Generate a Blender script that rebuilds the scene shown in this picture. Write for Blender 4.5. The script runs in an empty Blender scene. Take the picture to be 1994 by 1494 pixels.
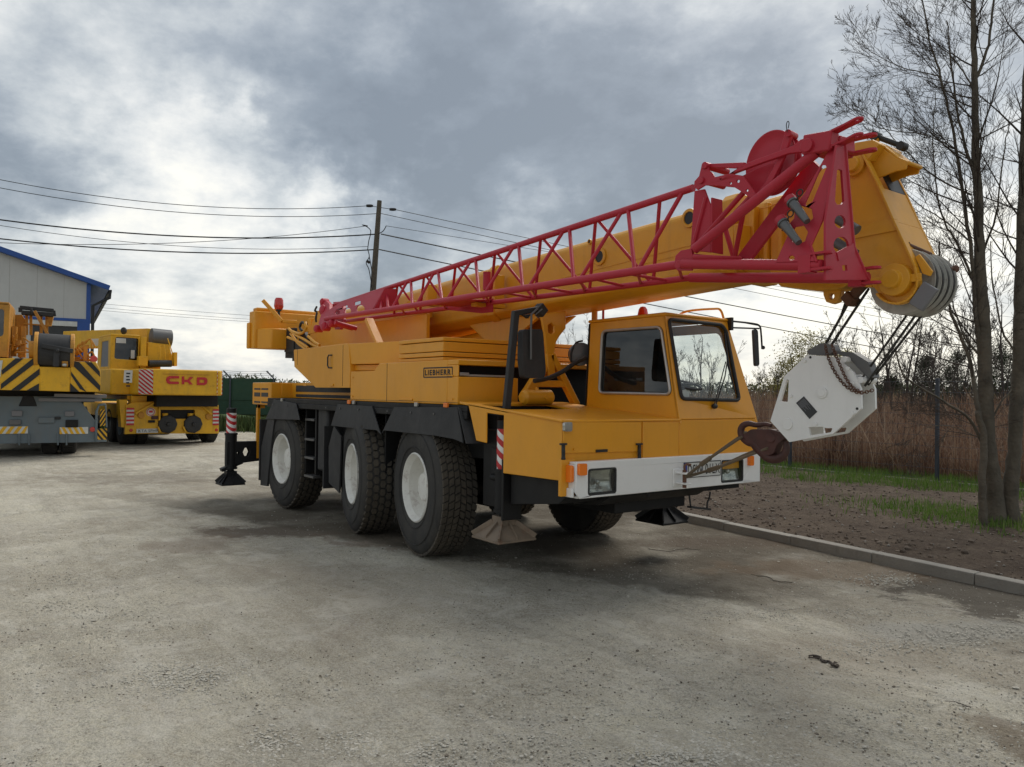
import bpy, bmesh, math, random
import numpy as np
from mathutils import Vector as V, Matrix
from mathutils.geometry import tessellate_polygon
from mathutils import noise as mnoise
random.seed(7); rnd = random.random
def ru(a, b): return a + (b - a) * rnd()
S = bpy.context.scene
COL = S.collection
PI = math.pi
# ------------------------------------------------------------------ camera: phone, 27 mm equivalent, 1.65 m above the yard
F = 1497.; CX = 997.; CY = 747.
_a = math.radians(36.73)
f0 = V((-math.cos(_a), math.sin(_a), 0)); r0 = V((math.sin(_a), math.cos(_a), 0)); UP = V((0, 0, 1))
_pt = math.atan(17.3 / F); _ro = 0.0128
cf = f0 * math.cos(_pt) + UP * math.sin(_pt); _u1 = r0.cross(cf)
cR = r0 * math.cos(_ro) + _u1 * math.sin(_ro); cU = _u1 * math.cos(_ro) - r0 * math.sin(_ro)
CAM = V((6.80, -5.11, 1.65))
def ray(px, py): return cf + cR * ((px - CX) / F) - cU * ((py - CY) / F)
def un(px, py, ax, v):
    """surveyed point: where the sight line through a photo pixel meets the plane ax = v (metres)"""
    d = ray(px, py); i = 'xyz'.index(ax)
    return CAM + d * ((v - CAM[i]) / d[i])
def dp(px, py, dep):
    return CAM + ray(px, py) * dep
def hz(px): return 764.3 + .0128 * (px - 997)
def P(ax, v, pts): return [un(x, y, ax, v) for x, y in pts]
cd = bpy.data.cameras.new('camera'); cam = bpy.data.objects.new('camera', cd); COL.objects.link(cam)
cd.sensor_width = 36; cd.lens = 36 * F / 1994; cd.clip_end = 3000; cd.clip_start = .05
M = Matrix.Identity(4)
for i in range(3):
    M[i][0] = cR[i]; M[i][1] = cU[i]; M[i][2] = -cf[i]; M[i][3] = CAM[i]
cam.matrix_world = M; S.camera = cam

# ------------------------------------------------------------------ materials
def nodes(m):
    m.use_nodes = True; nt = m.node_tree; return nt, nt.nodes, nt.links, nt.nodes['Principled BSDF']
def mat(name, col, rough=.5, metal=0., var=.08, vscale=3., dirt=0., dirtcol=(.16, .13, .1), bump=0., bscale=60., coat=0., rust=0., spec=.5, coord='Object'):
    m = bpy.data.materials.new(name); nt, N, L, b = nodes(m)
    tc = N.new('ShaderNodeTexCoord'); src = tc.outputs[coord]
    n1 = N.new('ShaderNodeTexNoise'); n1.inputs['Scale'].default_value = vscale; n1.inputs['Detail'].default_value = 6
    L.new(src, n1.inputs['Vector'])
    mx = N.new('ShaderNodeMix'); mx.data_type = 'RGBA'
    L.new(n1.outputs['Fac'], mx.inputs['Factor'])
    mx.inputs['A'].default_value = (*[c * (1 - var * 2) for c in col], 1); mx.inputs['B'].default_value = (*[min(1, c * (1 + var * 2)) for c in col], 1)
    out = mx.outputs['Result']
    def layer(out, scale, lo, hi, amt, c2, stretch=None):
        n = N.new('ShaderNodeTexNoise'); n.inputs['Scale'].default_value = scale; n.inputs['Detail'].default_value = 9; n.inputs['Roughness'].default_value = .68
        if stretch:
            mp = N.new('ShaderNodeMapping'); mp.inputs['Scale'].default_value = stretch; L.new(src, mp.inputs['Vector']); L.new(mp.outputs[0], n.inputs['Vector'])
        else: L.new(src, n.inputs['Vector'])
        r = N.new('ShaderNodeMapRange'); r.inputs['From Min'].default_value = lo; r.inputs['From Max'].default_value = hi; r.inputs['To Max'].default_value = amt
        L.new(n.outputs['Fac'], r.inputs['Value'])
        k = N.new('ShaderNodeMix'); k.data_type = 'RGBA'; L.new(r.outputs[0], k.inputs['Factor']); L.new(out, k.inputs['A']); k.inputs['B'].default_value = (*c2, 1)
        return k.outputs['Result']
    if dirt: out = layer(out, 2.2, .45, .75, dirt, dirtcol, (1, 1, .45)); out = layer(out, 23, .55, .8, dirt * .8, dirtcol); out = layer(out, 7, .56, .78, dirt * .9, dirtcol, (1.5, 1.5, .10))
    if rust: out = layer(out, 9, .56, .66, rust, (.16, .055, .02))
    L.new(out, b.inputs['Base Color'])
    b.inputs['Metallic'].default_value = metal; b.inputs['Specular IOR Level'].default_value = spec
    rr = N.new('ShaderNodeMapRange'); rr.inputs['To Min'].default_value = max(.03, rough - .1); rr.inputs['To Max'].default_value = min(1, rough + .12)
    n3 = N.new('ShaderNodeTexNoise'); n3.inputs['Scale'].default_value = 7; n3.inputs['Detail'].default_value = 5; L.new(src, n3.inputs['Vector'])
    L.new(n3.outputs['Fac'], rr.inputs['Value']); L.new(rr.outputs[0], b.inputs['Roughness'])
    if coat: b.inputs['Coat Weight'].default_value = coat; b.inputs['Coat Roughness'].default_value = .12
    if bump:
        nb = N.new('ShaderNodeTexNoise'); nb.inputs['Scale'].default_value = bscale; nb.inputs['Detail'].default_value = 8; L.new(src, nb.inputs['Vector'])
        bp = N.new('ShaderNodeBump'); bp.inputs['Strength'].default_value = bump; bp.inputs['Distance'].default_value = .02
        L.new(nb.outputs['Fac'], bp.inputs['Height']); L.new(bp.outputs[0], b.inputs['Normal'])
    return m
def glassmat(name, tint, spec_rough=.02, ior=.035):
    m = bpy.data.materials.new(name); nt, N, L, b = nodes(m); out = N['Material Output']; N.remove(b)
    t = N.new('ShaderNodeBsdfTransparent'); t.inputs[0].default_value = (*tint, 1)
    g = N.new('ShaderNodeBsdfGlossy'); g.inputs['Roughness'].default_value = spec_rough; g.inputs[0].default_value = (.9, .93, .95, 1)
    lw = N.new('ShaderNodeLayerWeight'); pw = N.new('ShaderNodeMath'); pw.operation = 'POWER'; pw.inputs[1].default_value = 5; L.new(lw.outputs['Facing'], pw.inputs[0])
    fr = N.new('ShaderNodeMath'); fr.operation = 'MULTIPLY_ADD'; fr.inputs[1].default_value = .9; fr.inputs[2].default_value = ior; L.new(pw.outputs[0], fr.inputs[0])
    n = N.new('ShaderNodeTexNoise'); n.inputs['Scale'].default_value = 3; tc = N.new('ShaderNodeTexCoord'); L.new(tc.outputs['Object'], n.inputs[0])
    df = N.new('ShaderNodeBsdfDiffuse'); df.inputs[0].default_value = (.25, .24, .22, 1)
    r = N.new('ShaderNodeMapRange'); r.inputs['From Min'].default_value = .4; r.inputs['From Max'].default_value = .8; r.inputs['To Max'].default_value = .12; L.new(n.outputs['Fac'], r.inputs['Value'])
    m1 = N.new('ShaderNodeMixShader'); L.new(r.outputs[0], m1.inputs[0]); L.new(t.outputs[0], m1.inputs[1]); L.new(df.outputs[0], m1.inputs[2])
    m2 = N.new('ShaderNodeMixShader'); L.new(fr.outputs[0], m2.inputs[0]); L.new(m1.outputs[0], m2.inputs[1]); L.new(g.outputs[0], m2.inputs[2])
    L.new(m2.outputs[0], out.inputs[0]); return m
MT = {}
MT['yellow'] = mat('orange_yellow_paint', (.76, .325, .010), .42, var=.05, vscale=1.3, dirt=.16, dirtcol=(.26, .12, .03), bump=.05, bscale=9, coat=.12)
MT['yellow2'] = mat('boom_yellow_paint', (.70, .325, .013), .45, var=.06, vscale=1.0, dirt=.24, dirtcol=(.22, .12, .035), bump=.06, bscale=7, coat=.1)
MT['yellow_old'] = mat('old_yellow_paint', (.74, .40, .01), .5, var=.08, vscale=1.2, dirt=.35, dirtcol=(.2, .12, .04), rust=.25)
MT['orange_old'] = mat('old_orange_paint', (.55, .25, .02), .55, var=.12, vscale=3, dirt=.5, dirtcol=(.1, .06, .03), rust=.4)
MT['red'] = mat('red_paint', (.45, .020, .040), .45, var=.06, vscale=2, dirt=.16, dirtcol=(.2, .05, .04), coat=.03, spec=.35)
MT['white'] = mat('white_paint', (.80, .80, .78), .4, var=.03, dirt=.14, dirtcol=(.35, .33, .3), coat=.2)
MT['sheave'] = mat('greasy_white_sheave', (.45, .44, .40), .55, var=.1, vscale=9, dirt=.75, dirtcol=(.07, .06, .05), rust=.25)
MT['rim'] = mat('white_rim_paint', (.76, .75, .70), .5, var=.05, vscale=6, dirt=.35, dirtcol=(.33, .28, .22), rust=.35)
MT['black'] = mat('black_frame_paint', (.009, .009, .0095), .55, var=.15, dirt=.14, dirtcol=(.05, .042, .034), spec=.3)
MT['flap'] = mat('black_rubber_flap', (.022, .022, .023), .62, var=.15, vscale=4, dirt=.3, dirtcol=(.09, .085, .08), bump=.2, bscale=12)
MT['tyre'] = mat('tyre_rubber', (.028, .027, .026), .8, var=.2, vscale=5, dirt=.55, dirtcol=(.085, .075, .06), bump=.15, bscale=60)
MT['tread'] = mat('dusty_tread_rubber', (.05, .043, .034), .85, var=.3, vscale=7, dirt=.6, dirtcol=(.14, .11, .075), bump=.2, bscale=70)
MT['glass'] = glassmat('window_glass', (.95, .97, .96))
MT['tint'] = glassmat('tinted_side_glass', (.17, .185, .18), ior=.07)
MT['seal'] = mat('rubber_window_seal', (.02, .02, .02), .6)
MT['alu'] = mat('aluminium_trim', (.5, .49, .46), .35, metal=.7, dirt=.3)
MT['steel'] = mat('grey_steel', (.13, .13, .13), .45, metal=.5, dirt=.3)
MT['wire'] = mat('wire_rope_steel', (.05, .047, .042), .55, metal=.4, bump=.6, bscale=300)
MT['sling'] = mat('used_sling_rope', (.17, .13, .085), .8, var=.2, bump=.6, bscale=220)
MT['rust'] = mat('rusty_steel', (.13, .06, .035), .75, var=.3, vscale=12, dirt=.4, dirtcol=(.06, .04, .03))
MT['padsteel'] = mat('worn_pad_steel', (.20, .15, .105), .7, var=.3, vscale=7, dirt=.5, rust=.35)
MT['darkred'] = mat('worn_red_hook_paint', (.075, .024, .018), .6, var=.35, vscale=9, dirt=.8, dirtcol=(.035, .024, .02))
MT['amber'] = mat('amber_lens', (.85, .2, .015), .2, coat=.5)
MT['redlens'] = mat('red_lens', (.5, .03, .02), .2, coat=.5)
MT['lamp'] = mat('clear_lamp_lens', (.45, .45, .42), .08, metal=.6, var=.25, vscale=18, coat=.6)
MT['platewhite'] = mat('white_plate', (.62, .63, .6), .5, dirt=.3)
MT['blue'] = mat('plate_blue', (.01, .03, .3), .5)
MT['ink'] = mat('black_ink', (.012, .012, .012), .5)
MT['redink'] = mat('red_reflective', (.5, .02, .025), .4)
MT['bluegrey'] = mat('blue_grey_paint', (.12, .155, .175), .55, var=.1, dirt=.3, rust=.12)
MT['cloth'] = mat('dark_seat_fabric', (.03, .03, .032), .9, bump=.3)
MT['greybox'] = mat('grey_plastic_box', (.17, .17, .18), .5)
MT['concrete'] = mat('concrete', (.25, .235, .205), .9, var=.2, vscale=2.2, dirt=.6, dirtcol=(.14, .12, .10), bump=.4, bscale=35)
MT['bark'] = mat('grey_brown_bark', (.11, .092, .068), .9, var=.35, vscale=5, dirt=.5, dirtcol=(.06, .055, .04), bump=.9, bscale=26)
MT['twig'] = mat('dark_twigs', (.055, .043, .034), .9, var=.2)
MT['wood'] = mat('weathered_pole', (.10, .085, .065), .9, var=.25, vscale=8, bump=.5, bscale=25)
MT['cable'] = mat('black_cable', (.012, .012, .013), .6)
MT['cladding'] = mat('pale_grey_cladding', (.50, .505, .49), .55, var=.03, dirt=.12)
MT['blue_trim'] = mat('blue_trim', (.016, .075, .30), .45)
MT['dark'] = mat('dark_opening', (.03, .033, .035), .5)
MT['greenmesh'] = mat('green_fence_screen', (.02, .06, .035), .8, var=.15, vscale=1)
MT['post'] = mat('dark_grey_post', (.035, .045, .06), .5)
MT['mirror'] = mat('mirror_glass', (.7, .7, .7), .04, metal=1.)

# ------------------------------------------------------------------ geometry
def frame_axes(d):
    d = V(d).normalized(); a = V((0, 0, 1)) if abs(d.z) < .9 else V((1, 0, 0))
    x = d.cross(a).normalized(); return d, x, x.cross(d).normalized()
ORG = {}
class MB:
    def __init__(s): s.v = []; s.f = []
    def add(s, vs, fs):
        o = len(s.v); s.v += [tuple(p) for p in vs]; s.f += [tuple(i + o for i in q) for q in fs]; return s
    def box(s, x0, x1, y0, y1, z0, z1):
        return s.add([(x, y, z) for z in (z0, z1) for y in (y0, y1) for x in (x0, x1)], [(0, 2, 3, 1), (4, 5, 7, 6), (0, 1, 5, 4), (2, 6, 7, 3), (0, 4, 6, 2), (1, 3, 7, 5)])
    def hexa(s, a, b):                     # two quads
        return s.add(list(a) + list(b), [(0, 1, 2, 3), (7, 6, 5, 4), (0, 4, 5, 1), (1, 5, 6, 2), (2, 6, 7, 3), (3, 7, 4, 0)])
    def bar(s, p0, p1, w, h, up=(0, 0, 1)):
        p0 = V(p0); p1 = V(p1); d = (p1 - p0).normalized(); x = d.cross(V(up)).normalized(); y = x.cross(d)
        q = lambda p: [p + x * (a * w / 2) + y * (b * h / 2) for a, b in ((-1, -1), (1, -1), (1, 1), (-1, 1))]
        return s.hexa(q(p0), q(p1))
    def plate(s, outer, off, holes=()):
        loops = [[V(p) for p in outer]] + [[V(p) for p in h] for h in holes]; off = V(off)
        tr = tessellate_polygon(loops); fl = [p for l in loops for p in l]; n = len(fl)
        vs = fl + [p + off for p in fl]; fs = [tuple(t) for t in tr] + [tuple(i + n for i in reversed(t)) for t in tr]
        o = 0
        for l in loops:
            m = len(l)
            for i in range(m): a = o + i; b = o + (i + 1) % m; fs.append((a, b, b + n, a + n))
            o += m
        return s.add(vs, fs)
    def prism(s, pts, ax, a, b, holes=()):
        k = {'x': lambda p: V((a, p[0], p[1])), 'y': lambda p: V((p[0], a, p[1])), 'z': lambda p: V((p[0], p[1], a))}[ax]
        off = {'x': V((b - a, 0, 0)), 'y': V((0, b - a, 0)), 'z': V((0, 0, b - a))}[ax]
        return s.plate([k(p) for p in pts], off, [[k(p) for p in h] for h in holes])
    def tube(s, pts, r, seg=8, cap=True, closed=False):
        pts = [V(p) for p in pts]; n = len(pts); rs = r if isinstance(r, (list, tuple)) else [r] * n
        vs = []; _, x, y = frame_axes((pts[1] - pts[0])); 
        for i, p in enumerate(pts):
            if closed: d = (pts[(i + 1) % n] - pts[i - 1])
            else: d = pts[min(i + 1, n - 1)] - pts[max(i - 1, 0)]
            d.normalize(); x = (x - d * x.dot(d)); 
            if x.length < 1e-4: x = frame_axes(d)[1]
            x.normalize(); y = d.cross(x)
            for k in range(seg):
                a = 2 * PI * k / seg; vs.append(p + (x * math.cos(a) + y * math.sin(a)) * rs[i])
        fs = []
        for i in range(n if closed else n - 1):
            j = (i + 1) % n
            for k in range(seg): l = (k + 1) % seg; fs.append((i * seg + k, i * seg + l, j * seg + l, j * seg + k))
        if cap and not closed: fs += [tuple(range(seg))[::-1], tuple((n - 1) * seg + k for k in range(seg))]
        return s.add(vs, fs)
    def cyl(s, p0, p1, r0, r1=None, seg=16): return s.tube([p0, p1], [r0, r0 if r1 is None else r1], seg)
    def lathe(s, prof, o, ax, seg=32, cap=False):
        d, x, y = frame_axes(ax); o = V(o); vs = []; n = len(prof)
        for r, a in prof:
            for k in range(seg): t = 2 * PI * k / seg; vs.append(o + d * a + (x * math.cos(t) + y * math.sin(t)) * r)
        fs = [(i * seg + k, i * seg + (k + 1) % seg, (i + 1) * seg + (k + 1) % seg, (i + 1) * seg + k) for i in range(n - 1) for k in range(seg)]
        if cap: fs += [tuple(range(seg))[::-1], tuple((n - 1) * seg + k for k in range(seg))]
        return s.add(vs, fs)
    def ball(s, c, r, sc=(1, 1, 1), seg=10):
        c = V(c); n = seg // 2; vs = []; fs = []
        for i in range(n + 1):
            t = PI * i / n
            for k in range(seg):
                p = 2 * PI * k / seg; vs.append((c.x + r * sc[0] * math.sin(t) * math.cos(p), c.y + r * sc[1] * math.sin(t) * math.sin(p), c.z + r * sc[2] * math.cos(t)))
        for i in range(n):
            for k in range(seg): fs.append((i * seg + k, i * seg + (k + 1) % seg, (i + 1) * seg + (k + 1) % seg, (i + 1) * seg + k))
        return s.add(vs, fs)
    def build(s, name, m, parent=None, bevel=0., smooth=35, recalc=True, local=False):
        org = V((0, 0, 0)) if (local or parent is None) else ORG[parent.name]
        me = bpy.data.meshes.new(name)
        me.from_pydata([(p[0] - org.x, p[1] - org.y, p[2] - org.z) for p in s.v], [], s.f)
        if recalc:
            bm = bmesh.new(); bm.from_mesh(me); bmesh.ops.recalc_face_normals(bm, faces=bm.faces); bm.to_mesh(me); bm.free()
        me.materials.append(MT[m] if isinstance(m, str) else m)
        if smooth: me.shade_smooth(); me.set_sharp_from_angle(angle=math.radians(smooth))
        o = bpy.data.objects.new(name, me); COL.objects.link(o)
        if parent: o.parent = parent
        ORG[o.name] = org if parent is not None else V((0, 0, 0))
        if bevel:
            b = o.modifiers.new('bevel', 'BEVEL'); b.width = bevel; b.segments = 2; b.limit_method = 'ANGLE'; b.angle_limit = math.radians(40); b.harden_normals = False
        return o
def thing(name, label, cat, loc=(0, 0, 0), rz=0., group=None):
    o = bpy.data.objects.new(name, None); COL.objects.link(o); o.location = loc; o.rotation_euler = (0, 0, rz)
    o['label'] = label; o['category'] = cat; o.empty_display_size = .3
    if group: o['group'] = group
    ORG[o.name] = V(loc); return o
def tag(o, label, cat, group=None, kind=None):
    o['label'] = label; o['category'] = cat
    if group: o['group'] = group
    if kind: o['kind'] = kind
    return o
def struct(o, kind='structure'): o['kind'] = kind; return o
def copy_tree(o, parent=None):
    c = o.copy(); COL.objects.link(c); c.parent = parent
    ORG[c.name] = ORG[o.name]
    for ch in list(o.children): copy_tree(ch, c)
    return c
def rrect(x0, x1, z0, z1, r, n=5):
    out = []
    for cx, cz, a0 in ((x1 - r, z1 - r, 0), (x0 + r, z1 - r, 90), (x0 + r, z0 + r, 180), (x1 - r, z0 + r, 270)):
        for i in range(n + 1): a = math.radians(a0 + 90 * i / n); out.append((cx + r * math.cos(a), cz + r * math.sin(a)))
    return out
def rpoly(pts, r, n=4):
    """round the corners of a 3D polygon"""
    pts = [V(p) for p in pts]; out = []
    for i, p in enumerate(pts):
        a = (pts[i - 1] - p); b = (pts[(i + 1) % len(pts)] - p); k = min(r, a.length * .45, b.length * .45)
        a = p + a.normalized() * k; b = p + b.normalized() * k
        for j in range(n + 1): t = j / n; out.append(a * (1 - t) ** 2 + p * 2 * t * (1 - t) + b * t * t)
    return out
def ring(c, r, u, v, n=20, sx=1., sy=1.):
    c = V(c); return [c + V(u) * (r * sx * math.cos(2 * PI * k / n)) + V(v) * (r * sy * math.sin(2 * PI * k / n)) for k in range(n)]
def curve_pts(pts, n=6):
    pts = [V(p) for p in pts]; out = []
    for i in range(len(pts) - 1):
        p0 = pts[max(i - 1, 0)]; p1 = pts[i]; p2 = pts[i + 1]; p3 = pts[min(i + 2, len(pts) - 1)]
        for j in range(n):
            t = j / n; out.append(.5 * ((2 * p1) + (p2 - p0) * t + (2 * p0 - 5 * p1 + 4 * p2 - p3) * t * t + (3 * p1 - p0 - 3 * p2 + p3) * t ** 3))
    out.append(pts[-1]); return out
X, Y, Z = V((1, 0, 0)), V((0, 1, 0)), V((0, 0, 1))
def text_mb(txt, o, u, v, w, h, bold=0., off=None, space=1.):
    """lettering as a flat mesh fitted to a w x h box with its lower left corner at o"""
    c = bpy.data.curves.new('t', 'FONT'); c.body = txt; c.offset = bold; c.space_character = space; ob = bpy.data.objects.new('t', c); COL.objects.link(ob)
    bpy.context.view_layer.update(); me = bpy.data.meshes.new_from_object(ob.evaluated_get(bpy.context.evaluated_depsgraph_get()))
    vs = [p.co.copy() for p in me.vertices]; fs = [tuple(p.vertices) for p in me.polygons]
    bpy.data.objects.remove(ob); bpy.data.curves.remove(c); bpy.data.meshes.remove(me)
    x0 = min(p.x for p in vs); x1 = max(p.x for p in vs); y0 = min(p.y for p in vs); y1 = max(p.y for p in vs)
    mb = MB(); o = V(o); u = V(u).normalized(); v = V(v).normalized()
    mb.add([o + u * ((p.x - x0) / (x1 - x0) * w) + v * ((p.y - y0) / (y1 - y0) * h) for p in vs], fs); return mb
# ================================================================== THE MOBILE CRANE (x forward, y to its left)
crane = thing('mobile_crane', 'orange-yellow three-axle mobile crane with red lattice jib and white bumper parked on the gravel', 'mobile crane', (0, 0, 0))
# ---- chassis
c = MB(); c.box(-4.55, 2.05, -.45, .45, .62, 1.44); c.box(-4.2, .95, -1.0, 1.0, 1.02, 1.45)
c.box(-.75, -.73, -1.2, 1.2, .75, 1.45); c.box(1.0, 1.22, -1.1, -.35, .62, 1.45)
c.prism([(.62, .62), (1.5, .70), (2.2, .74), (2.34, .82), (2.34, 1.1), (.62, 1.1)], 'y', -.80, .45)
c.prism([(1.3, .80), (2.3, .82), (2.3, 1.1), (1.3, 1.1)], 'y', .45, .98)
c.prism([(1.56, .70), (2.2, .78), (2.28, .84), (2.28, .97), (1.56, .97)], 'y', -1.2, -.8)
for x in (0, -1.48, -3.72): c.cyl((x, -.95, .66), (x, .95, .66), .11); c.ball((x, 0, .66), .26)
for x in (-.7, -2.6): c.cyl((x, -.3, .5), (x + .9, -.3, .5), .09)
c.build('chassis', 'black', crane, .008)
d = MB(); d.box(-4.28, .98, -1.27, 1.27, 1.465, 1.525); d.box(-4.28, .98, -1.275, -1.24, 1.40, 1.464)
deck = d.build('deck', 'black', crane, .006)
# small reflectors and amber side lamps on the deck edge
for px in (681, 870):
    p = un(px, 783 + (px - 681) * .032, 'y', -1.28); m = MB(); m.box(p.x - .035, p.x + .035, -1.30, -1.277, p.z - .022, p.z + .022); m.build('side_lamp', 'amber', deck, .004)
for px in (550, 690, 812):
    p = un(px, 779 + (px - 550) * .034, 'y', -1.28); m = MB(); m.box(p.x - .03, p.x + .03, -1.298, -1.277, p.z - .02, p.z + .02); m.build('deck_clip', 'alu', deck, .003)
# ---- fender skirts
def skirt(pts, y0=-1.29, out=.03):
    q = P('y', y0, pts); zt = max(p.z for p in q)
    for p in q: p.y -= out * (zt - p.z) / .3
    m = MB(); m.plate(q, (0, .012, 0)); m.build('fender_flap', 'flap', crane, .004)
skirt([(533, 778), (521, 816), (560, 817), (587, 818), (577, 786)])
skirt([(657, 787), (648, 829), (690, 834), (737, 838), (746, 846), (724, 791)])
skirt([(768, 793), (748, 845), (752, 838), (800, 843), (850, 848), (889, 855), (907, 862), (890, 793)])
m = MB(); a = un(891, 792, 'y', -1.29); b = un(907, 864, 'y', -1.31)
m.plate([a, b, b + V((.1, .30, 0)), V((1.0, -1.22, 1.50)), ], (.012, 0, 0)); m.build('fender_flap', 'flap', crane)
m = MB(); m.plate(P('y', -1.30, [(521, 816), (509, 870), (507, 945), (520, 947), (527, 870), (534, 818)]), (0, .03, 0)); m.build('mud_flap', 'flap', crane)
m = MB(); m.box(-4.62, -4.58, -1.27, -.85, .30, 1.2); m.build('mud_flap', 'flap', crane)
m = MB(); m.box(-2.32, -2.29, -1.24, -.85, .42, 1.2); m.build('mud_flap', 'flap', crane)
m = MB(); m.plate(P('y', -1.22, [(650, 829), (640, 870), (640, 940), (660, 960), (664, 850)]), (0, .02, 0)); m.build('mud_flap', 'flap', crane)
# ladder and tank between the axles
m = MB(); m.box(-3.02, -2.98, -1.2, -1.0, .55, 1.46); m.box(-2.68, -2.64, -1.2, -1.0, .55, 1.46); lad = m.build('ladder', 'black', crane, .004)
for i, z in enumerate((1.26, 1.0, .76, .52)):
    m = MB(); m.box(-2.98, -2.68, -1.22, -1.1, z - .015, z + .015); m.build('rung', 'steel', lad, .003)
m = MB(); m.box(-2.60, -2.30, -1.2, -.7, .62, 1.42); m.build('side_tank', 'flap', crane, .03)
# ---- wheels
R_T = .685; W_T = .37
def tyre_mb(pattern):
    m = MB(); r = R_T - .022
    m.lathe([(.335, 0), (.36, -.012), (.43, -.028), (.52, -.03), (.60, -.018), (.645, .004), (r, .03), (r, W_T - .03), (.645, W_T - .004), (.60, W_T + .018), (.45, W_T + .02), (.335, W_T)], (0, 0, 0), (0, 1, 0), 72)
    for rr in (.40, .56): m.lathe([(rr, -.0285), (rr + .004, -.034), (rr + .008, -.0295)], (0, 0, 0), (0, 1, 0), 72)
    t = MB(); rows = 6 if pattern == 0 else 5; n = 58 if pattern == 0 else 46
    for j in range(rows):
        y0 = .006 + (W_T - .012) * j / rows + .005; y1 = .006 + (W_T - .012) * (j + 1) / rows - .005
        for k in range(n):
            a0 = 2 * PI * (k + .06 + (.5 if j % 2 else 0) * (pattern)) / n; a1 = 2 * PI * (k + .86 + (.5 if j % 2 else 0) * pattern) / n
            sk = (.35 * (1 if j < rows / 2 else -1) * (2 * PI / n)) if pattern == 0 else 0
            rt = R_T if 0 < j < rows - 1 else R_T - .006
            ed = .012 if pattern else 0
            def pt(r, a, y): return (r * math.cos(a), y, r * math.sin(a))
            ring_ = [(a0, y0 + ed, 0), (a0 + (a1 - a0) * .5, y0, 0), (a1, y0 + ed, 0), (a1 + sk, y1 - ed, 0), (a0 + (a1 - a0) * .5 + sk, y1, 0), (a0 + sk, y1 - ed, 0)]
            lo = [pt(R_T - .03, a, y) for a, y, _ in ring_]; hi = [pt(rt, a, y) for a, y, _ in ring_]
            t.add(lo + hi, [(6, 7, 8, 9, 10, 11)] + [(i, (i + 1) % 6, 6 + (i + 1) % 6, 6 + i) for i in range(6)])
    return m, t
def make_wheel(pattern):
    w = bpy.data.objects.new('wheel', None); COL.objects.link(w); w.parent = crane; ORG[w.name] = V((0, 0, 0)); w.empty_display_size = .2
    m, t = tyre_mb(pattern); t0 = m.build('tyre', 'tyre', w, recalc=True, local=True)
    # the lugs belong to the same tyre: join their mesh into the tyre with a second material
    me = t0.data; bm = bmesh.new(); bm.from_mesh(me); vs = [bm.verts.new(v) for v in t.v]
    for q in t.f:
        fc = bm.faces.new([vs[i] for i in q]); fc.material_index = 1
    bmesh.ops.recalc_face_normals(bm, faces=bm.faces); bm.to_mesh(me); bm.free(); me.materials.append(MT['tread'])
    r = MB(); r.lathe([(.318, .10), (.345, .012), (.350, -.012), (.338, -.022), (.322, -.008), (.305, .03), (.297, .036), (.285, .12), (.262, .17), (.215, .178), (.16, .165), (.135, .16)], (0, 0, 0), (0, 1, 0), 56)
    r.build('rim', 'rim', w, local=True)
    h = MB(); h.lathe([(.150, .165), (.148, .095), (.135, .075), (.06, .068), (.001, .066)], (0, 0, 0), (0, 1, 0), 32)
    for k in range(10): a = 2 * PI * k / 10; h.cyl((.21 * math.cos(a), .178, .21 * math.sin(a)), (.21 * math.cos(a), .150, .21 * math.sin(a)), .014, seg=6)
    for k in range(2): a = -.95 + .3 * k; h.cyl((.235 * math.cos(a), .17, .235 * math.sin(a)), (.235 * math.cos(a), .14, .235 * math.sin(a)), .02, seg=12)
    h.build('hub', 'rim', w, local=True)
    return w
w1 = make_wheel(0); w2 = make_wheel(1)
def place_wheel(w, loc, deg): w.location = loc; w.rotation_euler = (0, 0, math.radians(deg))
c1 = un(810, 946, 'y', -1.25); c2 = un(687, 919, 'y', -1.25)
place_wheel(w1, (c1.x, -1.25, R_T), -8.5); place_wheel(w2, (c2.x, -1.25, R_T), -13)
w3 = copy_tree(w2, crane); place_wheel(w3, (-3.70, -1.25, R_T), 0)
for w, x, dg in ((w1, 0, 171.5), (w2, -1.48, 167), (w2, -3.72, 180)):
    k = copy_tree(w, crane); place_wheel(k, (x, 1.25, R_T), dg)
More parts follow.
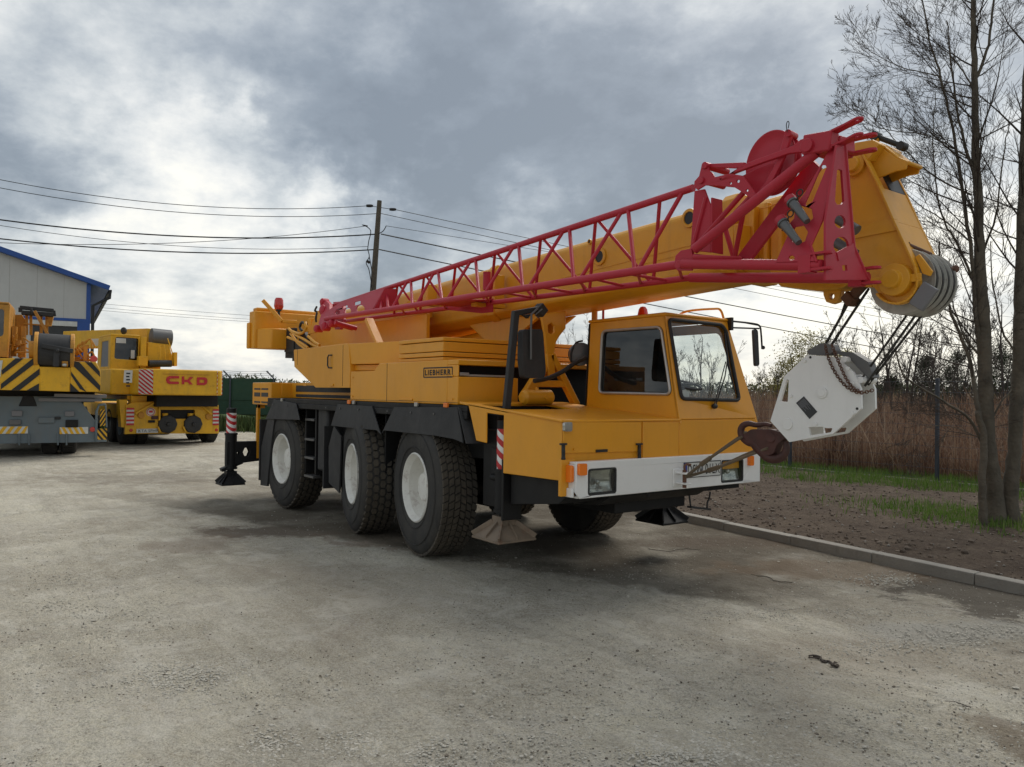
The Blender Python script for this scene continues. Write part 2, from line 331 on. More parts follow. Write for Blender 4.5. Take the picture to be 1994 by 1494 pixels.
# ---- outriggers
def stripes(px, py, r, z0, z1, parent, twist=.16, n=3):
    """white sleeve with slanting red bands"""
    m = MB(); m.cyl((px, py, z0), (px, py, z1), r, seg=24); t = m.build('striped_sleeve', 'white', parent)
    b = MB(); step = (z1 - z0) / (n + .35); seg = 24
    for k in range(n + 1):
        vs = []; zc = z0 + step * (k + .05)
        for i in range(seg + 1):
            a = -PI + 2 * PI * i / seg; zz = zc + twist * (-math.sin(a + .3)) * .35
            for q in (zz, zz + step * .5): vs.append((px + (r + .003) * math.cos(a - .9), py + (r + .003) * math.sin(a - .9), min(max(q, z0), z1)))
        b.add(vs, [(2 * i, 2 * i + 2, 2 * i + 3, 2 * i + 1) for i in range(seg)])
    b.build('red_band', 'redink', t)
def pad(px, py, z, s, parent, mtl='padsteel'):
    m = MB(); h = .13
    b = [(px - s, py - s, z), (px + s, py - s, z), (px + s, py + s, z), (px - s, py + s, z)]; t = [(px - .07, py - .07, z + h), (px + .07, py - .07, z + h), (px + .07, py + .07, z + h), (px - .07, py + .07, z + h)]
    b2 = [(q[0], q[1], z + .02) for q in b]; t2 = t
    m.hexa(b, b2); m.hexa([(q[0] * .98 + px * .02, q[1] * .98 + py * .02, z + .02) for q in b], t)
    for ax, ay in ((1, -1), (-1, -1), (1, 1), (-1, 1)):
        m.bar((px + ax * s * .98, py + ay * s * .98, z + .035), (px + ax * .07, py + ay * .07, z + h + .02), .018, .045)
    for ax, ay in ((0, -1), (1, 0), (-1, 0), (0, 1)):
        t_ = V((-ay, ax, 0)) * .008; e_ = V((px + ax * s * .97, py + ay * s * .97, z + .02)); i_ = V((px + ax * .06, py + ay * .06, z + .02)); k_ = V((px + ax * .06, py + ay * .06, z + h + .045)); m.hexa([e_ - t_, i_ - t_, k_ - t_, e_ + V((0, 0, .03)) - t_], [e_ + t_, i_ + t_, k_ + t_, e_ + V((0, 0, .03)) + t_])
    m.box(px - .075, px + .075, py - .075, py + .075, z + h - .02, z + h + .07)
    return m.build('support_pad', mtl, parent, .003)
def outrigger(jx, jy, ztop, zpad, s, side, mtl='padsteel'):
    o = bpy.data.objects.new('outrigger', None); COL.objects.link(o); o.parent = crane; ORG[o.name] = V((0, 0, 0))
    m = MB(); m.cyl((jx, jy, zpad + .24), (jx, jy, .97), .085, seg=24); m.cyl((jx, jy, .96), (jx, jy, .99), .094, seg=24)
    mc = MB(); mc.cyl((jx, jy, ztop), (jx, jy, ztop + .07), .072, seg=20); mc.build('jack_cap', 'black', o)
    m.cyl((jx, jy, zpad + .23), (jx, jy, zpad + .26), .095, seg=24); m.cyl((jx, jy, zpad + .15), (jx, jy, zpad + .24), .05)
    m.build('jack_cylinder', 'black', o)
    stripes(jx, jy, .07, .97, ztop, o); pad(jx, jy, zpad, s, o, mtl)
    return o
o1 = outrigger(1.43, -1.17, 1.335, .385, .20, -1)
m = MB(); m.box(1.30, 1.48, -1.07, 1.05, .72, .92); m.box(1.26, 1.36, -1.19, -1.05, .93, 1.16); m.box(1.20, 1.34, -1.12, -.98, .70, .84); m.box(1.505, 1.535, -1.26, -1.06, .56, 1.08)
m.cyl((1.24, -1.17, .90), (1.36, -1.17, .90), .03); m.cyl((1.30, -1.13, .62), (1.30, -1.0, .62), .07); m.build('outrigger_beam', 'black', o1, .006)
o2 = outrigger(1.38, .88, 1.05, .34, .19, 1, 'black')
m = MB(); m.tube(curve_pts([(1.45, .8, .66), (1.48, .78, .56), (1.46, .80, .48)]), .008); m.tube(curve_pts([(1.42, 1.0, .66), (1.47, 1.05, .55), (1.42, 1.02, .46)]), .008); m.build('hose', 'cable', o2)
o3 = outrigger(-4.95, -1.58, 1.29, .22, .17, -1, 'black')
# rear beam with its hexagonal lightening hole
m = MB(); hx = [V((-4.99, -1.37 + .055 * math.cos(a), .70 + .075 * math.sin(a))) for a in [PI * k / 3 for k in range(6)]]
h2 = ring((-4.99, -1.49, .69), .022, Y, Z, 8)
out = [V((-4.99, -1.66, .52)), V((-4.99, -1.05, .57)), V((-4.99, -1.05, .86)), V((-4.99, -1.66, .86))]
m.plate(out, (.015, 0, 0), [hx, h2]); m.plate([p + V((.1, 0, 0)) for p in out], (.015, 0, 0), [[p + V((.1, 0, 0)) for p in hx], [p + V((.1, 0, 0)) for p in h2]])
m.box(-4.975, -4.89, -1.66, -1.05, .85, .858); m.box(-5.05, -4.85, -1.10, 1.05, .56, .88); m.build('outrigger_beam', 'black', o3, .004)
m = MB(); m.bar((-4.95, -1.72, .44), (-4.95, -1.42, .55), .12, .05); m.bar((-4.95, -1.70, .42), (-4.95, -1.70, .36), .04, .06); m.build('pad_bracket', 'black', o3, .004)
o4 = outrigger(-4.95, 1.55, 1.29, .22, .17, 1, 'black')
# ---- rear deck: grille box, panels
m = MB(); m.box(-5.02, -4.2, -1.25, 1.25, 1.42, 1.75); rb = m.build('rear_locker', 'yellow', crane, .012)
m = MB()
for z0, z1 in ((1.64, 1.665), (1.54, 1.60), (1.445, 1.47)):
    m.box(-4.92, -4.66, -1.256, -1.24, z0, z1); m.box(-4.6, -4.32, -1.256, -1.24, z0, z1)
m.build('grille', 'dark', rb)
m = MB(); m.box(-4.2, -4.17, -1.1, 1.1, 1.53, 1.74); m.box(-4.2, -1.5, -.95, -.93, 1.53, 1.75); dkp = m.build('deck_panel', 'yellow', crane, .004)
m = MB(); m.box(-4.0, -1.9, -.956, -.94, 1.62, 1.71); m.box(-4.0, -1.9, -.956, -.94, 1.545, 1.585); m.build('slot', 'flap', dkp)
m = MB(); m.box(-4.93, -4.87, -1.22, -1.17, .60, 1.42); m.box(-4.93, -4.87, -1.22, -1.1, 1.36, 1.42); m.build('rear_post', 'yellow', crane, .006)
m = MB(); m.cyl((-2.2, 0, 1.53), (-2.2, 0, 1.70), .75, seg=40); m.cyl((-2.2, 0, 1.56), (-2.2, 0, 1.62), .82, seg=40); m.build('slewing_ring', 'black', crane)
# ---- body with the maker's plate
m = MB(); m.prism([(-1.53, 1.528), (.60, 1.528), (.60, 1.95), (-.80, 1.95), (-.92, 1.87), (-1.53, 1.87)], 'y', -1.25, 1.25)
m.box(.60, .79, -1.25, -.55, 1.528, 1.79); m.box(.60, .79, -1.25, 1.25, 1.90, 1.95); m.box(.60, .79, -1.25, -1.235, 1.79, 1.90)
body = m.build('body', 'yellow', crane, .010)
m = MB(); m.box(.602, .612, -1.23, 1.24, 1.53, 1.899); m.build('dark_opening', 'black', body)
m = MB(); m.box(.70, .76, -1.15, -.62, 1.795, 1.815); m.box(.69, .78, -1.22, -1.12, 1.80, 1.83); m.build('stowed_rod', 'alu', body, .003)
A = un(824, 736, 'y', -1.254); B = un(881, 714, 'y', -1.254)
m = MB(); o_ = rrect(A.x, B.x, A.z, B.z, .014); i_ = rrect(A.x + .011, B.x - .011, A.z + .011, B.z - .011, .01)
m.prism(o_, 'y', -1.2535, -1.2495, [i_]); m.build('maker_frame', 'ink', body, smooth=0)
text_mb('LIEBHERR', (A.x + .03, -1.2535, A.z + .024), X, Z, B.x - A.x - .06, B.z - A.z - .048, bold=.032, space=1.26).build('maker_name', 'ink', body, smooth=0, recalc=False)
# ---- counterweight slabs
for i, (z0, z1, e) in enumerate(((1.953, 1.985, 0), (1.992, 2.035, .004), (2.042, 2.135, 0), (2.142, 2.18, .006))):
    m = MB(); m.box(-.45 - e, .44 + e, -1.2 - e, 1.2 + e, z0, z1); m.build('counterweight_slab', 'yellow', crane, .006)
m = MB(); m.box(-.40, .40, -1.15, 1.15, 1.951, 2.17); m.build('slab_core', 'black', crane)
# ---- superstructure
m = MB(); m.prism([(-3.34, 2.19), (-3.31, 1.96), (-2.57, 1.68), (-1.545, 1.68), (-1.545, 1.90), (-1.60, 2.20), (-1.70, 2.205)], 'y', -1.25, -.62)
m2 = MB(); m2.prism([(-3.34, 2.19), (-3.31, 1.96), (-2.57, 1.68), (-1.545, 1.68), (-1.60, 2.20)], 'y', .62, 1.25); m2.build('side_housing', 'yellow', crane, .012)
m.prism([(-1.62, -1.25), (-.72, -1.02), (-.72, -.6), (-1.62, -.6)], 'z', 1.955, 2.20)
m.prism([(-1.60, -1.20), (-.80, -1.0), (-.9, -.6), (-1.60, -.6)], 'z', 1.88, 1.95)
sup = m.build('superstructure', 'yellow', crane, .012)
p = un(641, 704, 'y', -1.26); m = MB(); hp = [p + V((.07, .012, .075)), p + V((.03, -.02, .075)), p + V((0, -.02, .05)), p + V((0, -.02, -.05)), p + V((.03, -.02, -.08)), p + V((.07, .012, -.08))]
m.tube(hp, .009, 6); m.build('handle', 'seal', sup)
m = MB(); m.box(-4.6, -1.0, -.55, -.50, 2.0, 2.56); m.box(-4.6, -1.2, .50, .55, 2.0, 2.60); m.box(-4.5, -1.3, -.5, .5, 1.72, 2.05); m.box(-4.6, -4.5, -.55, .55, 2.1, 2.75)
m.plate([(-4.6, -.56, 2.5), (-4.25, -.56, 2.84), (-3.9, -.56, 2.84), (-3.4, -.56, 2.56)], (0, .06, 0)); m.build('boom_cradle', 'yellow', crane, .008)
q0 = un(718, 622, 'y', -.98); q1 = un(755, 708, 'y', -.98); m = MB(); m.bar(q0, q1, .05, .10, up=(0, 1, 0)); m.bar(q0 + V((0, -.03, 0)), q1 + V((0, -.03, 0)), .03, .03, up=(0, 1, 0)); m.build('brace', 'yellow', crane, .006)
# tail ballast
m = MB(); m.box(-5.70, -5.45, -1.10, 1.10, 2.30, 2.90); m.box(-5.68, -5.5, -1.05, 1.05, 2.90, 2.96); m.box(-5.71, -5.6, -1.14, -1.09, 2.30, 2.72)
m.prism([(-5.45, -1.06), (-5.22, -.90), (-5.22, -.62), (-5.45, -.62)], 'z', 2.29, 2.62); m.prism([(-5.45, 1.06), (-5.22, .90), (-5.22, .62), (-5.45, .62)], 'z', 2.29, 2.62)
m.box(-5.45, -4.55, -.55, -.45, 2.24, 2.40); m.box(-5.45, -4.55, .45, .55, 2.24, 2.40)
bal = m.build('tail_ballast', 'yellow', crane, .02)
m = MB(); m.box(-5.42, -4.62, -.60, .60, 2.16, 2.28); m.cyl((-5.1, -.44, 2.42), (-5.1, .44, 2.42), .16, seg=28); m.box(-5.3, -4.9, -.66, -.60, 2.25, 2.62); m.build('winch', 'seal', crane, .006)
m = MB(); b0 = un(512, 585, 'x', -5.25); b1 = un(549, 626, 'x', -5.1); m.bar(b0, b1, .06, .06); b2 = un(577, 627, 'x', -5.1); m.bar(b1, b2, .07, .05); m.build('stowed_arm', 'yellow', bal, .006)
bc = un(543, 592, 'x', -5.3)
m = MB(); m.lathe([(.001, .10), (.05, .095), (.068, .06), (.075, -.04), (.06, -.085), (.03, -.10), (.001, -.10)], bc, Z, 20); bea = m.build('beacon', 'redlens', crane); 
m = MB(); m.cyl(bc - V((0, 0, .09)), bc - V((0, 0, .22)), .022); m.cyl(bc - V((0, 0, .09)), bc - V((0, 0, .115)), .045); m.build('beacon_stem', 'seal', bea)
m = MB()
for pts in ([(562, 640), (575, 652), (592, 661), (610, 672), (622, 676)], [(566, 650), (580, 668), (590, 676), (596, 680)], [(560, 657), (578, 664), (592, 672), (600, 678)], [(568, 645), (585, 650), (596, 640), (594, 628)], [(600, 655), (612, 666), (622, 672)]):
    m.tube(curve_pts([un(x, y, 'y', -.82) for x, y in pts], 5), .020, 8)
m.build('hydraulic_hose', 'yellow2', crane)
m = MB(); m.tube(curve_pts([un(x, y, 'y', -.78) for x, y in [(589, 645), (584, 638), (588, 628), (597, 632)]], 5), .02, 8); m.box(-5.0, -4.4, -.64, -.60, 2.10, 2.42); m.build('hydraulic_hose', 'seal', crane)
# ---- boom: base section and inner sections, tilted up about 2.5 degrees
def sec(x, hw, b, t, ch, yc=0.):
    zb = 2.50 + .042 * x + b; zt = 3.02 + .042 * x + t
    return [V((x, yc - hw, zb)), V((x, yc - hw + .1, zb - .07)), V((x, yc + hw - .1, zb - .07)), V((x, yc + hw, zb)), V((x, yc + hw, zt - ch)), V((x, yc + hw - ch, zt)), V((x, yc - hw + ch, zt)), V((x, yc - hw, zt - ch))]
def secm(m, x0, x1, *a):
    p = sec(x0, *a); q = sec(x1, *a); n = 8
    m.add(p + q, [tuple(range(n)), tuple(range(2 * n - 1, n - 1, -1))] + [(i, (i + 1) % n, n + (i + 1) % n, n + i) for i in range(n)]); return m
def boomsec(name, x0, x1, hw, b, t, ch=.05):
    return secm(MB(), x0, x1, hw, b, t, ch).build(name, 'yellow2', boom, .02)
boom = bpy.data.objects.new('boom', None); COL.objects.link(boom); boom.parent = crane; ORG[boom.name] = V((0, 0, 0))
boomsec('base_section', -4.4, 3.15, .30, 0, 0)
boomsec('inner_section', 3.0, 3.75, .26, .03, -.05); boomsec('inner_section', 3.6, 4.05, .22, .05, -.10)
def bz(x, y_, k): return V((x, y_, 2.50 + .042 * x + k))
for x0, x1, k in ((3.04, 3.16, .03), (3.62, 3.76, -.005), (-.1, .02, .012)):
    m = secm(MB(), x0, x1, .30 + k, -k, k, .05); m.build('boom_collar', 'yellow2', boom, .006)
for x in (3.3, 3.42, 3.54): m = MB(); m.box(x, x + .035, -.33, -.26, 2.62, 3.05); m.build('boom_rib', 'yellow2', boom, .006)
# weld line and access holes on the visible side of the boom
m = MB()
m.bar(bz(.2, -.302, .20), bz(3.0, -.302, .24), .006, .012); m.bar(bz(.2, -.302, .15), bz(3.0, -.302, .18), .004, .008)
m.build('weld_seam', 'yellow2', boom)
for px, py, r in ((1168, 500, .052), (1149, 471, .016), (1343, 425, .05)):
    p = un(px, py, 'y', -.304); m = MB(); m.lathe([(r * 1.55, .0), (r * 1.5, -.012), (r * 1.05, -.014), (r, .0)], p, Y, 24); m.build('hole_rim', 'yellow2', boom)
    m = MB(); m.cyl(p + V((0, .004, 0)), p + V((0, -.006, 0)), r, seg=24); m.build('access_hole', 'ink', boom)
# brackets on the boom that carry the jib
for px, py, hh in ((836, 570, .16), (966, 560, .22), (1440, 470, .2)):
    m = MB(); p = un(px, py, 'y', -.42); m.box(p.x - .02, p.x + .03, -.46, -.33, p.z - hh, p.z + hh * .6); m.box(p.x - .05, p.x + .05, -.70, -.33, p.z - hh, p.z - hh + .04); m.build('jib_bracket', 'yellow2', boom, .005)
m = MB(); p = un(823, 615, 'y', -.4); m.box(p.x - .1, p.x + .12, -.46, -.33, p.z - .03, p.z + .05)
m.build('jib_bracket', 'yellow2', boom, .005)
# rest gussets under the boom, lifting ram
m = MB(); m.plate([(-.6, -.22, 2.42), (.75, -.22, 2.46), (.2, -.22, 2.19), (-.2, -.22, 2.19)], (0, .04, 0)); m.plate([(-.6, .2, 2.42), (.75, .2, 2.46), (.2, .2, 2.19), (-.2, .2, 2.19)], (0, .04, 0))
m.build('ram_bracket', 'yellow2', boom, .004)
m = MB(); m.cyl((-3.4, 0, 2.0), (-.3, 0, 2.28), .11, seg=20); m.build('lifting_ram', 'yellow', boom)
p0 = un(1080, 631, 'y', -.2); m = MB(); a = un(1065, 618, 'x', 1.0); 
hole = [un(x, y, 'x', 1.0) for x, y in [(1063, 634), (1070, 629), (1076, 635), (1076, 648), (1071, 652), (1064, 648)]]
m.plate([un(x, y, 'x', 1.0) for x, y in [(1050, 612), (1098, 606), (1098, 640), (1086, 655), (1080, 665), (1072, 700), (1063, 700), (1058, 655)]], (.03, 0, 0), [hole]); m.build('boom_rest', 'yellow', crane, .005)
m = MB(); t0 = un(1068, 690, 'x', 1.0); m.bar(t0, un(1071, 735, 'x', 1.0), .09, .07, up=(1, 0, 0)); j = un(1072, 725, 'x', 1.0)
m.bar(un(1058, 715, 'x', 1.0), un(1018, 778, 'x', 1.0), .09, .07, up=(1, 0, 0)); m.bar(un(1072, 690, 'x', 1.0), un(1122, 790, 'x', 1.0), .07, .07, up=(1, 0, 0)); m.bar(un(1035, 747, 'x', 1.0), un(1106, 748, 'x', 1.0), .065, .06, up=(1, 0, 0)); m.build('a_frame', 'yellow', crane, .008)
m = MB(); ta = un(1018, 774, 'x', 1.16); tb = un(1072, 774, 'x', 1.16); m.lathe([(.001, -.015), (.05, -.01), (.073, .015), (.073, (tb - ta).length - .015), (.05, (tb - ta).length + .01), (.001, (tb - ta).length + .015)], ta, tb - ta, 24)
m.cyl((ta + tb) / 2 + V((0, 0, .06)), (ta + tb) / 2 + V((0, 0, .095)), .016); m.cyl(ta * .35 + tb * .65 + V((.06, 0, 0)), ta * .35 + tb * .65 + V((.085, 0, 0)), .018); m.build('air_tank', 'yellow', crane)
m = MB(); ai = un(1130, 690, 'x', 1.05); m.lathe([(.001, -.10), (.09, -.10), (.115, -.06), (.115, .05), (.001, .06)], ai, V((.5, -.3, 0)), 24); m.build('air_cleaner', 'steel', crane)
m = MB(); m.tube(curve_pts([un(x, y, 'x', 1.2) for x, y in [(1140, 697), (1118, 708), (1095, 724), (1066, 737), (1040, 742)]], 6), .022, 10); m.tube(curve_pts([un(x, y, 'x', 1.05) for x, y in [(1112, 705), (1113, 685), (1122, 668), (1134, 664)]], 6), .010, 8); m.build('intake_hose', 'seal', crane)

# ---- small hardware on the visible panels
def bolts(pts, d, r, par, mt='yellow', name='bolt'):
    for p in pts: m = MB(); m.cyl(V(p), V(p) + V(d), r, seg=6); m.build(name, mt, par)
bolts([(x, -1.2515, z) for x in (-1.46, .70) for z in (1.58, 1.80)], (0, -.008, 0), .010, body)
m = MB(); m.box(-.62, -.616, -1.2525, -1.249, 1.535, 1.945); m.box(-1.53, .79, -1.2525, -1.249, 1.546, 1.549); m.build('panel_seam', 'seal', body, smooth=0)
bolts([(x, -1.298, 1.435) for x in (-3.95, -3.4, -2.1, -1.7, -1.2, -.5, .0, .45)], (0, -.008, 0), .011, deck, 'steel')
m = MB(); m.box(-.35, -.05, -1.262, -1.25, 1.555, 1.575); m.build('hinge', 'yellow', body, .003)
for x in (-2.95, -2.1): m = MB(); m.box(x, x + .10, -1.262, -1.25, 1.70, 1.725); m.build('hinge', 'yellow', sup, .003)
m = MB()
for x in (-3.2, -1.75): m.box(x, x + .004, -1.2525, -1.249, 1.98 if x < -3 else 1.70, 2.19)
m.build('panel_seam', 'seal', sup, smooth=0)
# ---- front body (right of the cab): hood with a jack recess and an open tray
def hx(y): return 2.30 + (y + 1.25) * .064      # the nose is slightly swept
sk_ = V((.064, 1, 0)).normalized()
m = MB()
pts = [(.99, 1.54), (1.29, 1.51), (1.29, 1.22), (1.13, 1.21)]
side = [(.99, 1.545), (2.30, 1.432), (2.30, .975), (1.54, .965), (1.54, 1.455), (1.29, 1.468), (1.29, 1.205), (1.13, 1.215)]
m.prism(side, 'y', -1.27, -1.255)
m.hexa([(1.54, -1.2545, 1.47), (hx(-1.2545), -1.2545, 1.432), (hx(-1.2545), -1.2545, .975), (1.54, -1.2545, .965)], [(1.54, -.02, 1.47), (hx(-.02), -.02, 1.432), (hx(-.02), -.02, .975), (1.54, -.02, .965)])
m.prism([(.99, 1.50), (1.54, 1.44), (1.54, 1.20), (1.13, 1.205), ], 'y', -.30, 0.0)
hood = m.build('front_body', 'yellow', crane, .008)
def zt(x): return 1.545 - (x - .99) * .0863
def toppiece(x0, x1, y0, y1, th=.018, dz=.003):
    return MB().hexa([(x0, y0, zt(x0) + dz), (x1, y0, zt(x1) + dz), (x1, y1, zt(x1) + dz), (x0, y1, zt(x0) + dz)], [(x0, y0, zt(x0) - th), (x1, y0, zt(x1) - th), (x1, y1, zt(x1) - th), (x0, y1, zt(x0) - th)])
m = MB()
for a in ((.85, 1.06, -1.27, -.02), (1.06, 1.50, -1.27, -1.19), (1.06, 1.50, -.42, -.02), (1.50, 1.60, -1.27, -.02)): q = toppiece(*a); m.add(q.v, q.f)
m.build('tray_rim', 'yellow', hood, .003)
m = MB(); m.box(1.06, 1.5, -1.19, -.42, 1.30, 1.32); m.box(1.05, 1.062, -1.2, -.4, 1.3, 1.52); m.box(1.3, 1.45, -.62, -.50, 1.32, 1.44); m.build('tray_floor', 'black', hood)
m = MB().hexa([(1.6, -1.285, zt(1.6) + .012), (2.318, -1.285, zt(2.3) + .012), (2.392, .0, zt(2.3) + .010), (1.6, .0, zt(1.6) + .012)], [(1.6, -1.285, zt(1.6) - .008), (2.318, -1.285, zt(2.3) - .008), (2.392, .0, zt(2.3) - .008), (1.6, .0, zt(1.6) - .008)]); m.build('hood_lid', 'yellow', hood, .006)
m = MB(); m.plate([V((hx(y_) + .0005, y_, z_)) for y_, z_ in ((-1.262, 1.428), (-.462, 1.420), (-.462, 1.178), (-1.262, 1.188))], (.014, 0, 0)); m.build('front_lid', 'yellow', hood, .005)
m = MB(); m.box(2.3, 2.335, -1.30, -1.16, .86, 1.14); m.build('corner_post', 'yellow', hood, .004)
for px in (1097, 1245):
    hh_ = hx(un(px, 870, 'x', 2.32).y) + .022; a = un(px, 866, 'x', hh_); b = un(px, 893, 'x', hh_); m = MB(); m.bar(a, b, .022, .018, up=(1, 0, 0)); m.bar(a + V((0, -.032, .004)), a + V((0, .032, .004)), .018, .014); m.ball(b, .018); m.ball((a + b) / 2, .016, (1, 1, 1.6)); m.build('rubber_latch', 'seal', hood)
a = un(1172, 878, 'x', 2.342); m = MB(); m.box(2.330, 2.346, a.y - .06, a.y + .06, a.z - .011, a.z + .011); m.build('slot_handle', 'ink', hood)
for px, py in ((1117, 875), (1222, 873)): a = un(px, py, 'x', 2.32 if px < 1150 else 2.34); m = MB(); m.cyl(a, a + V((.014, 0, 0)), .009, seg=8); m.build('screw', 'yellow', hood)
a = un(1103, 831, 'x', 2.318); m = MB(); m.prism(rrect(a.y - .038, a.y + .038, a.z - .036, a.z + .036, .015), 'x', 2.3165, 2.345); m.build('position_lamp', 'lamp', hood, .008)
a = un(1211, 804, 'z', 1.46); m = MB(); m.tube([a, a + V((0, 0, .02)), a + V((0, .05, .025))], .007); m.build('lid_catch', 'yellow', hood)
# ---- cab
cab = bpy.data.objects.new('cab', None); COL.objects.link(cab); cab.parent = crane; ORG[cab.name] = V((0, 0, 0))
YL = -.02
def fx(z): return 2.38 - (z - 1.43) * .187          # windscreen plane
def yl(z): return 1.07 - (z - 1.43) * .26            # left side leans in
S1 = [V((1.17, YL, 1.40)), V((fx(1.40), YL, 1.40)), V((fx(2.34), YL, 2.34)), V((1.23, YL, 2.335))]
win = rpoly(P('y', YL, [(1174, 645), (1288, 637), (1307, 768), (1168, 765)]), .055)
m = MB(); m.plate(S1, (0, .03, 0), [win]); m.build('side_panel', 'yellow', cab, .006)
m = MB(); m.tube([p + V((0, -.008, 0)) for p in win], .013, 8, closed=True); m.build('window_frame', 'alu', cab)
m = MB(); m.tube([p + V((0, .010, 0)) for p in win], .018, 8, closed=True); m.build('window_seal', 'seal', cab)
m = MB(); m.plate([p + V((0, .012, 0)) for p in win], (0, .004, 0)); m.build('side_window', 'tint', cab, smooth=0)
Fq = [V((fx(1.435), YL, 1.435)), V((fx(1.435), yl(1.435), 1.435)), V((fx(2.34), yl(2.34), 2.34)), V((fx(2.34), YL, 2.34))]
nF = V((1, 0, .187)).normalized()
def onf(px, py):
    d = ray(px, py); t = (2.38 + .187 * 1.43 - CAM.x - .187 * CAM.z) / (d.x + .187 * d.z); return CAM + d * t
wf = rpoly([onf(1301, 622), onf(1404, 633), onf(1413, 645), onf(1439, 780), onf(1326, 777)], .05)
m = MB(); m.plate([p + nF * .002 for p in Fq], -nF * .03, [wf]); m.build('front_panel', 'yellow', cab, .006)
m = MB(); m.tube([p + nF * .006 for p in wf], .017, 8, closed=True); m.build('windscreen_seal', 'seal', cab)
m = MB(); m.plate([p - nF * .010 for p in wf], -nF * .004); m.build('windscreen', 'glass', cab, smooth=0)
m = MB(); m.hexa([(2.30, -.447, 1.418), (2.30, -.447, .98), (2.30, -.022, .98), (2.30, -.022, 1.418)], [(hx(-.447) + .0145, -.447, 1.418), (hx(-.447) + .0145, -.447, .98), (2.3805, -.022, .98), (2.3805, -.022, 1.418)]); m.build('nose_panel', 'yellow', cab, .005)
m = MB(); m.prism([(-.018, 1.432), (-.018, .98), (1.09, .98), (1.075, 1.432)], 'x', 2.30, 2.381); m.build('nose_panel', 'yellow', cab, .01)
m = MB(); m.box(1.17, 2.30, 1.02, 1.07, .98, 1.40); m.box(1.17, 1.2, YL, 1.06, 1.0, 1.42); m.build('lower_side', 'yellow', cab)
rq = [V((fx(2.34) + .01, YL - .012, 2.34)), V((fx(2.34) + .01, yl(2.34) + .01, 2.34)), V((1.22, yl(2.34) + .01, 2.335)), V((1.22, YL - .012, 2.335))]
m = MB(); m.plate(rq, (0, 0, .03)); m.build('roof', 'yellow', cab, .012)
def lft(x, z): return V((x, yl(z), z))
ol = [lft(1.17, 1.40), lft(fx(1.40), 1.40), lft(fx(2.33), 2.33), lft(1.23, 2.33)]
hl = rpoly([lft(1.36, 1.62), lft(2.24, 1.62), lft(2.12, 2.24), lft(1.36, 2.24)], .06)
m = MB(); m.plate(ol, (0, -.03, 0), [hl]); dr = m.build('cab_door', 'yellow', cab, .004)
m = MB(); m.plate([p + V((0, -.01, 0)) for p in hl], (0, -.004, 0)); m.build('door_window', 'glass', dr, smooth=0)
bq = [V((1.17, YL, 1.40)), V((1.17, yl(1.4), 1.40)), V((1.22, yl(2.33), 2.33)), V((1.22, YL, 2.33))]
bh = rpoly([V((1.18, .15, 1.75)), V((1.18, .85, 1.75)), V((1.21, .75, 2.2)), V((1.21, .15, 2.2))], .05)
m = MB(); m.plate(bq, (.03, 0, 0)); m.build('back_panel', 'cloth', cab)
m = MB(); m.box(1.2, 2.3, .0, 1.0, 1.30, 1.34); m.prism([(2.06, 1.34), (2.06, 1.55), (2.2, 1.60), (2.31, 1.58), (2.31, 1.34)], 'y', .02, 1.02)
m.build('dashboard', 'cloth', cab, .01)
m = MB(); m.box(1.42, 1.86, .45, .90, 1.42, 1.56); m.prism([(1.36, 1.52), (1.46, 1.52), (1.38, 2.10), (1.30, 2.08)], 'y', .47, .88); m.box(1.42, 1.80, .05, .40, 1.40, 1.50); m.prism([(1.36, 1.48), (1.44, 1.48), (1.37, 1.92), (1.31, 1.90)], 'y', .07, .38)
m.build('seat', 'cloth', cab, .03)
swc = onf(1352, 748) - V((.16, 0, 0)); u = V((.25, 0, .97)).cross(Y).normalized()
m = MB(); m.tube(ring(swc, .19, u, Y, 28), .011, 8, closed=True); m.tube([swc - u * .19, swc + u * .19], .010); m.tube([swc - Y * .19, swc + Y * .19], .010); m.cyl(swc, swc + V((.1, 0, -.25)), .018); m.build('steering_wheel', 'seal', cab)
# wipers
m = MB(); a = onf(1388, 792); 
m.tube([a + nF * .03, onf(1404, 735) + nF * .045, onf(1412, 698) + nF * .03], .006); m.tube([a + nF * .03 + V((0, -.02, 0)), onf(1398, 735) + nF * .045, onf(1408, 706) + nF * .03], .005); m.tube([onf(1406, 650) + nF * .03, onf(1412, 712) + nF * .035, onf(1426, 767) + nF * .03], [.006, .011, .005]); m.ball(a + nF * .02, .03, (1, 1, .8)); m.build('wiper', 'ink', cab)
m = MB(); m.box(fx(1.66) - .03, fx(1.66) - .026, .10, .19, 1.63, 1.69); m.build('sticker', 'platewhite', cab)
# roof details
bc2 = un(1252, 601, 'y', .35); zr = 2.37
m = MB(); m.lathe([(.001, .11), (.025, .105), (.042, .08), (.058, .0), (.058, -.02)], (bc2.x, .35, zr + .02), Z, 22); be = m.build('beacon', 'redlens', cab)
m = MB(); m.tube(curve_pts([V((1.9, .45, 2.365)), V((2.0, .50, 2.43)), V((2.13, .72, 2.46)), V((2.16, .80, 2.45)), V((2.19, .82, 2.34))], 5), .011); m.build('roof_rail', 'yellow', cab)
m = MB(); m.cyl((1.12, .15, 2.0), (1.12, .15, 2.62), .03); m.build('exhaust_stack', 'yellow', crane); m = MB(); m.cyl((1.15, .24, 2.0), (1.15, .24, 2.62), .012); m.build('stack_tube', 'red', crane)
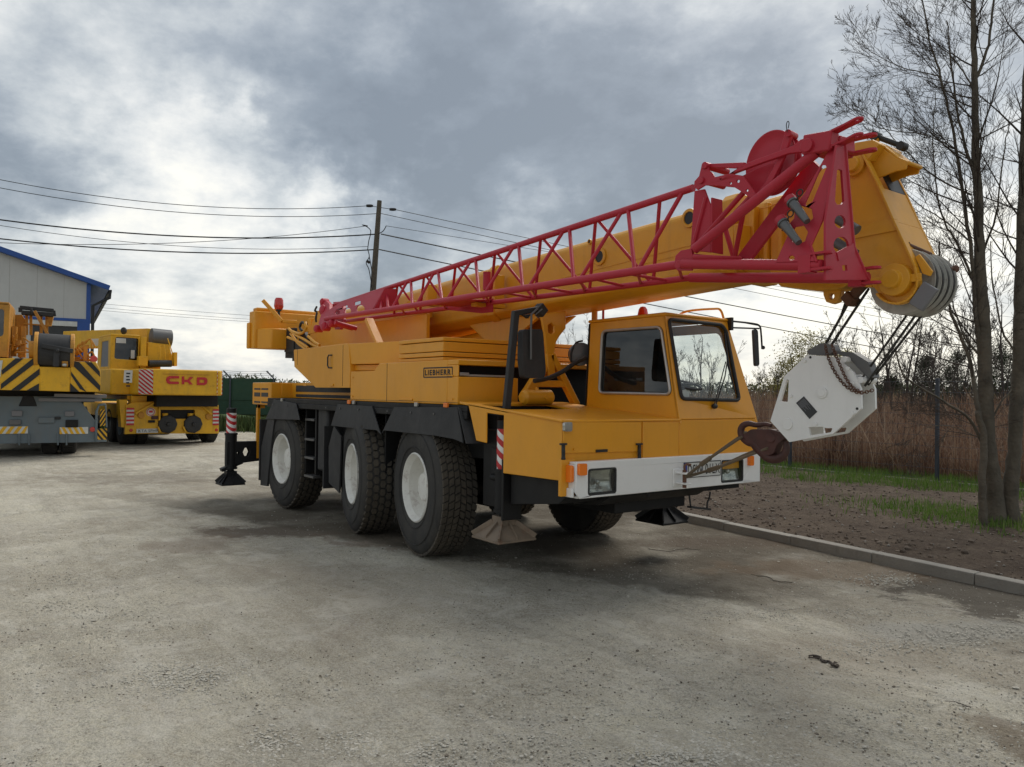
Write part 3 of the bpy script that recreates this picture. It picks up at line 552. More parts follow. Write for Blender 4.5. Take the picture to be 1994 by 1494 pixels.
# left door mirror
ml = bpy.data.objects.new('mirror', None); COL.objects.link(ml); ml.parent = crane; ORG[ml.name] = V((0, 0, 0))
m = MB(); q = lambda x, y: un(x, y, 'x', 2.22)
m.tube(curve_pts([q(1418, 625), q(1465, 630), q(1479, 635), q(1482, 650), q(1484, 680)], 4), .009); m.tube([q(1418, 638), q(1478, 640)], .008); m.box(2.18, 2.26, yl(2.3) - .01, yl(2.3) + .02, 2.26, 2.38); m.ball(q(1486, 677), .02); m.build('mirror_arm', 'seal', ml)
c0 = q(1474, 677); m = MB(); pl = rpoly([c0 + V((.0, -.055, .18)), c0 + V((.0, .015, .175)), c0 + V((0, .045, -.175)), c0 + V((0, -.02, -.185))], .03); m.plate(pl, (-.04, .02, 0)); m.build('mirror_housing', 'seal', ml, .008)
# right mirror on its black gantry post
mr = bpy.data.objects.new('mirror', None); COL.objects.link(mr); mr.parent = crane; ORG[mr.name] = V((0, 0, 0))
q = lambda x, y: un(x, y, 'x', 1.38)
m = MB(); m.bar(q(986, 797), q(1004, 606), .062, .05, up=(1, 0, 0)); m.bar(q(1000, 611), q(1054, 601), .05, .05, up=(1, 0, 0)); m.build('mirror_post', 'seal', mr, .006)
m = MB(); m.bar(q(1046, 597), q(1057, 612), .09, .09, up=(1, 0, 0)); m.plate([q(1014, 614), q(1030, 612), q(1024, 621)], (.04, 0, 0)); m.build('bracket', 'seal', mr, .004)
m = MB(); q = lambda x, y: un(x, y, 'x', 1.46)
m.tube([q(1048, 598), q(1044, 604), q(1035, 612), q(1034, 640), q(1034, 700)], .010); m.tube([q(1056, 602), q(1042, 614), q(1050, 620)], .006); m.build('mirror_arm', 'steel', mr)
pl = rpoly([q(1021, 641), q(1060, 641), q(1066, 720), q(1064, 736), q(1024, 737), q(1020, 700)], .035); m = MB(); m.plate([p - V((.02, 0, 0)) for p in pl], (-.075, 0, 0)); m.build('mirror_housing', 'flap', mr, .018)
m = MB(); pc = [p - V((.097, 0, 0)) for p in pl]; cc = sum(pc, V((0, 0, 0))) / len(pc); m.plate([cc + (p - cc) * .9 for p in pc], (-.004, 0, 0)); m.build('mirror_glass', 'mirror', mr)
# ---- bumper
BX = 2.42
bq = lambda x, y: un(x, y, 'x', BX)
A, B, C_, D = bq(1105, 903), bq(1464, 881), bq(1459, 942), bq(1112, 971)
y0, y1, z0, z1 = -1.225, 1.07, .845, 1.125
def lampwin(x0, x1, ya, yb): a = bq(x0, ya); b = bq(x1, yb); return a.y, b.y, b.z, a.z
L1 = lampwin(1146, 1200, 914, 960); L2 = lampwin(1405, 1447, 903, 943)
holes = [rrect(L1[0], L1[1], L1[2], L1[3], .02), rrect(L2[0], L2[1], L1[2], L1[3], .02)]
m = MB(); m.prism([(y0, z0 + .05), (y0, z1), (y1, z1), (y1, z0), (y0 + .04, z0)], 'x', BX - .02, BX, holes)
m.box(2.34, BX - .02, y0, y1, z1 - .02, z1); m.box(2.34, BX - .02, y0 + .03, y1, z0, z0 + .02); m.box(2.25, BX - .02, y0, y0 + .02, z0 + .05, z1 - .02); m.box(2.25, BX - .02, y1 - .02, y1, z0 + .02, z1 - .02)
m.box(2.27, BX - .02, y0 - .02, y0, z0 + .01, z0 + .08)
bump = m.build('bumper', 'white', crane, .007)
for Lw in (L1, (L2[0], L2[1], L1[2], L1[3])):
    m = MB(); m.prism(rrect(Lw[0], Lw[1], Lw[2], Lw[3], .02), 'x', BX - .07, BX + .002, [rrect(Lw[0] + .012, Lw[1] - .012, Lw[2] + .012, Lw[3] - .012, .014)]); hl_ = m.build('headlight', 'seal', bump)
    m = MB(); w_ = Lw[1] - Lw[0]; h_ = Lw[3] - Lw[2]; yc_ = (Lw[0] + Lw[1]) / 2; zc_ = (Lw[2] + Lw[3]) / 2; gn = 12
    vs = []; 
    for i in range(gn + 1):
        for j in range(gn + 1):
            a_ = -1 + 2 * i / gn; b_ = -1 + 2 * j / gn; vs.append((BX - .075 + .045 * (a_ * a_ + b_ * b_) * .5, yc_ + a_ * (w_ / 2 - .01), zc_ + b_ * (h_ / 2 - .01)))
    m.add(vs, [(i * (gn + 1) + j, (i + 1) * (gn + 1) + j, (i + 1) * (gn + 1) + j + 1, i * (gn + 1) + j + 1) for i in range(gn) for j in range(gn)]); m.ball((BX - .05, yc_ - .01, zc_ - .01), .022); m.build('reflector', 'lamp', hl_)
    m = MB(); m.prism(rrect(Lw[0] + .011, Lw[1] - .011, Lw[2] + .011, Lw[3] - .011, .014), 'x', BX - .012, BX - .006); m.build('lens', 'glass', hl_, smooth=0)
for px, py, w in ((1131, 914, .038), (1459, 897, .030)):
    a = bq(px, py); m = MB(); m.prism(rrect(a.y - w, a.y + w, a.z - .045, a.z + .045, .014), 'x', BX + .001, BX + .032); m.build('indicator', 'amber', bump, .008)
m = MB(); m.prism(rrect(2.30, 2.40, .97, 1.10, .02), 'y', y0 - .028, y0 - .002); m.build('indicator', 'amber', bump, .008)
# number plate
a = bq(1330, 902); b = bq(1402, 923); py0, py1, pz0, pz1 = a.y, b.y, b.z - .012, a.z + .004
m = MB(); m.box(BX + .002, BX + .006, py0, py1, pz0, pz1); npl = m.build('number_plate', 'platewhite', bump)
m = MB(); m.prism([(py0, pz0), (py1, pz0), (py1, pz1), (py0, pz1)], 'x', BX + .0065, BX + .008, [[(py0 + .006, pz0 + .006), (py1 - .006, pz0 + .006), (py1 - .006, pz1 - .006), (py0 + .006, pz1 - .006)]])
m.build('plate_border', 'ink', npl, smooth=0); m = MB(); m.box(BX + .0062, BX + .0075, py0 + .006, py0 + .045, pz0 + .006, pz1 - .006); m.build('blue_band', 'blue', npl)
W = py1 - py0; text_mb('DSW 01LX', (BX + .0085, py0 + .055, pz0 + .022), Y, Z, W - .07, pz1 - pz0 - .044, bold=.004, space=1.1).build('plate_text', 'ink', npl, smooth=0, recalc=False)
m = MB(); m.box(BX + .0087, BX + .0092, py0 + .055 + W * .36, py0 + .055 + W * .40, pz0 + .03, pz1 - .03); m.build('plate_seal', 'greybox', npl)
# tow jaw
tj = bq(1318, 930); m = MB(); m.box(BX, BX + .012, tj.y - .06, tj.y + .10, tj.z - .075, tj.z + .075); m.box(BX + .012, BX + .12, tj.y - .03, tj.y + .05, tj.z + .035, tj.z + .05); m.box(BX + .012, BX + .12, tj.y - .03, tj.y + .05, tj.z - .05, tj.z - .035)
jaw = m.build('tow_jaw', 'white', bump, .005)
TP = V((BX + .075, tj.y + .01, tj.z)); m = MB(); m.cyl(TP - V((0, 0, .08)), TP + V((0, 0, .07)), .017); m.tube(curve_pts([TP + V((0, 0, .07)), TP + V((0, .0, .105)), TP + V((0, .03, .115)), TP + V((0, .075, .11))], 4), .010); m.build('tow_pin', 'rust', jaw)
# folding step under the bumper
s0 = un(1342, 963, 'x', 2.2); s1 = un(1383, 958, 'x', 2.2); s2 = un(1378, 992, 'x', 2.2); s3 = un(1345, 987, 'x', 2.2)
m = MB(); m.tube([s0, s3], .008); m.tube([s1, s1 * .6 + s2 * .4 + V((0, .0, 0)), s1 * .4 + s2 * .6 - V((0, .02, 0)), s2 - V((0, .01, 0))], .008); m.bar(s3 - V((0, .02, 0)), s2 + V((0, .02, 0)), .05, .018); m.build('step', 'seal', crane)
m = MB(); s4 = un(1262, 962, 'x', 2.38); m.tube([s4, s4 - V((0, 0, .02))], .01); m.cyl((2.1, .1, .80), (2.1, .9, .83), .03); m.bar((2.0, -.9, .76), (2.2, 1.0, .80), .08, .05); m.build('under_rail', 'black', crane)
# ================================================================== red folding jib stowed along the boom
jib = bpy.data.objects.new('lattice_jib', None); COL.objects.link(jib); jib.parent = crane; ORG[jib.name] = V((0, 0, 0))
YN, YT, YF = -1.03, -.80, -.56
def lin(a, b, t): return a + (b - a) * t
N0, N1 = un(634, 621, 'y', YN), un(1330, 514, 'y', YN)
T0, T1 = un(642, 598, 'y', YT), un(1350, 366, 'y', YT)
F0, F1 = un(700, 622, 'y', YF), un(1345, 541, 'y', YF)
def onN(px): return N0 + (N1 - N0) * sol(px, N0, N1)
def sol(px, a, b):
    """parameter along a-b that projects to image column px"""
    lo, hi = -.2, 1.3
    def pj(t):
        q = a + (b - a) * t - CAM; return CX + F * q.dot(cR) / q.dot(cf)
    for _ in range(40):
        mi = (lo + hi) / 2
        if pj(mi) < px: lo = mi
        else: hi = mi
    return lo
def onT(px): return T0 + (T1 - T0) * sol(px, T0, T1)
def onF(px): return F0 + (F1 - F0) * sol(px, F0, F1)
m = MB()
m.tube([N0, N1], .031, 12); m.tube([T0, T1], .027, 12); m.tube([onF(640), F1], .025, 12)
m.build('chord', 'red', jib)
m = MB()
nearv = [(752, 756), (800, 803), (853, 861), (926, 933), (1010, 1018), (1109, 1117), (1223, 1236)]
for k, (a, b) in enumerate(nearv): m.tube([onT(a), onN(b)], .0165, 8)
near_lo = [735] + [b for a, b in nearv]
for k, (a, b) in enumerate(nearv): m.tube([onT(a - 6 - k), onN(near_lo[k] + 6 + k)], .0155, 8)
m.tube([onT(1330), onN(1242)], .0165, 8)
far_t = [774, 826, 887, 964, 1053, 1160, 1285]
for k, a in enumerate(far_t):
    m.tube([onT(a), onF(a - 7 - k)], .0145, 8)
    if k < 6: m.tube([onT(a + 3), onF(far_t[k + 1] - 12 - k)], .0135, 8)
m.build('lacing', 'red', jib)
m = MB()
for a, b in ((975, 1035), (1045, 1115), (1150, 1215), (1215, 1300)): m.tube([onN(a), onF(b)], .012, 8); 
for a in (780, 860, 945, 1035, 1130, 1240, 1320): m.tube([onN(a), onF(a + 8)], .012, 8)
m.build('cross_bracing', 'red', jib)
# the plate at the tail of the jib with round cut-outs and slots
tl = [onT(640), onT(732), onT(742), lin(onT(728), onN(722), .95), onN(640)]
def onpl(px, py):     # plane through near chord and top chord
    n = (T1 - N0).cross(N1 - N0).normalized(); d = ray(px, py); return CAM + d * ((N0 - CAM).dot(n) / d.dot(n))
def ell(px, py, rx, ry, n=14): return [onpl(px + rx * math.cos(2 * PI * k / n), py + ry * math.sin(2 * PI * k / n)) for k in range(n)]
hl = [ell(657, 609, 5, 5), ell(677, 606, 6.5, 6.5), ell(702, 602, 8, 8), [onpl(*p) for p in ((666, 597.5), (676, 594), (677, 598.5), (667, 602))], [onpl(*p) for p in ((690, 589), (702, 585.5), (702, 592), (690, 595.5))]]
m = MB(); m.plate([onpl(*p) for p in ((640, 604), (640, 616), (720, 606), (727, 600), (748, 562), (735, 566), (660, 590))], (0, .012, 0), hl)
m.plate([onpl(748, 562), onpl(727, 602), onpl(727, 602) + V((.1, .3, 0)), onpl(748, 562) + V((.05, .12, 0))], (.012, 0, 0))
m.build('tail_plate', 'red', jib, .002)
m = MB()
m.plate([onpl(*p) for p in ((622, 586), (634, 585), (641, 592), (641, 620), (634, 640), (624, 640), (620, 630), (625, 612))], (0, .05, 0)); m.plate([p + V((0, .2, 0)) for p in [onpl(*p) for p in ((622, 586), (634, 585), (641, 592), (641, 620), (634, 640), (624, 640))]], (0, .04, 0))
for x, y, r in ((628, 604, .075), (616, 640, .05), (630, 636, .06), (644, 630, .05), (628, 588, .05)):
    p = onpl(x, y); m.lathe([(.001, -.03), (r * .6, -.03), (r, -.01), (r, .08), (.001, .08)], p, Y, 18)
for x in (645, 652): p = onpl(x, 628); m.cyl(p, p + V((0, .3, -.06)), .03)
m.build('jib_head', 'red', jib, .004)
m = MB(); p = onpl(617, 608); m.tube(curve_pts([p + V((0, 0, .08)), p + V((-.02, -.02, .02)), p, p + V((.02, -.02, -.08)), p + V((-.02, 0, -.13))], 5), .014); m.build('rope_socket', 'wire', jib)
# plates hanging under the jib
m = MB(); m.plate([onF(840) + V((0, -.02, .02)), onF(962) + V((0, -.02, .04)), onF(962) + V((0, -.02, -.10)), onF(940) + V((0, -.02, -.10))], (0, .015, 0))
m.plate([onN(830), onN(880), onF(962) + V((0, -.03, .03)), onF(900) + V((0, -.03, 0))], (0, 0, -.012)); m.build('under_plate', 'red', jib, .003)
m = MB(); p = un(948, 553, 'y', -.66); m.cyl(p - V((0, 0, .06)), p + V((0, 0, .12)), .04, seg=16); m.build('pin_sleeve', 'red', jib)
# ---- root frame
XR = 4.35
n_ = lambda x, y: un(x, y, 'y', -1.06)
t_ = lambda x, y: un(x, y, 'y', -.90)
rx = lambda x, y: un(x, y, 'x', XR)
m = MB()
m.tube([n_(1330, 514), n_(1600, 517)], .034, 14); m.tube([un(1345, 541, 'y', YF), un(1690, 541, 'y', -.57)], .036, 14)
m.tube([n_(1352, 486), t_(1589, 297)], .034, 14)
m.tube([t_(1345, 500), t_(1375, 385)], .018); m.tube([t_(1352, 483), t_(1448, 375)], .018); m.tube([un(1430, 505, 'y', -.6), un(1450, 400, 'y', -.75)], .018)
m.bar(un(1447, 508, 'y', -.70), un(1590, 318, 'y', -.74), .10, .03, up=(0, 1, 0)); m.tube([un(1405, 420, 'y', -.6), un(1428, 500, 'y', -.6)], .018); m.tube([t_(1420, 430), t_(1462, 385)], .022)
m.tube([n_(1352, 500), n_(1440, 505), un(1440, 505, 'y', -.6)], .02)
m.build('root_tube', 'red', jib)
m = MB(); m.plate([t_(*p) for p in ((1352, 372), (1372, 368), (1384, 400), (1384, 492), (1344, 488))], (0, .012, 0)); m.plate([t_(1384, 385), t_(1384, 492), t_(1384, 492) + V((.0, .12, 0)), t_(1386, 385) + V((.0, .10, 0))], (.012, 0, 0))
m.plate([n_(*p) for p in ((1312, 517), (1315, 498), (1325, 488), (1346, 484), (1350, 503), (1346, 527), (1318, 527))], (0, .02, 0)); pp = n_(1325, 515); m.cyl(pp - V((0, .02, 0)), pp, .028)
m.build('gusset', 'red', jib, .004)
# sheave and arms on top
sc_ = un(1505, 318, 'y', -.80)
m = MB(); R_ = .205; m.lathe([(.03, -.02), (.12, -.012), (.165, -.012), (R_ - .006, -.03), (R_, -.028), (R_, -.018), (R_ - .03, 0), (R_, .018), (R_, .028), (R_ - .006, .03), (.165, .012), (.03, .02)], sc_, (.12, 1, 0), 48, cap=True); m.build('jib_sheave', 'red', jib)
def armp(pts, y, th, name='arm', holes=()):
    m = MB(); m.plate(P('y', y, pts), (0, th, 0), [P('y', y, h) for h in holes]); return m.build(name, 'red', jib, .004)
def circ(x, y, r, n=12): return [(x + r * math.cos(2 * PI * k / n), y + r * math.sin(2 * PI * k / n)) for k in range(n)]
armp([(1391, 350), (1415, 341), (1450, 319), (1520, 293), (1545, 283), (1558, 272), (1572, 268), (1583, 275), (1584, 290), (1572, 297), (1552, 297), (1535, 299), (1480, 318), (1440, 333), (1400, 349)], -.93, .03)
armp([(1378, 319), (1450, 316), (1447, 326), (1440, 328), (1379, 326)], -.93, .02); armp([(1378, 319), (1450, 316), (1447, 326), (1440, 328), (1379, 326)], -.78, .02)
armp([(1366, 322), (1376, 318), (1380, 332), (1386, 336), (1392, 345), (1420, 338), (1445, 342), (1458, 358), (1477, 385), (1464, 389), (1448, 376), (1430, 365), (1400, 362), (1372, 361), (1358, 370), (1351, 364), (1352, 353), (1361, 343)], -.95, .015, 'bracket', [circ(1403, 349, 2), circ(1422.5, 357, 2.3), circ(1437, 353, 3.2), circ(1454.5, 371, 2.5)])
armp([(1470, 380), (1490, 356), (1513, 312), (1527, 262), (1535, 256), (1541, 262), (1524, 312), (1500, 360), (1480, 386)], -.90, .025, 'arm')
armp([(1440, 345), (1475, 327), (1500, 318), (1524, 315), (1515, 345), (1490, 378), (1476, 384), (1462, 360)], -.83, .012, 'guard')
for x, y, r in ((1364, 351, .022), (1569, 283, .040), (1371, 322, .024)):
    m = MB(); p = un(x, y, 'y', -.965); m.cyl(p, p + V((0, .25, 0)), r, seg=18); m.build('pivot_pin', 'red', jib, .003)
m = MB(); p = un(1534, 259, 'y', -.93); m.cyl(p - V((.0, .0, 0)), un(1548, 266, 'y', -.80), .022); m.build('pivot_pin', 'red', jib)
m = MB(); p = un(1533, 257, 'y', -.94); m.tube(curve_pts([p, p + V((-.005, 0, .025)), p + V((-.006, 0, .05)), p + V((.004, 0, .065)), p + V((.012, 0, .05)), p + V((.006, 0, .02))], 4), .0028, 5); m.build('pin_clip', 'wire', jib)
# apex lugs
def lug(p, d, L_, parent=jib):
    m = MB(); d = V(d).normalized(); s_ = d.cross(Z).normalized()
    for dz in (-.045, .045):
        base = p + V((0, 0, dz)); o_ = [base - s_ * .035, base - s_ * .03 + d * L_ * .6] + [base + d * (L_ + .035 * math.sin(t)) - s_ * .035 * math.cos(t) for t in [PI * k / 8 for k in range(9)]] + [base + s_ * .03 + d * L_ * .6, base + s_ * .035]
        m.plate(o_, (0, 0, .014), [[base + d * L_ + s_ * (.016 * math.cos(a)) + d * (.016 * math.sin(a)) for a in [2 * PI * k / 10 for k in range(10)]]])
    m.bar(p - d * .06, p + d * .02, .07, .105); return m.build('clevis_lug', 'red', jib, .003)
lug(t_(1618, 277), (1, -.05, .18), .17); lug(un(1650, 290, 'y', -.66), (1, .15, 0), .14)
lug(n_(1578, 514), (1, 0, 0), .10); lug(un(1675, 541, 'y', -.58), (1, 0.08, 0), .09)
m = MB(); m.bar(t_(1570, 285), t_(1625, 276), .09, .12); m.bar(un(1625, 280, 'y', -.86), un(1655, 288, 'y', -.68), .07, .09); m.build('apex_block', 'red', jib, .01)
# light-facing side strut plate with cut-outs
sp = lambda x, y: un(x, y, 'y', -1.10 + .20 * (515 - y) / 235)
outer = [sp(*p) for p in ((1619, 283), (1634, 283), (1611, 380), (1600, 430), (1577, 478), (1587, 509), (1510, 511), (1533, 460), (1530, 443), (1546, 425), (1548, 400), (1567, 375))]
h1 = [sp(*p) for p in ((1600, 322), (1607, 322), (1609, 326), (1582, 392), (1569, 402), (1567, 398))]
h2 = [sp(*p) for p in ((1550, 405), (1556, 400), (1580, 407), (1583, 425), (1572, 436), (1560, 428), (1553, 420))]
h3 = [sp(*p) for p in ((1540, 455), (1548, 443), (1565, 440), (1573, 452), (1567, 470), (1552, 476), (1541, 470))]
h4 = [sp(1541 + 6 * math.cos(a), 503 + 5 * math.sin(a)) for a in [2 * PI * k / 10 for k in range(10)]]
m = MB(); m.plate(outer, (0, .014, .003), [h1, h2, h3, h4]); m.tube([sp(1636, 284), sp(1612, 380), sp(1601, 430), sp(1579, 478), sp(1590, 510)], .008, 6); m.build('strut_plate', 'red', jib, .003)
# front strut plate
o5 = [rx(*p) for p in ((1630, 282), (1645, 282), (1662, 480), (1690, 545), (1608, 545), (1608, 430))]
hh = [[rx(*p) for p in ((1630, 332), (1634, 329), (1640, 332), (1644, 392), (1640, 398), (1630, 399), (1626, 392), (1628, 360))], [rx(1636 + 11 * math.cos(a), 432 + 13 * math.sin(a)) for a in [2 * PI * k / 14 for k in range(14)]], [rx(1638 + 15 * math.cos(a), 478 + 17 * math.sin(a)) for a in [2 * PI * k / 16 for k in range(16)]], [rx(*p) for p in ((1640, 517), (1649, 516), (1650, 527), (1641, 527))]]
m = MB(); m.plate(o5, (-.014, 0, 0), hh); m.tube([rx(1646, 282), rx(1663, 480), rx(1691, 544)], .009, 6); m.bar(rx(1630, 500), rx(1662, 482), .012, .05); m.build('strut_plate', 'red', jib, .003)
for a, b in (((1552, 396), (1583, 436)), ((1534, 436), (1567, 477))):
    p0 = sp(*a) + V((0, -.05, 0)); p1 = sp(*b) + V((0, -.05, 0)); m = MB(); m.cyl(p0, p0 + (p1 - p0) * .95, .030, .020, seg=16); m.cyl(p0 + (p1 - p0) * .0, p0 + (p1 - p0) * .06, .036, seg=16); pin = m.build('stowed_pin', 'steel', jib)
    m = MB(); m.cyl(p0 - (p1 - p0) * .17, p0 - (p1 - p0) * .01, .036, seg=16); m.build('pin_boss', 'red', pin)
    m = MB(); m.tube(ring(p0 + V((.05, 0, .045)), .020, X, Z, 12), .004, 6, closed=True); m.tube([p0 + V((.04, 0, .025)), p0 + V((0, -.01, -.05))], .004); m.build('split_ring', 'wire', pin)
for x, y in ((1640, 432), (1636, 478)):
    p0 = un(x, y, 'y', -.6); m = MB(); m.cyl(p0 + V((-.08, 0, .06)), p0 + V((.10, .0, -.07)), .032, seg=16); m.build('stowed_pin', 'steel', jib)
m = MB(); m.tube(curve_pts([un(x, y, 'y', -.45) for x, y in ((1478, 406), (1500, 402), (1530, 385), (1560, 350), (1582, 322))], 5), .005, 6); m.build('control_cable', 'yellow2', jib)
# ================================================================== boom head
head = bpy.data.objects.new('boom_head', None); COL.objects.link(head); head.parent = crane; ORG[head.name] = V((0, 0, 0))
YA, YB = -.30, .03
hp = lambda x, y, yy=YA: un(x, y, 'y', yy)
cs = un(1748, 546, 'y', YA)          # sheave axle
prof = [(1600, 330), (1640, 312), (1652, 304), (1684, 300), (1716, 364), (1745, 430), (1786, 520), (1792, 545), (1790, 562)]
arc = [(1748 + 44 * math.cos(a), 546 + 46 * math.sin(a)) for a in [math.radians(d) for d in range(25, 150, 12)]]
outl = [hp(*p) for p in prof + arc + [(1698, 556), (1640, 549), (1560, 545), (1500, 540), (1500, 400)]]
m = MB(); m.plate(outl, (0, .022, 0)); m.plate([p + V((0, YB - YA, 0)) for p in outl], (0, .022, 0)); sd = m.build('side_plate', 'yellow2', head, .004)
m = MB()                              # raised edge flange and doubler
fl_ = [hp(*p) - V((0, .012, 0)) for p in prof[3:] + arc]
for a, b in zip(fl_, fl_[1:]): m.bar(a, b, .055, .014, up=V((b - a)).cross(Y))
m.plate([hp(1640, 448) - V((0, .012, 0)), hp(1742, 425) - V((0, .012, 0)), hp(1752, 448) - V((0, .012, 0)), hp(1640, 470) - V((0, .012, 0))], (0, .012, 0)); m.build('edge_flange', 'yellow2', head, .003)
p = hp(1666, 322); m = MB(); m.lathe([(.001, -.06), (.045, -.06), (.05, -.045), (.052, -.03), (.072, -.03), (.072, 0)], p, -Y * -1, 28); m.build('roller_boss', 'yellow2', head, .003)
m = MB(); m.lathe([(.001, -.10), (.055, -.10), (.06, -.06), (.10, -.055), (.105, 0)], cs, Y, 28); m.bar(cs + V((-.16, -.06, 0)), cs + V((-.03, -.06, .005)), .045, .035); m.bar(cs + V((.03, -.03, 0)), cs + V((.16, -.03, .0)), .012, .05); m.build('axle_boss', 'yellow2', head, .003)
# front cover between the side plates
def strip(pts, ya, yb, th, name, mt='yellow2'):
    m = MB()
    for (a, b) in zip(pts, pts[1:]):
        A_ = V((a.x, ya, a.z)); B_ = V((a.x, yb, a.z)); C2 = V((b.x, yb, b.z)); D2 = V((b.x, ya, b.z)); nn = (B_ - A_).cross(D2 - A_).normalized() * th
        m.hexa([A_, B_, C2, D2], [A_ + nn, B_ + nn, C2 + nn, D2 + nn])
    return m.build(name, mt, head, .003)
fp = [hp(*p) for p in ((1714, 364), (1745, 432), (1781, 510))]
strip(fp, YA - .002, YB + .03, .012, 'front_cover')
strip([hp(*p) for p in ((1500, 540), (1560, 545), (1640, 549), (1698, 556))], YA, YB, .012, 'bottom_cover')
strip([hp(1684, 303), hp(1714, 364)], YA + .14, YB + .03, .012, 'inner_cover', 'dark')
# hood (beak) over the top rollers
bk = [un(x, y, 'y', -.24) for x, y in ((1682, 285), (1700, 280), (1722, 284), (1750, 306), (1768, 314))]; BD = .17
m = MB()
for a, b in zip(bk, bk[1:]): m.hexa([a, a + V((0, BD, 0)), b + V((0, BD, 0)), b], [a - V((0, 0, .02)), a + V((0, BD, -.02)), b + V((0, BD, -.02)), b - V((0, 0, .02))])
bs = [un(x, y, 'y', -.24) for x, y in ((1682, 288), (1700, 284), (1722, 290), (1748, 309), (1768, 317), (1764, 330), (1744, 334), (1704, 350), (1688, 315))]
m.plate(bs, (0, .012, 0)); m.plate([p + V((0, BD - .01, 0)) for p in bs], (0, .012, 0)); m.tube([bs[4], bs[4] + V((0, BD, 0))], .014, 8)
m.plate([un(x, y, 'y', -.32) for x, y in ((1660, 300), (1664, 278), (1700, 272), (1712, 280), (1690, 312))], (0, .30, 0))
m.build('beak', 'yellow2', head, .008)
m = MB(); a = un(1706, 266, 'y', -.15); b = un(1757, 285, 'y', -.10); m.cyl(a, b, .018); m.cyl(a - V((0, .03, 0)), a + V((0, .03, 0)), .03); m.cyl(b - V((0, .03, 0)), b + V((0, .03, 0)), .028); m.build('guide_roller', 'seal', head)
m = MB(); m.plate([un(x, y, 'y', -.17) for x, y in ((1694, 285), (1703, 264), (1709, 264), (1710, 282))], (0, .02, 0)); m.build('roller_bracket', 'yellow2', head)
# sheave pack
SR = .205
for k in range(4):
    yk = -.225 + .076 * k
    m = MB(); m.lathe([(.03, -.022), (SR - .06, -.022), (SR, -.034), (SR + .002, -.030), (SR - .045, -.012), (SR - .05, 0), (SR - .045, .012), (SR + .002, .030), (SR, .034), (SR - .06, .022), (.03, .022)], (cs.x + .005, yk, cs.z - .005), Y, 56)
    m.build('head_sheave', 'sheave', head, smooth=25)
    m = MB(); m.tube([(cs.x + .005 + (SR - .016) * math.cos(a), yk, cs.z - .005 + (SR - .026) * math.sin(a)) for a in [math.radians(d) for d in range(-150, 100, 8)]], .017, 6); m.build('reeved_rope', 'wire', head)
m = MB(); m.plate([hp(*p) for p in ((1782, 500), (1790, 495), (1815, 528), (1810, 538), (1796, 533))], (0, .02, 0)); m.build('rope_guard', 'yellow2', head, .003)
a = un(1770, 478, 'y', -.25); b = un(1812, 496, 'y', -.1); m = MB(); m.cyl(a, b, .014); m.tube([a + V((0, 0, .02)), a + V((0, -.01, -.06)), hp(1790, 533)], .006); m.cyl(un(1818, 521, 'y', -.1), un(1860, 524, 'y', .05), .012); m.ball(un(1860, 524, 'y', .05), .026); m.build('guard_rod', 'rust', head)
m = MB(); q = un(1797, 577, 'y', -.32); m.bar(q + V((-.04, 0, -.065)), q + V((.05, 0, .06)), .10, .03, up=(0, 1, 0)); m.build('limit_box', 'greybox', head, .006)
# lug under the boom and rope dead-end
m = MB(); m.plate([un(x, y, 'y', -.10) for x, y in ((1601, 540), (1638, 540), (1637, 572), (1632, 588), (1620, 592), (1608, 588), (1603, 575))], (0, .05, 0), [[un(1619 + 5 * math.cos(a_), 577 + 6 * math.sin(a_), 'y', -.10) for a_ in [2 * PI * k / 12 for k in range(12)]]]); m.plate([un(x, y, 'y', -.2) for x, y in ((1500, 540), (1660, 545), (1640, 560), (1590, 566), (1520, 558))], (0, .22, 0)); m.build('under_lug', 'yellow2', head, .005)
m = MB(); s0 = un(1682, 553, 'y', -.16); s1 = un(1650, 590, 'y', -.14); m.bar(s0, s1 * .7 + s0 * .3, .05, .06); m.bar(s0 * .4 + s1 * .6, s1, .085, .085); m.build('rope_wedge', 'rust', head, .008)
# ---- hook block (hangs from the ropes: a thing of its own)
hb = thing('hook_block', 'white eight-sided hook block hanging tilted from the boom head ropes', 'hook block', un(1590, 780, 'y', -.12))
oct_ = [(1572, 691), (1626, 696), (1662, 725), (1676, 757), (1677, 796), (1622, 845), (1537, 861), (1500, 820), (1527, 733)]
HA, HB = -.20, -.02
ho = [un(x, y, 'y', HA) for x, y in oct_]
ha = rpoly([un(x, y, 'y', HA) for x, y in ((1532, 738), (1536, 740), (1534, 783), (1519, 782))], .008, 3); hbb = rpoly([un(x, y, 'y', HA) for x, y in ((1574, 832), (1601, 831), (1608, 834), (1621, 834), (1618, 842), (1577, 848))], .008, 3)
m = MB(); m.plate(ho, (0, .022, 0), [ha, hbb]); m.build('cheek_plate', 'white', hb, .004)
m = MB(); m.plate([p + V((0, HB - HA, 0)) for p in ho], (0, .022, 0), [[p + V((0, HB - HA, 0)) for p in ha], [p + V((0, HB - HA, 0)) for p in hbb]]); m.build('cheek_plate', 'white', hb, .004)
hc = un(1601, 765, 'y', HA)
for k, yk in enumerate((-.15, -.11, -.07)):
    m = MB(); m.lathe([(.03, -.018), (.15, -.015), (.19, -.02), (.172, 0), (.19, .02), (.15, .015), (.03, .018)], (hc.x, yk + .01, hc.z + .0), Y, 40); m.build('block_sheave', 'sheave', hb)
m = MB(); m.cyl(hc - V((0, .012, 0)), hc + V((0, .22, 0)), .040, seg=24); m.cyl(hc - V((0, .016, 0)), hc - V((0, .01, 0)), .028, seg=20)
m.build('axle', 'white', hb, .003)
m = MB(); p = un(1534, 826, 'y', HA); m.cyl(p - V((0, .010, 0)), p + V((0, .22, 0)), .042, seg=24); m.build('hook_axle', 'white', hb, .003)
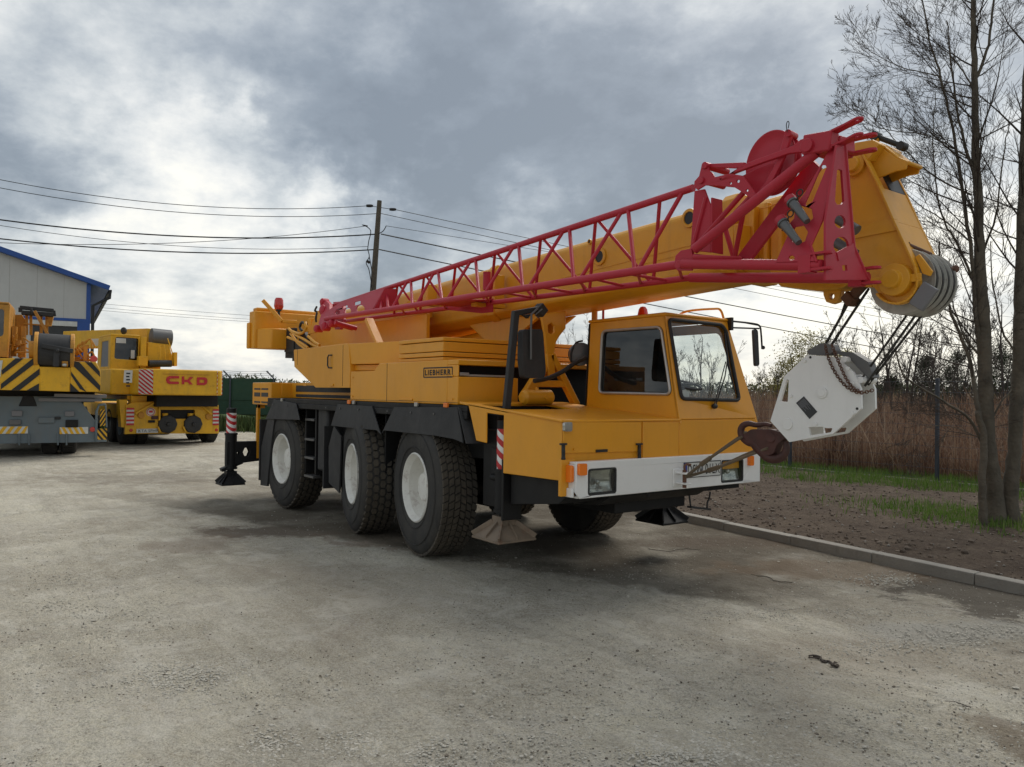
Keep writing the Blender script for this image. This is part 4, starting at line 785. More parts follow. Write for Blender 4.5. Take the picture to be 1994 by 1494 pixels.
for x, y in ((1540, 771), (1588, 826), (1652, 718), (1661, 747), (1567, 703), (1660, 805)): p = un(x, y, 'y', HA); m = MB(); m.cyl(p - V((0, .012, 0)), p, .014, seg=12); m.build('bolt', 'white', hb)
for x, y in ((1655, 735), (1640, 700), (1672, 740)): p = un(x, y, 'y', HA); m = MB(); m.cyl(p + V((0, .02, 0)), p + V((0, .2, 0)), .022, seg=14); m.build('spacer', 'white', hb)
m = MB()
for x, y in ((1578, 696), (1669, 796)): p = un(x, y, 'y', HA - .001); m.cyl(p - V((0, .002, 0)), p + V((0, .004, 0)), .009, seg=12)
m.build('bolt_hole', 'ink', hb)
np_ = [un(x, y, 'y', HA - .004) for x, y in ((1565, 772), (1591, 802), (1576, 816), (1550, 785))]
m = MB(); m.plate(np_, (0, .004, 0)); ipl = m.build('rating_plate', 'dark', hb)
m = MB(); u_ = (np_[1] - np_[0]); v_ = (np_[3] - np_[0])
for k in range(9): b_ = np_[0] + u_ * .08 + v_ * (.12 + .09 * k) - V((0, .001, 0)); e_ = b_ + u_ * (.3 + .5 * rnd()); m.plate([b_, e_, e_ + v_ * .035, b_ + v_ * .035], (0, .0005, 0))
m.build('plate_lines', 'greybox', ipl, smooth=0)
m = MB(); m.plate(rpoly([un(x, y, 'y', -.15) for x, y in ((1570, 684), (1598, 668), (1615, 669), (1624, 684), (1612, 692), (1575, 691))], .02), (0, .10, 0)); m.plate([un(x, y, 'y', -.13) for x, y in ((1620, 684), (1660, 686), (1690, 705), (1700, 735), (1690, 737), (1655, 700))], (0, .09, 0)); m.build('top_housing', 'steel', hb, .01)
# hook
hk = [un(x, y, 'y', -.11) for x, y in ((1520, 846), (1500, 850), (1482, 856), (1464, 862), (1450, 855), (1443, 842), (1446, 830), (1458, 825), (1474, 828), (1490, 826), (1502, 829))]
hk2 = [un(x, y, 'y', -.11) for x, y in ((1470, 862), (1484, 878), (1498, 891), (1514, 893), (1526, 886), (1532, 873), (1530, 861))]
m = MB(); m.tube(curve_pts(hk, 4), [.042 - .0007 * i for i in range(41)], 14); m.tube(curve_pts(hk2, 4), [.042, .044, .046] + [.046 - .0012 * i for i in range(22)], 14)
m.plate(rpoly([un(x, y, 'y', -.15) for x, y in ((1446, 848), (1462, 836), (1500, 836), (1524, 842), (1530, 852), (1512, 866), (1506, 884), (1490, 888), (1462, 866))], .02), (0, .08, 0)); m.cyl(un(1500, 852, 'y', -.17), un(1500, 852, 'y', -.05), .035, seg=16); m.build('hook', 'darkred', hb, .012)
# chain draped over the block
m = MB()
def chain(m, pts, n):
    c = curve_pts(pts, 12); L_ = [0]
    for a, b in zip(c, c[1:]): L_.append(L_[-1] + (b - a).length)
    for k in range(n):
        t = L_[-1] * (k + .5) / n; i = max(j for j in range(len(L_)) if L_[j] <= t); i = min(i, len(c) - 2); p = c[i].lerp(c[i + 1], (t - L_[i]) / max(1e-6, L_[i + 1] - L_[i])); d = (c[i + 1] - c[i]).normalized(); s_ = d.cross(Y).normalized() if k % 2 else Y
        ln = L_[-1] / n * .72
        m.tube([p + d * (ln * math.cos(a)) + s_ * (.010 * math.sin(a)) for a in [2 * PI * q_ / 10 for q_ in range(10)]], .0034, 5, closed=True)
yc_ = HA - .02
chain(m, [un(x, y, 'y', yc_) for x, y in ((1607, 672), (1612, 694), (1622, 718), (1636, 740), (1652, 756), (1674, 765), (1700, 760))], 30)
chain(m, [un(x, y, 'y', yc_) for x, y in ((1620, 672), (1627, 690), (1636, 712), (1648, 738), (1662, 756), (1680, 765))], 26)
m.build('chain', 'rust', hb)
# ropes between the boom head and the block
hr = thing('hoist_rope', 'four dark wire rope falls between boom head and white hook block', 'wire rope', un(1690, 565, 'y', -.15))
m = MB(); rp = lambda x, y, yy=-.13: un(x, y, 'y', yy)
m.tube([rp(1648, 588), rp(1637, 616)], [.012, .006], 8); m.tube([rp(1655, 585), rp(1607, 672)], .0095, 8); m.tube([rp(1692, 562), rp(1619, 672)], .0095, 8)
m.tube([un(1790, 604, 'y', -.1), rp(1684, 752)], .0085, 8); m.tube([un(1806, 600, 'y', -.02), rp(1690, 750, -.08)], .0085, 8); m.tube([un(1770, 608, 'y', -.15), rp(1680, 735, -.1)], .0075, 8)
m.build('rope_fall', 'wire', hr)
# sling from the hook to the tow pin
sl = thing('tie_down_sling', 'brown rope sling tying the red hook to the white bumper', 'sling', TP)
for mid_, end_ in (((1374, 898), (1446, 850)), ((1392, 913), (1497, 872))):
    a = TP + V((0, 0, .01)); b = un(*mid_, 'x', 2.75); e = un(*end_, 'y', -.16)
    dd = (b - a); pts = [a, a + dd * .85]
    m = MB(); m.tube([a, b, b + (e - b) * .98], .011, 8); off = V((0, .03, .02)); m.tube([b, b + (e - b) * .5 + off * 1.2, e + off * 1.6], .011, 8); m.tube([a + V((0, .02, -.005)), b - dd * .1], .009, 8)
    m.build('strand', 'sling', sl)
    m = MB(); m.cyl(b - dd.normalized() * .06, b + (e - b).normalized() * .06, .021, .018, seg=12); m.build('ferrule', 'sling', sl)
# ================================================================== background machines, in their own frames
class Fr:
    """a local frame: x to the right across the rear of the vehicle, y away from the viewer"""
    def __init__(s, px, dep, yaw, roll=0.):
        g = dp(px, hz(px), dep); s.o = V((g.x, g.y, 0)); t = math.radians(yaw)
        s.x = r0 * math.cos(t) + f0 * math.sin(t); s.y = f0 * math.cos(t) - r0 * math.sin(t)
        s.rz = math.atan2(s.x.y, s.x.x)
    def __call__(s, px, py, Y_=0.):
        d = ray(px, py); q = s.o + s.y * Y_; t = (q - CAM).dot(s.y) / d.dot(s.y); p = CAM + d * t - s.o
        return V((p.dot(s.x), Y_, p.z))
    def pts(s, l, Y_=0.): return [s(x, y, Y_) for x, y in l]
def z1(x, y): return (x / 4.15, 560 + y / 4.15)      # survey sheet of the far machines
def tread_wheel(m, c, r, w, seg=40):
    m.lathe([(r * .5, 0), (r * .7, -.02), (r * .93, 0), (r, .05), (r, w - .05), (r * .93, w), (r * .7, w + .02), (r * .5, w)], c, X, seg)
    for k in range(seg):
        a = 2 * PI * k / seg; m.bar(V(c) + V((.03, r * math.cos(a), r * math.sin(a))), V(c) + V((w - .03, r * math.cos(a + .05), r * math.sin(a + .05))), .05, .03, up=(0, math.cos(a), math.sin(a)))
# ---- yellow truck crane with the red letters
ck = Fr(262, 21.5, 39); ckd = thing('truck_crane', 'bright yellow truck crane with red letters on its counterweight, seen from behind', 'truck crane', ck.o, ck.rz)
def B(name, m, mt, par, bev=.01): return m.build(name, mt, par, bev, local=True)
k1 = lambda x, y, Y_=0.: ck(*z1(x, y), Y_)
zt_ = lambda x, y: (180 + x / 7.67, 690 + y / 7.67)
k2 = lambda x, y, Y_=0.: ck(*zt_(x, y), Y_)
m = MB(); m.plate([k2(*p) for p in ((500, 760), (630, 720), (1010, 700), (1800, 715), (1800, 760), (1885, 760), (1890, 1185), (1530, 1185), (1530, 830), (1020, 830), (1020, 1185), (640, 1190), (480, 1195))], (0, .12, 0)); m.plate([k2(*p) for p in ((1020, 965), (1530, 965), (1530, 1185), (1020, 1185))], (0, .1, 0))
a = k2(480, 1190); b = k2(1890, 700); 
m.box(a.x + .1, b.x - .1, .12, 7.5, .75, 1.15); fr_ = B('rear_frame', m, 'yellow_old', ckd)
m = MB(); m.box(a.x + .3, b.x - .3, .1, 6, .45, .9); m.plate([k2(*p, .11) for p in ((640, 820), (1030, 830), (1530, 830), (1530, 965), (640, 965))], (0, .05, 0)); B('under_frame', m, 'black', ckd)
m = MB(); m.bar(k2(640, 890, -.05), k2(940, 715, -.05), .05, .06, up=(0, 1, 0)); m.bar(k2(1780, 900, -.05), k2(1600, 740, -.05), .05, .06, up=(0, 1, 0)); m.bar(k2(1000, 990, -.04), k2(1000, 760, -.04), .05, .05, up=(0, 1, 0)); B('frame_rib', m, 'yellow_old', fr_)
for x0, x1, y0_, y1_ in ((510, 620, 800, 1060), (1800, 1885, 820, 1060)):
    A_ = k2(x0, y0_, -.03); B_ = k2(x1, y1_, -.03); m = MB(); m.box(A_.x, B_.x, -.03, -.02, B_.z, A_.z); w_ = B('warning_panel', m, 'platewhite', ckd, 0)
    m = MB(); n = 5
    for k in range(n):
        zz = A_.z + (B_.z - A_.z) * (k + .0) / (n - .5); m.box(A_.x, B_.x, -.034, -.03, zz + (B_.z - A_.z) / 9, zz)
    B('red_band', m, 'redink', w_, 0)
for x, y, r in ((575, 1135, .045), (1850, 1130, .045)): m = MB(); p = k2(x, y, 0); m.cyl(p, p - V((0, .03, 0)), r, seg=16); B('tail_lamp', m, 'redlens', ckd)
for x, y in ((725, 910), (1730, 930)): m = MB(); p = k2(x, y, 0); m.cyl(p, p - V((0, .05, 0)), .09, seg=16); B('round_cover', m, 'orange_old', ckd)
for x in (1125, 1505):
    m = MB(); p = k2(x, 1045, -.05); m.lathe([(.001, -.10), (.05, -.10), (.06, -.05), (.17, -.05), (.26, -.02), (.27, .04), (.001, .04)], p, Y, 9); B('jack_plate', m, 'flap', ckd)
    m = MB(); p = k2(x - 40, 880, .05); m.cyl(p, p + V((0, 0, -.25)), .08); p = k2(x - 150, 1080, -.05); m.bar(p, p + V((.07, 0, -.16)), .05, .05); B('jack_mount', m, 'yellow_old', ckd)
m = MB(); p = k2(870, 862, -.01); m.cyl(p, p - V((0, .01, 0)), .12, seg=24); sg = B('round_sign', m, 'platewhite', ckd, 0)
m = MB(); m.tube(ring(p - V((0, .012, 0)), .095, X, Z, 24), .010, 6, closed=True); m.box(p.x - .05, p.x + .05, -.026, -.022, p.z - .02, p.z + .04); B('sign_ring', m, 'redink', sg, 0)
m = MB(); A_ = k2(880, 920); B_ = k2(975, 970); m.box(A_.x, B_.x, -.05, 0, B_.z, A_.z); B('tail_lamp', m, 'darkred', ckd); m = MB(); A_ = k2(830, 985); B_ = k2(930, 1020); m.box(A_.x, B_.x, -.05, 0, B_.z, A_.z); B('lamp_box', m, 'black', ckd)
A_ = k2(655, 1115); B_ = k2(975, 1170); m = MB(); m.box(A_.x, B_.x, -.03, -.022, B_.z, A_.z); pl_ = B('number_plate', m, 'platewhite', ckd, 0)
text_mb('KTA 5FH9', (A_.x + .05, -.034, B_.z + .02), X, Z, B_.x - A_.x - .06, A_.z - B_.z - .04).build('plate_text', 'ink', pl_, smooth=0, recalc=False, local=True)
# wheels
def far_wheel(x, y, r, w, par, rimmat='bluegrey'):
    m = MB(); tread_wheel(m, V((x, y, r)), r, w); t = B('wheel', m, 'tyre', par, 0)
    m = MB(); m.lathe([(r * .52, -.01), (r * .48, -.015), (r * .44, .05), (r * .2, .10), (r * .2, .03), (.001, .03)], (x, y, r), X, 24); B('rim', m, rimmat, t, 0)
    m = MB(); m.lathe([(r * .52, w), (r * .3, w - .05), (.001, w - .05)], (x, y, r), X, 24); B('rim', m, rimmat, t, 0)
for y in (1.1, 2.5, 6.0):
    far_wheel(-.12, y, .56, .34, ckd); far_wheel(.24, y, .56, .3, ckd) if y < 4 else None; far_wheel(2.2, y, .56, .34, ckd)
m = MB(); m.box(-.05, .35, .10, .5, .85, 1.42); m.plate([k2(400, 680, .05), k2(520, 680, .05), k2(500, 1100, .05), k2(430, 1090, .05)], (0, .35, 0)); m.box(-.12, .2, .3, 7.2, 1.3, 1.42); B('side_fender', m, 'yellow_old', ckd)
# superstructure: counterweight, cab, boom
A_ = k2(860, 215, -.9); B_ = k2(1960, 630, -.9); 
m = MB(); zb, zt2 = 1.45, 2.17; xl, xr = A_.x - .25, k2(1965, 400, -.9).x
m.prism([(xl - .05, .6), (xl + .12, -.75), (xl + .32, -.9), (xr - .1, -.9), (xr, -.75), (xr, 1.2), (xl - .05, 1.2)], 'z', zb, zt2)
cw = B('counterweight', m, 'yellow_old', ckd, .04)
m = MB(); m.prism([(xl - .05, .6), (xl - .15, 2.4), (xr, 2.4), (xr, .6)], 'z', zb, zt2 - .02); m.box(xl - .1, xr, 2.4, 4.5, 1.5, 1.8); B('slewing_platform', m, 'yellow_old', ckd)
m = MB(); m.box(ck(*z1(820, 700), .9).x + .1, xl + .1, .25, 3.2, 1.45, 2.17); B('side_body', m, 'yellow_old', ckd, .04)
m = MB(); m.box(.5, 2.2, -.3, 2.5, 1.12, 1.45); B('slewing_gear', m, 'black', ckd)
m = MB(); A2 = k2(1050, 290, -.905); B2 = k2(1750, 330, -.905); m.box(A2.x, B2.x, -.915, -.9, A2.z - .012, A2.z); B('lid_line', m, 'orange_old', cw, 0)
# the letters C K D, cut as broad rounded strokes
def L3(x, y): return k2(x, y, -.912)
m = MB(); th = V((0, -.01, 0))
m.plate([L3(*p) for p in ((1295, 325), (1150, 325), (1110, 345), (1098, 385), (1110, 425), (1150, 445), (1290, 445), (1290, 410), (1165, 408), (1145, 385), (1165, 362), (1295, 362))], th)
m.plate([L3(*p) for p in ((1335, 330), (1372, 330), (1372, 380), (1420, 380), (1455, 340), (1505, 342), (1450, 395), (1500, 452), (1455, 452), (1420, 415), (1372, 415), (1370, 448), (1333, 448))], th)
m.plate([L3(*p) for p in ((1560, 345), (1680, 345), (1712, 365), (1718, 402), (1708, 440), (1675, 462), (1558, 460))], th, [[L3(*p) for p in ((1598, 380), (1660, 380), (1676, 402), (1660, 426), (1598, 426))]])
B('red_letters', m, 'redink', cw, 0)
def hatch(par, P0, P1, P2, P3, n, w, mt, sk, off):
    """slanting bands on the quad P0(lower left) P1(lower right) P2(upper right) P3(upper left); bands run from one side to the other with a rise sk"""
    m = MB()
    def q(u, v): v = min(max(v, 0), 1); return (P0 * (1 - u) + P1 * u) * (1 - v) + (P3 * (1 - u) + P2 * u) * v + off
    for k in range(-3, n + 3):
        v0 = k / n; 
        pts = []
        for u in (0, .25, .5, .75, 1): pts.append((u, v0 + sk * u))
        for (u, v), (u2, v2) in zip(pts, pts[1:]):
            a, b, c_, d_ = (u, v), (u2, v2), (u2, v2 + w / n), (u, v + w / n)
            if max(a[1], b[1], c_[1], d_[1]) <= 0 or min(a[1], b[1], c_[1], d_[1]) >= 1: continue
            A4 = [q(*a), q(*b), q(*c_), q(*d_)]
            if (A4[0] - A4[3]).length + (A4[1] - A4[2]).length < .004: continue
            m.add(A4, [(0, 1, 2, 3)])
    return m.build('warning_stripe', mt, par, 0, smooth=0, recalc=False, local=True)
for xa, xb, sk in ((xl + .02, xl + .33, -.45), (xr - .20, xr - .005, .3)):
    fy = lambda x: -.9 - .012 if xl + .32 <= x <= xr - .1 else (-.9 - .012 + (.15 * (xl + .32 - x) / .2 if x < xl + .32 else .15 * (x - xr + .1) / .1))
    Q = [V((xa, fy(xa), zb + .02)), V((xb, fy(xb), zb + .02)), V((xb, fy(xb), zt2 - .02)), V((xa, fy(xa), zt2 - .02))]
    m = MB(); m.add(Q, [(0, 1, 2, 3)]); m.build('warning_panel', 'platewhite', cw, 0, smooth=0, local=True)
    hatch(cw, *Q, 6, .5, 'redink', sk, V((0, -.004, 0)))
# cab of the truck crane
yc = .75
C1 = [ck(*z1(*p), yc) for p in ((895, 390), (1130, 385), (1140, 650), (905, 650))]; c0x, c1x = C1[0].x, C1[1].x; ch = C1[0].z
wq = [ck(*z1(*p), yc) for p in ((935, 400), (1120, 412), (1115, 590), (925, 575))]
m = MB(); m.plate([V((c0x, yc, 2.15)), V((c1x, yc, 2.15)), V((c1x, yc, ch)), V((c0x, yc, ch))], (0, .05, 0), [rpoly(wq, .06)]); m.box(c0x, c1x, yc, 2.3, ch, ch + .06); m.box(c1x - .05, c1x, yc + .05, 2.3, 2.15, ch)
sw = [V((c0x, yc + .3, 2.25)), V((c0x, yc + 1.35, 2.25)), V((c0x, yc + 1.2, ch - .12)), V((c0x, yc + .3, ch - .12))]
m.plate([V((c0x, yc + .05, 1.6)), V((c0x, yc + 1.9, 1.6)), V((c0x, yc + 1.65, ch)), V((c0x, yc + .05, ch))], (.04, 0, 0), [sw]); m.plate([V((c0x, yc + 1.9, 1.6)), V((c1x, yc + 1.9, 1.6)), V((c1x, yc + 1.65, ch)), V((c0x, yc + 1.65, ch))], (0, -.04, 0)); cb2 = B('cab', m, 'yellow_old', ckd, .015)
m = MB(); m.plate([p + V((0, .03, 0)) for p in wq], (0, .01, 0)); B('window', m, 'tint', cb2, 0); m = MB(); m.plate([p + V((.02, 0, 0)) for p in sw], (.01, 0, 0)); B('window', m, MT['greybox'], cb2, 0)
m = MB(); p = ck(*z1(1075, 540), yc - .01); m.box(p.x - .06, p.x + .04, yc - .012, yc - .004, p.z - .12, p.z + .12); p = ck(*z1(975, 430), yc - .01); m.box(p.x - .12, p.x + .14, yc - .012, yc - .004, p.z - .07, p.z + .07); B('sticker', m, 'platewhite', cb2, 0)
m = MB(); A3 = k2(470, 245, .2); m.box(A3.x, A3.x + .01, -.2, -.1, 1.6, 1.7)
p = k2(530, 330, -.45)
m = MB(); qd = [k2(*q_, -.62) for q_ in ((475, 240), (600, 240), (590, 425), (462, 425))]; m.plate([q_ + V((0, 0, 0)) for q_ in qd], (0, -.01, 0)); stk = B('notice', m, 'platewhite', cw, 0)
m = MB()
for i in range(5): zz = qd[0].z - .08 - i * .085; m.box(qd[0].x + .05, qd[1].x - .06 - .02 * (i % 2), -.635, -.631, zz - .022, zz + .018)
B('notice_lines', m, 'ink', stk, 0)
pb = ck(*z1(1000, 350), yc + .3); m = MB(); m.ball(pb, .09, (1, 1, 1.2)); m.cyl(pb - V((0, 0, .2)), pb, .03); B('work_lamp', m, 'seal', ckd)
# boom and winch behind the cab
D = [ck(*z1(*p), .9) for p in ((1195, 355), (1385, 360), (1390, 600), (1190, 620))]
m = MB(); m.plate([ck(*z1(*p), .6) for p in ((1195, 440), (1370, 460), (1390, 550), (1390, 630), (1190, 640))], (0, 1.2, 0)); bm2 = B('boom', m, 'yellow_old', ckd, .02)
m = MB(); a = ck(*z1(1225, 400), .8); b = ck(*z1(1380, 415), .8); m.tube([a - V((.02, 0, 0)), b], .26, 24); B('boom_end_roller', m, 'steel', bm2)
m = MB(); b_ = ck(*z1(600, 410), 5.0); m.box(c1x, c1x + .8, 1.6, 2.0, 2.2, ch + .1); m.bar(V((b.x * .5 + a.x * .5, 1.2, ch + .02)), ck(*z1(590, 425), 6.5), .65, .55); B('boom_section', m, 'yellow_old', bm2)
m = MB(); a = ck(*z1(1200, 615), .3); b = ck(*z1(1385, 615), .3); m.tube([a, b], .10, 16); B('winch_drum', m, 'flap', ckd)
m = MB(); m.box(c1x - .02, c1x + .12, .5, .6, 2.2, ch); p = ck(*z1(1150, 590), .3); m.box(p.x - .12, p.x + .12, .2, .4, p.z - .15, p.z + .12); p = ck(*z1(1410, 580), .3); m.box(p.x - .03, p.x + .05, .2, .5, p.z - .2, p.z + .2); m.tube([p, p + V((-.1, 0, .3)), p + V((-.2, 0, .6))], .015)
for xx in (1290, 1330): m.tube([ck(*z1(xx, 470), .3), ck(*z1(xx + 12, 630), .3)], .012, 6)
B('winch_frame', m, 'yellow_old', ckd)
p = ck(*z1(768, 440), 4.0); m = MB(); m.plate([ck(*z1(*q_), 3.0) for q_ in ((740, 415), (800, 413), (796, 470), (752, 470))], (0, .02, 0)); B('boom_sign', m, 'platewhite', ckd, 0)
# ---- blue-grey truck crane with hazard stripes, cut by the left edge
gy = Fr(190, 18.5, 29); gr = thing('truck_crane', 'blue-grey truck crane with black and yellow hazard stripes and large black rope drum', 'truck crane', gy.o, gy.rz)
G = lambda x, y, Y_=0.: gy(*z1(x, y), Y_)
z3 = lambda x, y: (x / 8.3, 590 + y / 8.3)
H = lambda x, y, Y_=0.: gy(*z3(x, y), Y_)
XL = -2.6
lb = G(700, 1250); 
m = MB(); m.plate([V((XL, 0, lb.z)), G(770, 1250), G(770, 1080), G(640, 900), G(600, 880), V((XL, 0, G(0, 880).z))], (0, .15, 0)); m.box(XL + .2, -.3, .15, 8, .8, 1.25); rf = B('rear_frame', m, 'bluegrey', gr)
m = MB(); m.plate([G(150, 960, -.02), G(300, 960, -.02), G(270, 880, -.02), G(190, 870, -.02)], (0, .02, 0)); m.box(XL, -.1, .16, 7, .55, .8); m.box(XL + .1, -.05, .2, 5, 1.28, 1.55); B('turntable', m, 'black', gr)
for x0, x1, ya, yb, mt in ((95, 180, 995, 1040, 'greybox'), (525, 600, 1000, 1040, 'greybox'), (75, 170, 1068, 1110, 'steel'), (530, 630, 1070, 1130, 'black'), (310, 440, 1050, 1095, 'bluegrey'), (440, 490, 1045, 1065, 'ink')):
    a = G(x0, ya); b = G(x1, yb); m = MB(); m.box(a.x, b.x, -.05, 0, b.z, a.z); B('lamp_box', m, mt, gr)
for x0, x1, ya, yb in ((-80, 225, 1125, 1180), (482, 712, 1130, 1182)):
    a = G(x0, ya, -.02); b = G(x1, yb, -.02); Q = [V((a.x, -.02, b.z)), V((b.x, -.02, b.z)), V((b.x, -.02, a.z)), V((a.x, -.02, a.z))]
    m = MB(); m.box(a.x, b.x, -.02, 0, b.z, a.z); pn = B('reflector_board', m, 'platewhite', gr, 0)
    m = MB(); n = 5; 
    for k in range(n):
        u0 = k / n; f_ = lambda u, v: V((a.x + (b.x - a.x) * min(max(u, 0), 1), -.024, b.z + (a.z - b.z) * v)); s_ = -.14 if x0 > 400 else .14
        m.add([f_(u0, 0), f_(u0 + .11, 0), f_(u0 + .11 + s_, 1), f_(u0 + s_, 1)], [(0, 1, 2, 3)])
    m.build('amber_band', 'yellow_old', pn, 0, smooth=0, recalc=False, local=True)
m = MB(); p = G(748, 1147); m.cyl(p + V((0, 0, 0)), p - V((0, .04, 0)), .06, seg=16); B('tail_lamp', m, 'redlens', gr)
for x in (155, 235, 468, 538): m = MB(); m.tube([G(x, 1180, -.03), G(x, 1275, -.03)], .02, 8); B('bracket_pin', m, 'bluegrey', gr)
def quadstripes(name, Q, par, n, sk, base, band, off=-.004, w=.5):
    m = MB(); m.add(Q, [(0, 1, 2, 3)]); o = m.build(name, base, par, 0, smooth=0, recalc=False, local=True); hatch(o, *Q, n, w, band, sk, V((0, off, 0)))
quadstripes('hazard_panel', [G(805, 1120, -.03), G(852, 1118, -.03), G(852, 988, -.03), G(812, 985, -.03)], gr, 3, .55, 'yellow_old', 'ink')
quadstripes('hazard_panel', [G(778, 1238, -.03), G(865, 1238, -.03), G(865, 1140, -.03), G(785, 1140, -.03)], gr, 2, -.95, 'yellow_old', 'ink')
m = MB(); m.box(G(770, 1250).x, G(862, 1250).x, -.04, .2, G(0, 1262).z, G(0, 1243).z); m.tube([G(775, 1235, -.03), G(780, 1000, -.03), G(800, 950, -.03), G(850, 945, -.03)], .03, 8); m.tube([G(852, 945, 0), G(862, 1130, 0)], .02, 8); B('guard_frame', m, 'bluegrey', gr)
for y in (1.0, 2.4): far_wheel(-1.15, y, .55, .32, gr); far_wheel(-.75, y, .55, .32, gr); far_wheel(-2.7, y, .55, .32, gr)
m = MB(); a = G(360, 850); m.box(-1.2, .1, -.1, .3, 1.30, 1.38); m.bar(G(440, 870, -.1), G(860, 880, -.1), .2, .08); B('fittings', m, 'greybox', gr)
# counterweight with hazard stripes
m = MB(); m.plate([H(0, 895, -.6), H(560, 895, -.6), H(645, 1030, -.6), H(650, 1420, -.6), V((XL, -.6, H(0, 1400).z)), V((XL, -.6, H(0, 895).z))], (0, 1.0, 0)); m.plate([H(640, 1030, -.6), H(1140, 1045, -.6), H(1130, 1435, -.6), H(640, 1420, -.6)], (0, 1.0, 0)); m.plate([H(1140, 1040, -.6), H(1190, 945, -.6), H(1560, 955, -.6), H(1625, 1100, -.6), H(1625, 1440, -.6), H(1130, 1435, -.6)], (0, 1.0, 0)); gcw = B('counterweight', m, 'yellow_old', gr, .015)
def band(pts): m = MB(); m.plate([H(x, y, -.612) for x, y in pts], (0, -.004, 0)); B('hazard_band', m, 'ink', gcw, 0)
band([(35, 1160), (25, 1090), (250, 895), (385, 897)]); band([(10, 1400), (15, 1310), (530, 897), (600, 912), (612, 945)]); band([(180, 1410), (640, 1060), (640, 1160), (320, 1412)]); band([(430, 1415), (632, 1300), (630, 1420)])
band([(1175, 1010), (1200, 945), (1280, 955), (1622, 1340), (1620, 1430)]); band([(1370, 950), (1480, 960), (1612, 1110), (1622, 1200)]); band([(1145, 1105), (1390, 1440), (1270, 1438), (1140, 1300)][0:2] + [(1455 - 60, 1440), (1290, 1390), (1148, 1170)]); band([(1135, 1295), (1280, 1437), (1133, 1435)])
# drum
m = MB(); m.tube([H(620, 770, -.35), H(1170, 800, -.35)], .40, 36); dr2 = B('rope_drum', m, 'flap', gr)
for x, r in ((600, .43), (1180, .43)):
    m = MB(); p = H(x, 770 + (x - 600) * .05, -.35); m.tube([p - V((.05, 0, 0)), p + V((.03, 0, 0))], r, 36); B('drum_flange', m, 'orange_old', dr2)
m = MB(); m.bar(H(670, 690, -.78), H(1180, 780, -.78), .10, .10); m.bar(H(920, 740, -.78), H(900, 1030, -.78), .12, .06, up=(0, 1, 0)); m.ball(H(930, 770, -.82), .05); B('drum_roller', m, 'flap', gr)
m = MB(); a = H(1000, 940, -.65); b = H(1100, 1030, -.65); m.box(a.x, b.x, -.7, -.6, b.z, a.z); B('lamp_bracket', m, 'orange_old', gr); m = MB(); m.ball(H(1040, 1003, -.72), .045, (1.3, .5, .8)); B('work_lamp', m, 'lamp', gr)
# cab and machinery
m = MB(); cbw = rpoly([H(-300, 100, -.3), H(70, 100, -.3), H(55, 540, -.3), H(-300, 560, -.3)], .08)
m.plate([V((XL, -.3, H(0, 30, -.3).z)), H(165, 30, -.3), H(120, 880, -.3), V((XL, -.3, H(0, 880, -.3).z))], (0, .05, 0), [cbw]); m.box(XL, H(165, 30).x, -.3, 1.2, H(0, 30).z, H(0, 15).z + .02); m.plate([H(165, 30, -.25), H(120, 880, -.25), H(120, 880, -.25) + V((0, 1.5, 0)), H(165, 30, -.25) + V((0, 1.5, 0))], (-.04, 0, 0)); gcb = B('cab', m, 'orange_old', gr)
m = MB(); m.plate([p + V((0, .02, 0)) for p in cbw], (0, .01, 0)); B('window', m, 'tint', gcb, 0); m = MB(); m.box(XL, H(100, 30).x, .9, .95, 1.5, H(0, 60).z); B('cab_back', m, 'cloth', gcb)
m = MB(); m.plate([H(-40, 930, -.615), H(45, 930, -.615), H(5, 1200, -.615), H(-40, 1200, -.615)], (0, -.005, 0)); B('notice', m, 'platewhite', gcw, 0)
m = MB(); m.bar(H(320, 75, 1.), H(870, 125, 1.), .09, .09); m.bar(H(860, 125, 1.), H(870, 215, 1.), .10, .12, up=(0, 1, 0)); m.bar(H(330, 75, 1.), H(330, 150, 1.), .08, .08, up=(0, 1, 0)); m.bar(H(350, 160, 1.0), H(860, 195, 1.0), .25, .10); m.bar(H(500, 80, .9), H(520, 200, .9), .05, .12, up=(0, 1, 0)); B('gantry', m, 'seal', gr)
m = MB()
for x in (430, 500, 665, 755): m.bar(H(x, 180, 1.1), H(x, 520, 1.1), .06, .06, up=(0, 1, 0))
m.bar(H(560, 130, .8), H(770, 510, .8), .07, .05, up=(0, 1, 0)); m.bar(H(370, 335, 1.), H(830, 370, 1.), .03, .03)
m.plate([H(170, 190, 1.3), H(350, 190, 1.3), H(430, 300, 1.3), H(330, 660, 1.3), H(170, 660, 1.3)], (0, .3, 0)); m.plate([H(760, 200, 1.3), H(870, 200, 1.3), H(830, 370, 1.3), H(760, 380, 1.3)], (0, .2, 0)); B('gantry_frame', m, 'orange_old', gr, .005)
m = MB()
for x0, x1, ya, yb, Y_ in ((190, 265, 375, 600, .3), (290, 410, 660, 880, .2), (150, 260, 600, 860, .6), (345, 410, 370, 660, .6), (250, 330, 600, 690, .1)): a = H(x0, ya, Y_); b = H(x1, yb, Y_); m.box(a.x, b.x, Y_, Y_ + .3, b.z, a.z)
for _ in range(14): a = H(ru(150, 420), ru(560, 860), ru(0, .3)); m.tube(curve_pts([a, a + V((ru(-.1, .15), 0, ru(-.1, .15))), a + V((ru(-.1, .3), 0, ru(-.2, .1)))], 4), .02, 6)
m.tube([H(470, 770, -.35), H(560, 770, -.35)], .22, 18); B('machinery', m, 'orange_old', gr, .01)
m = MB()
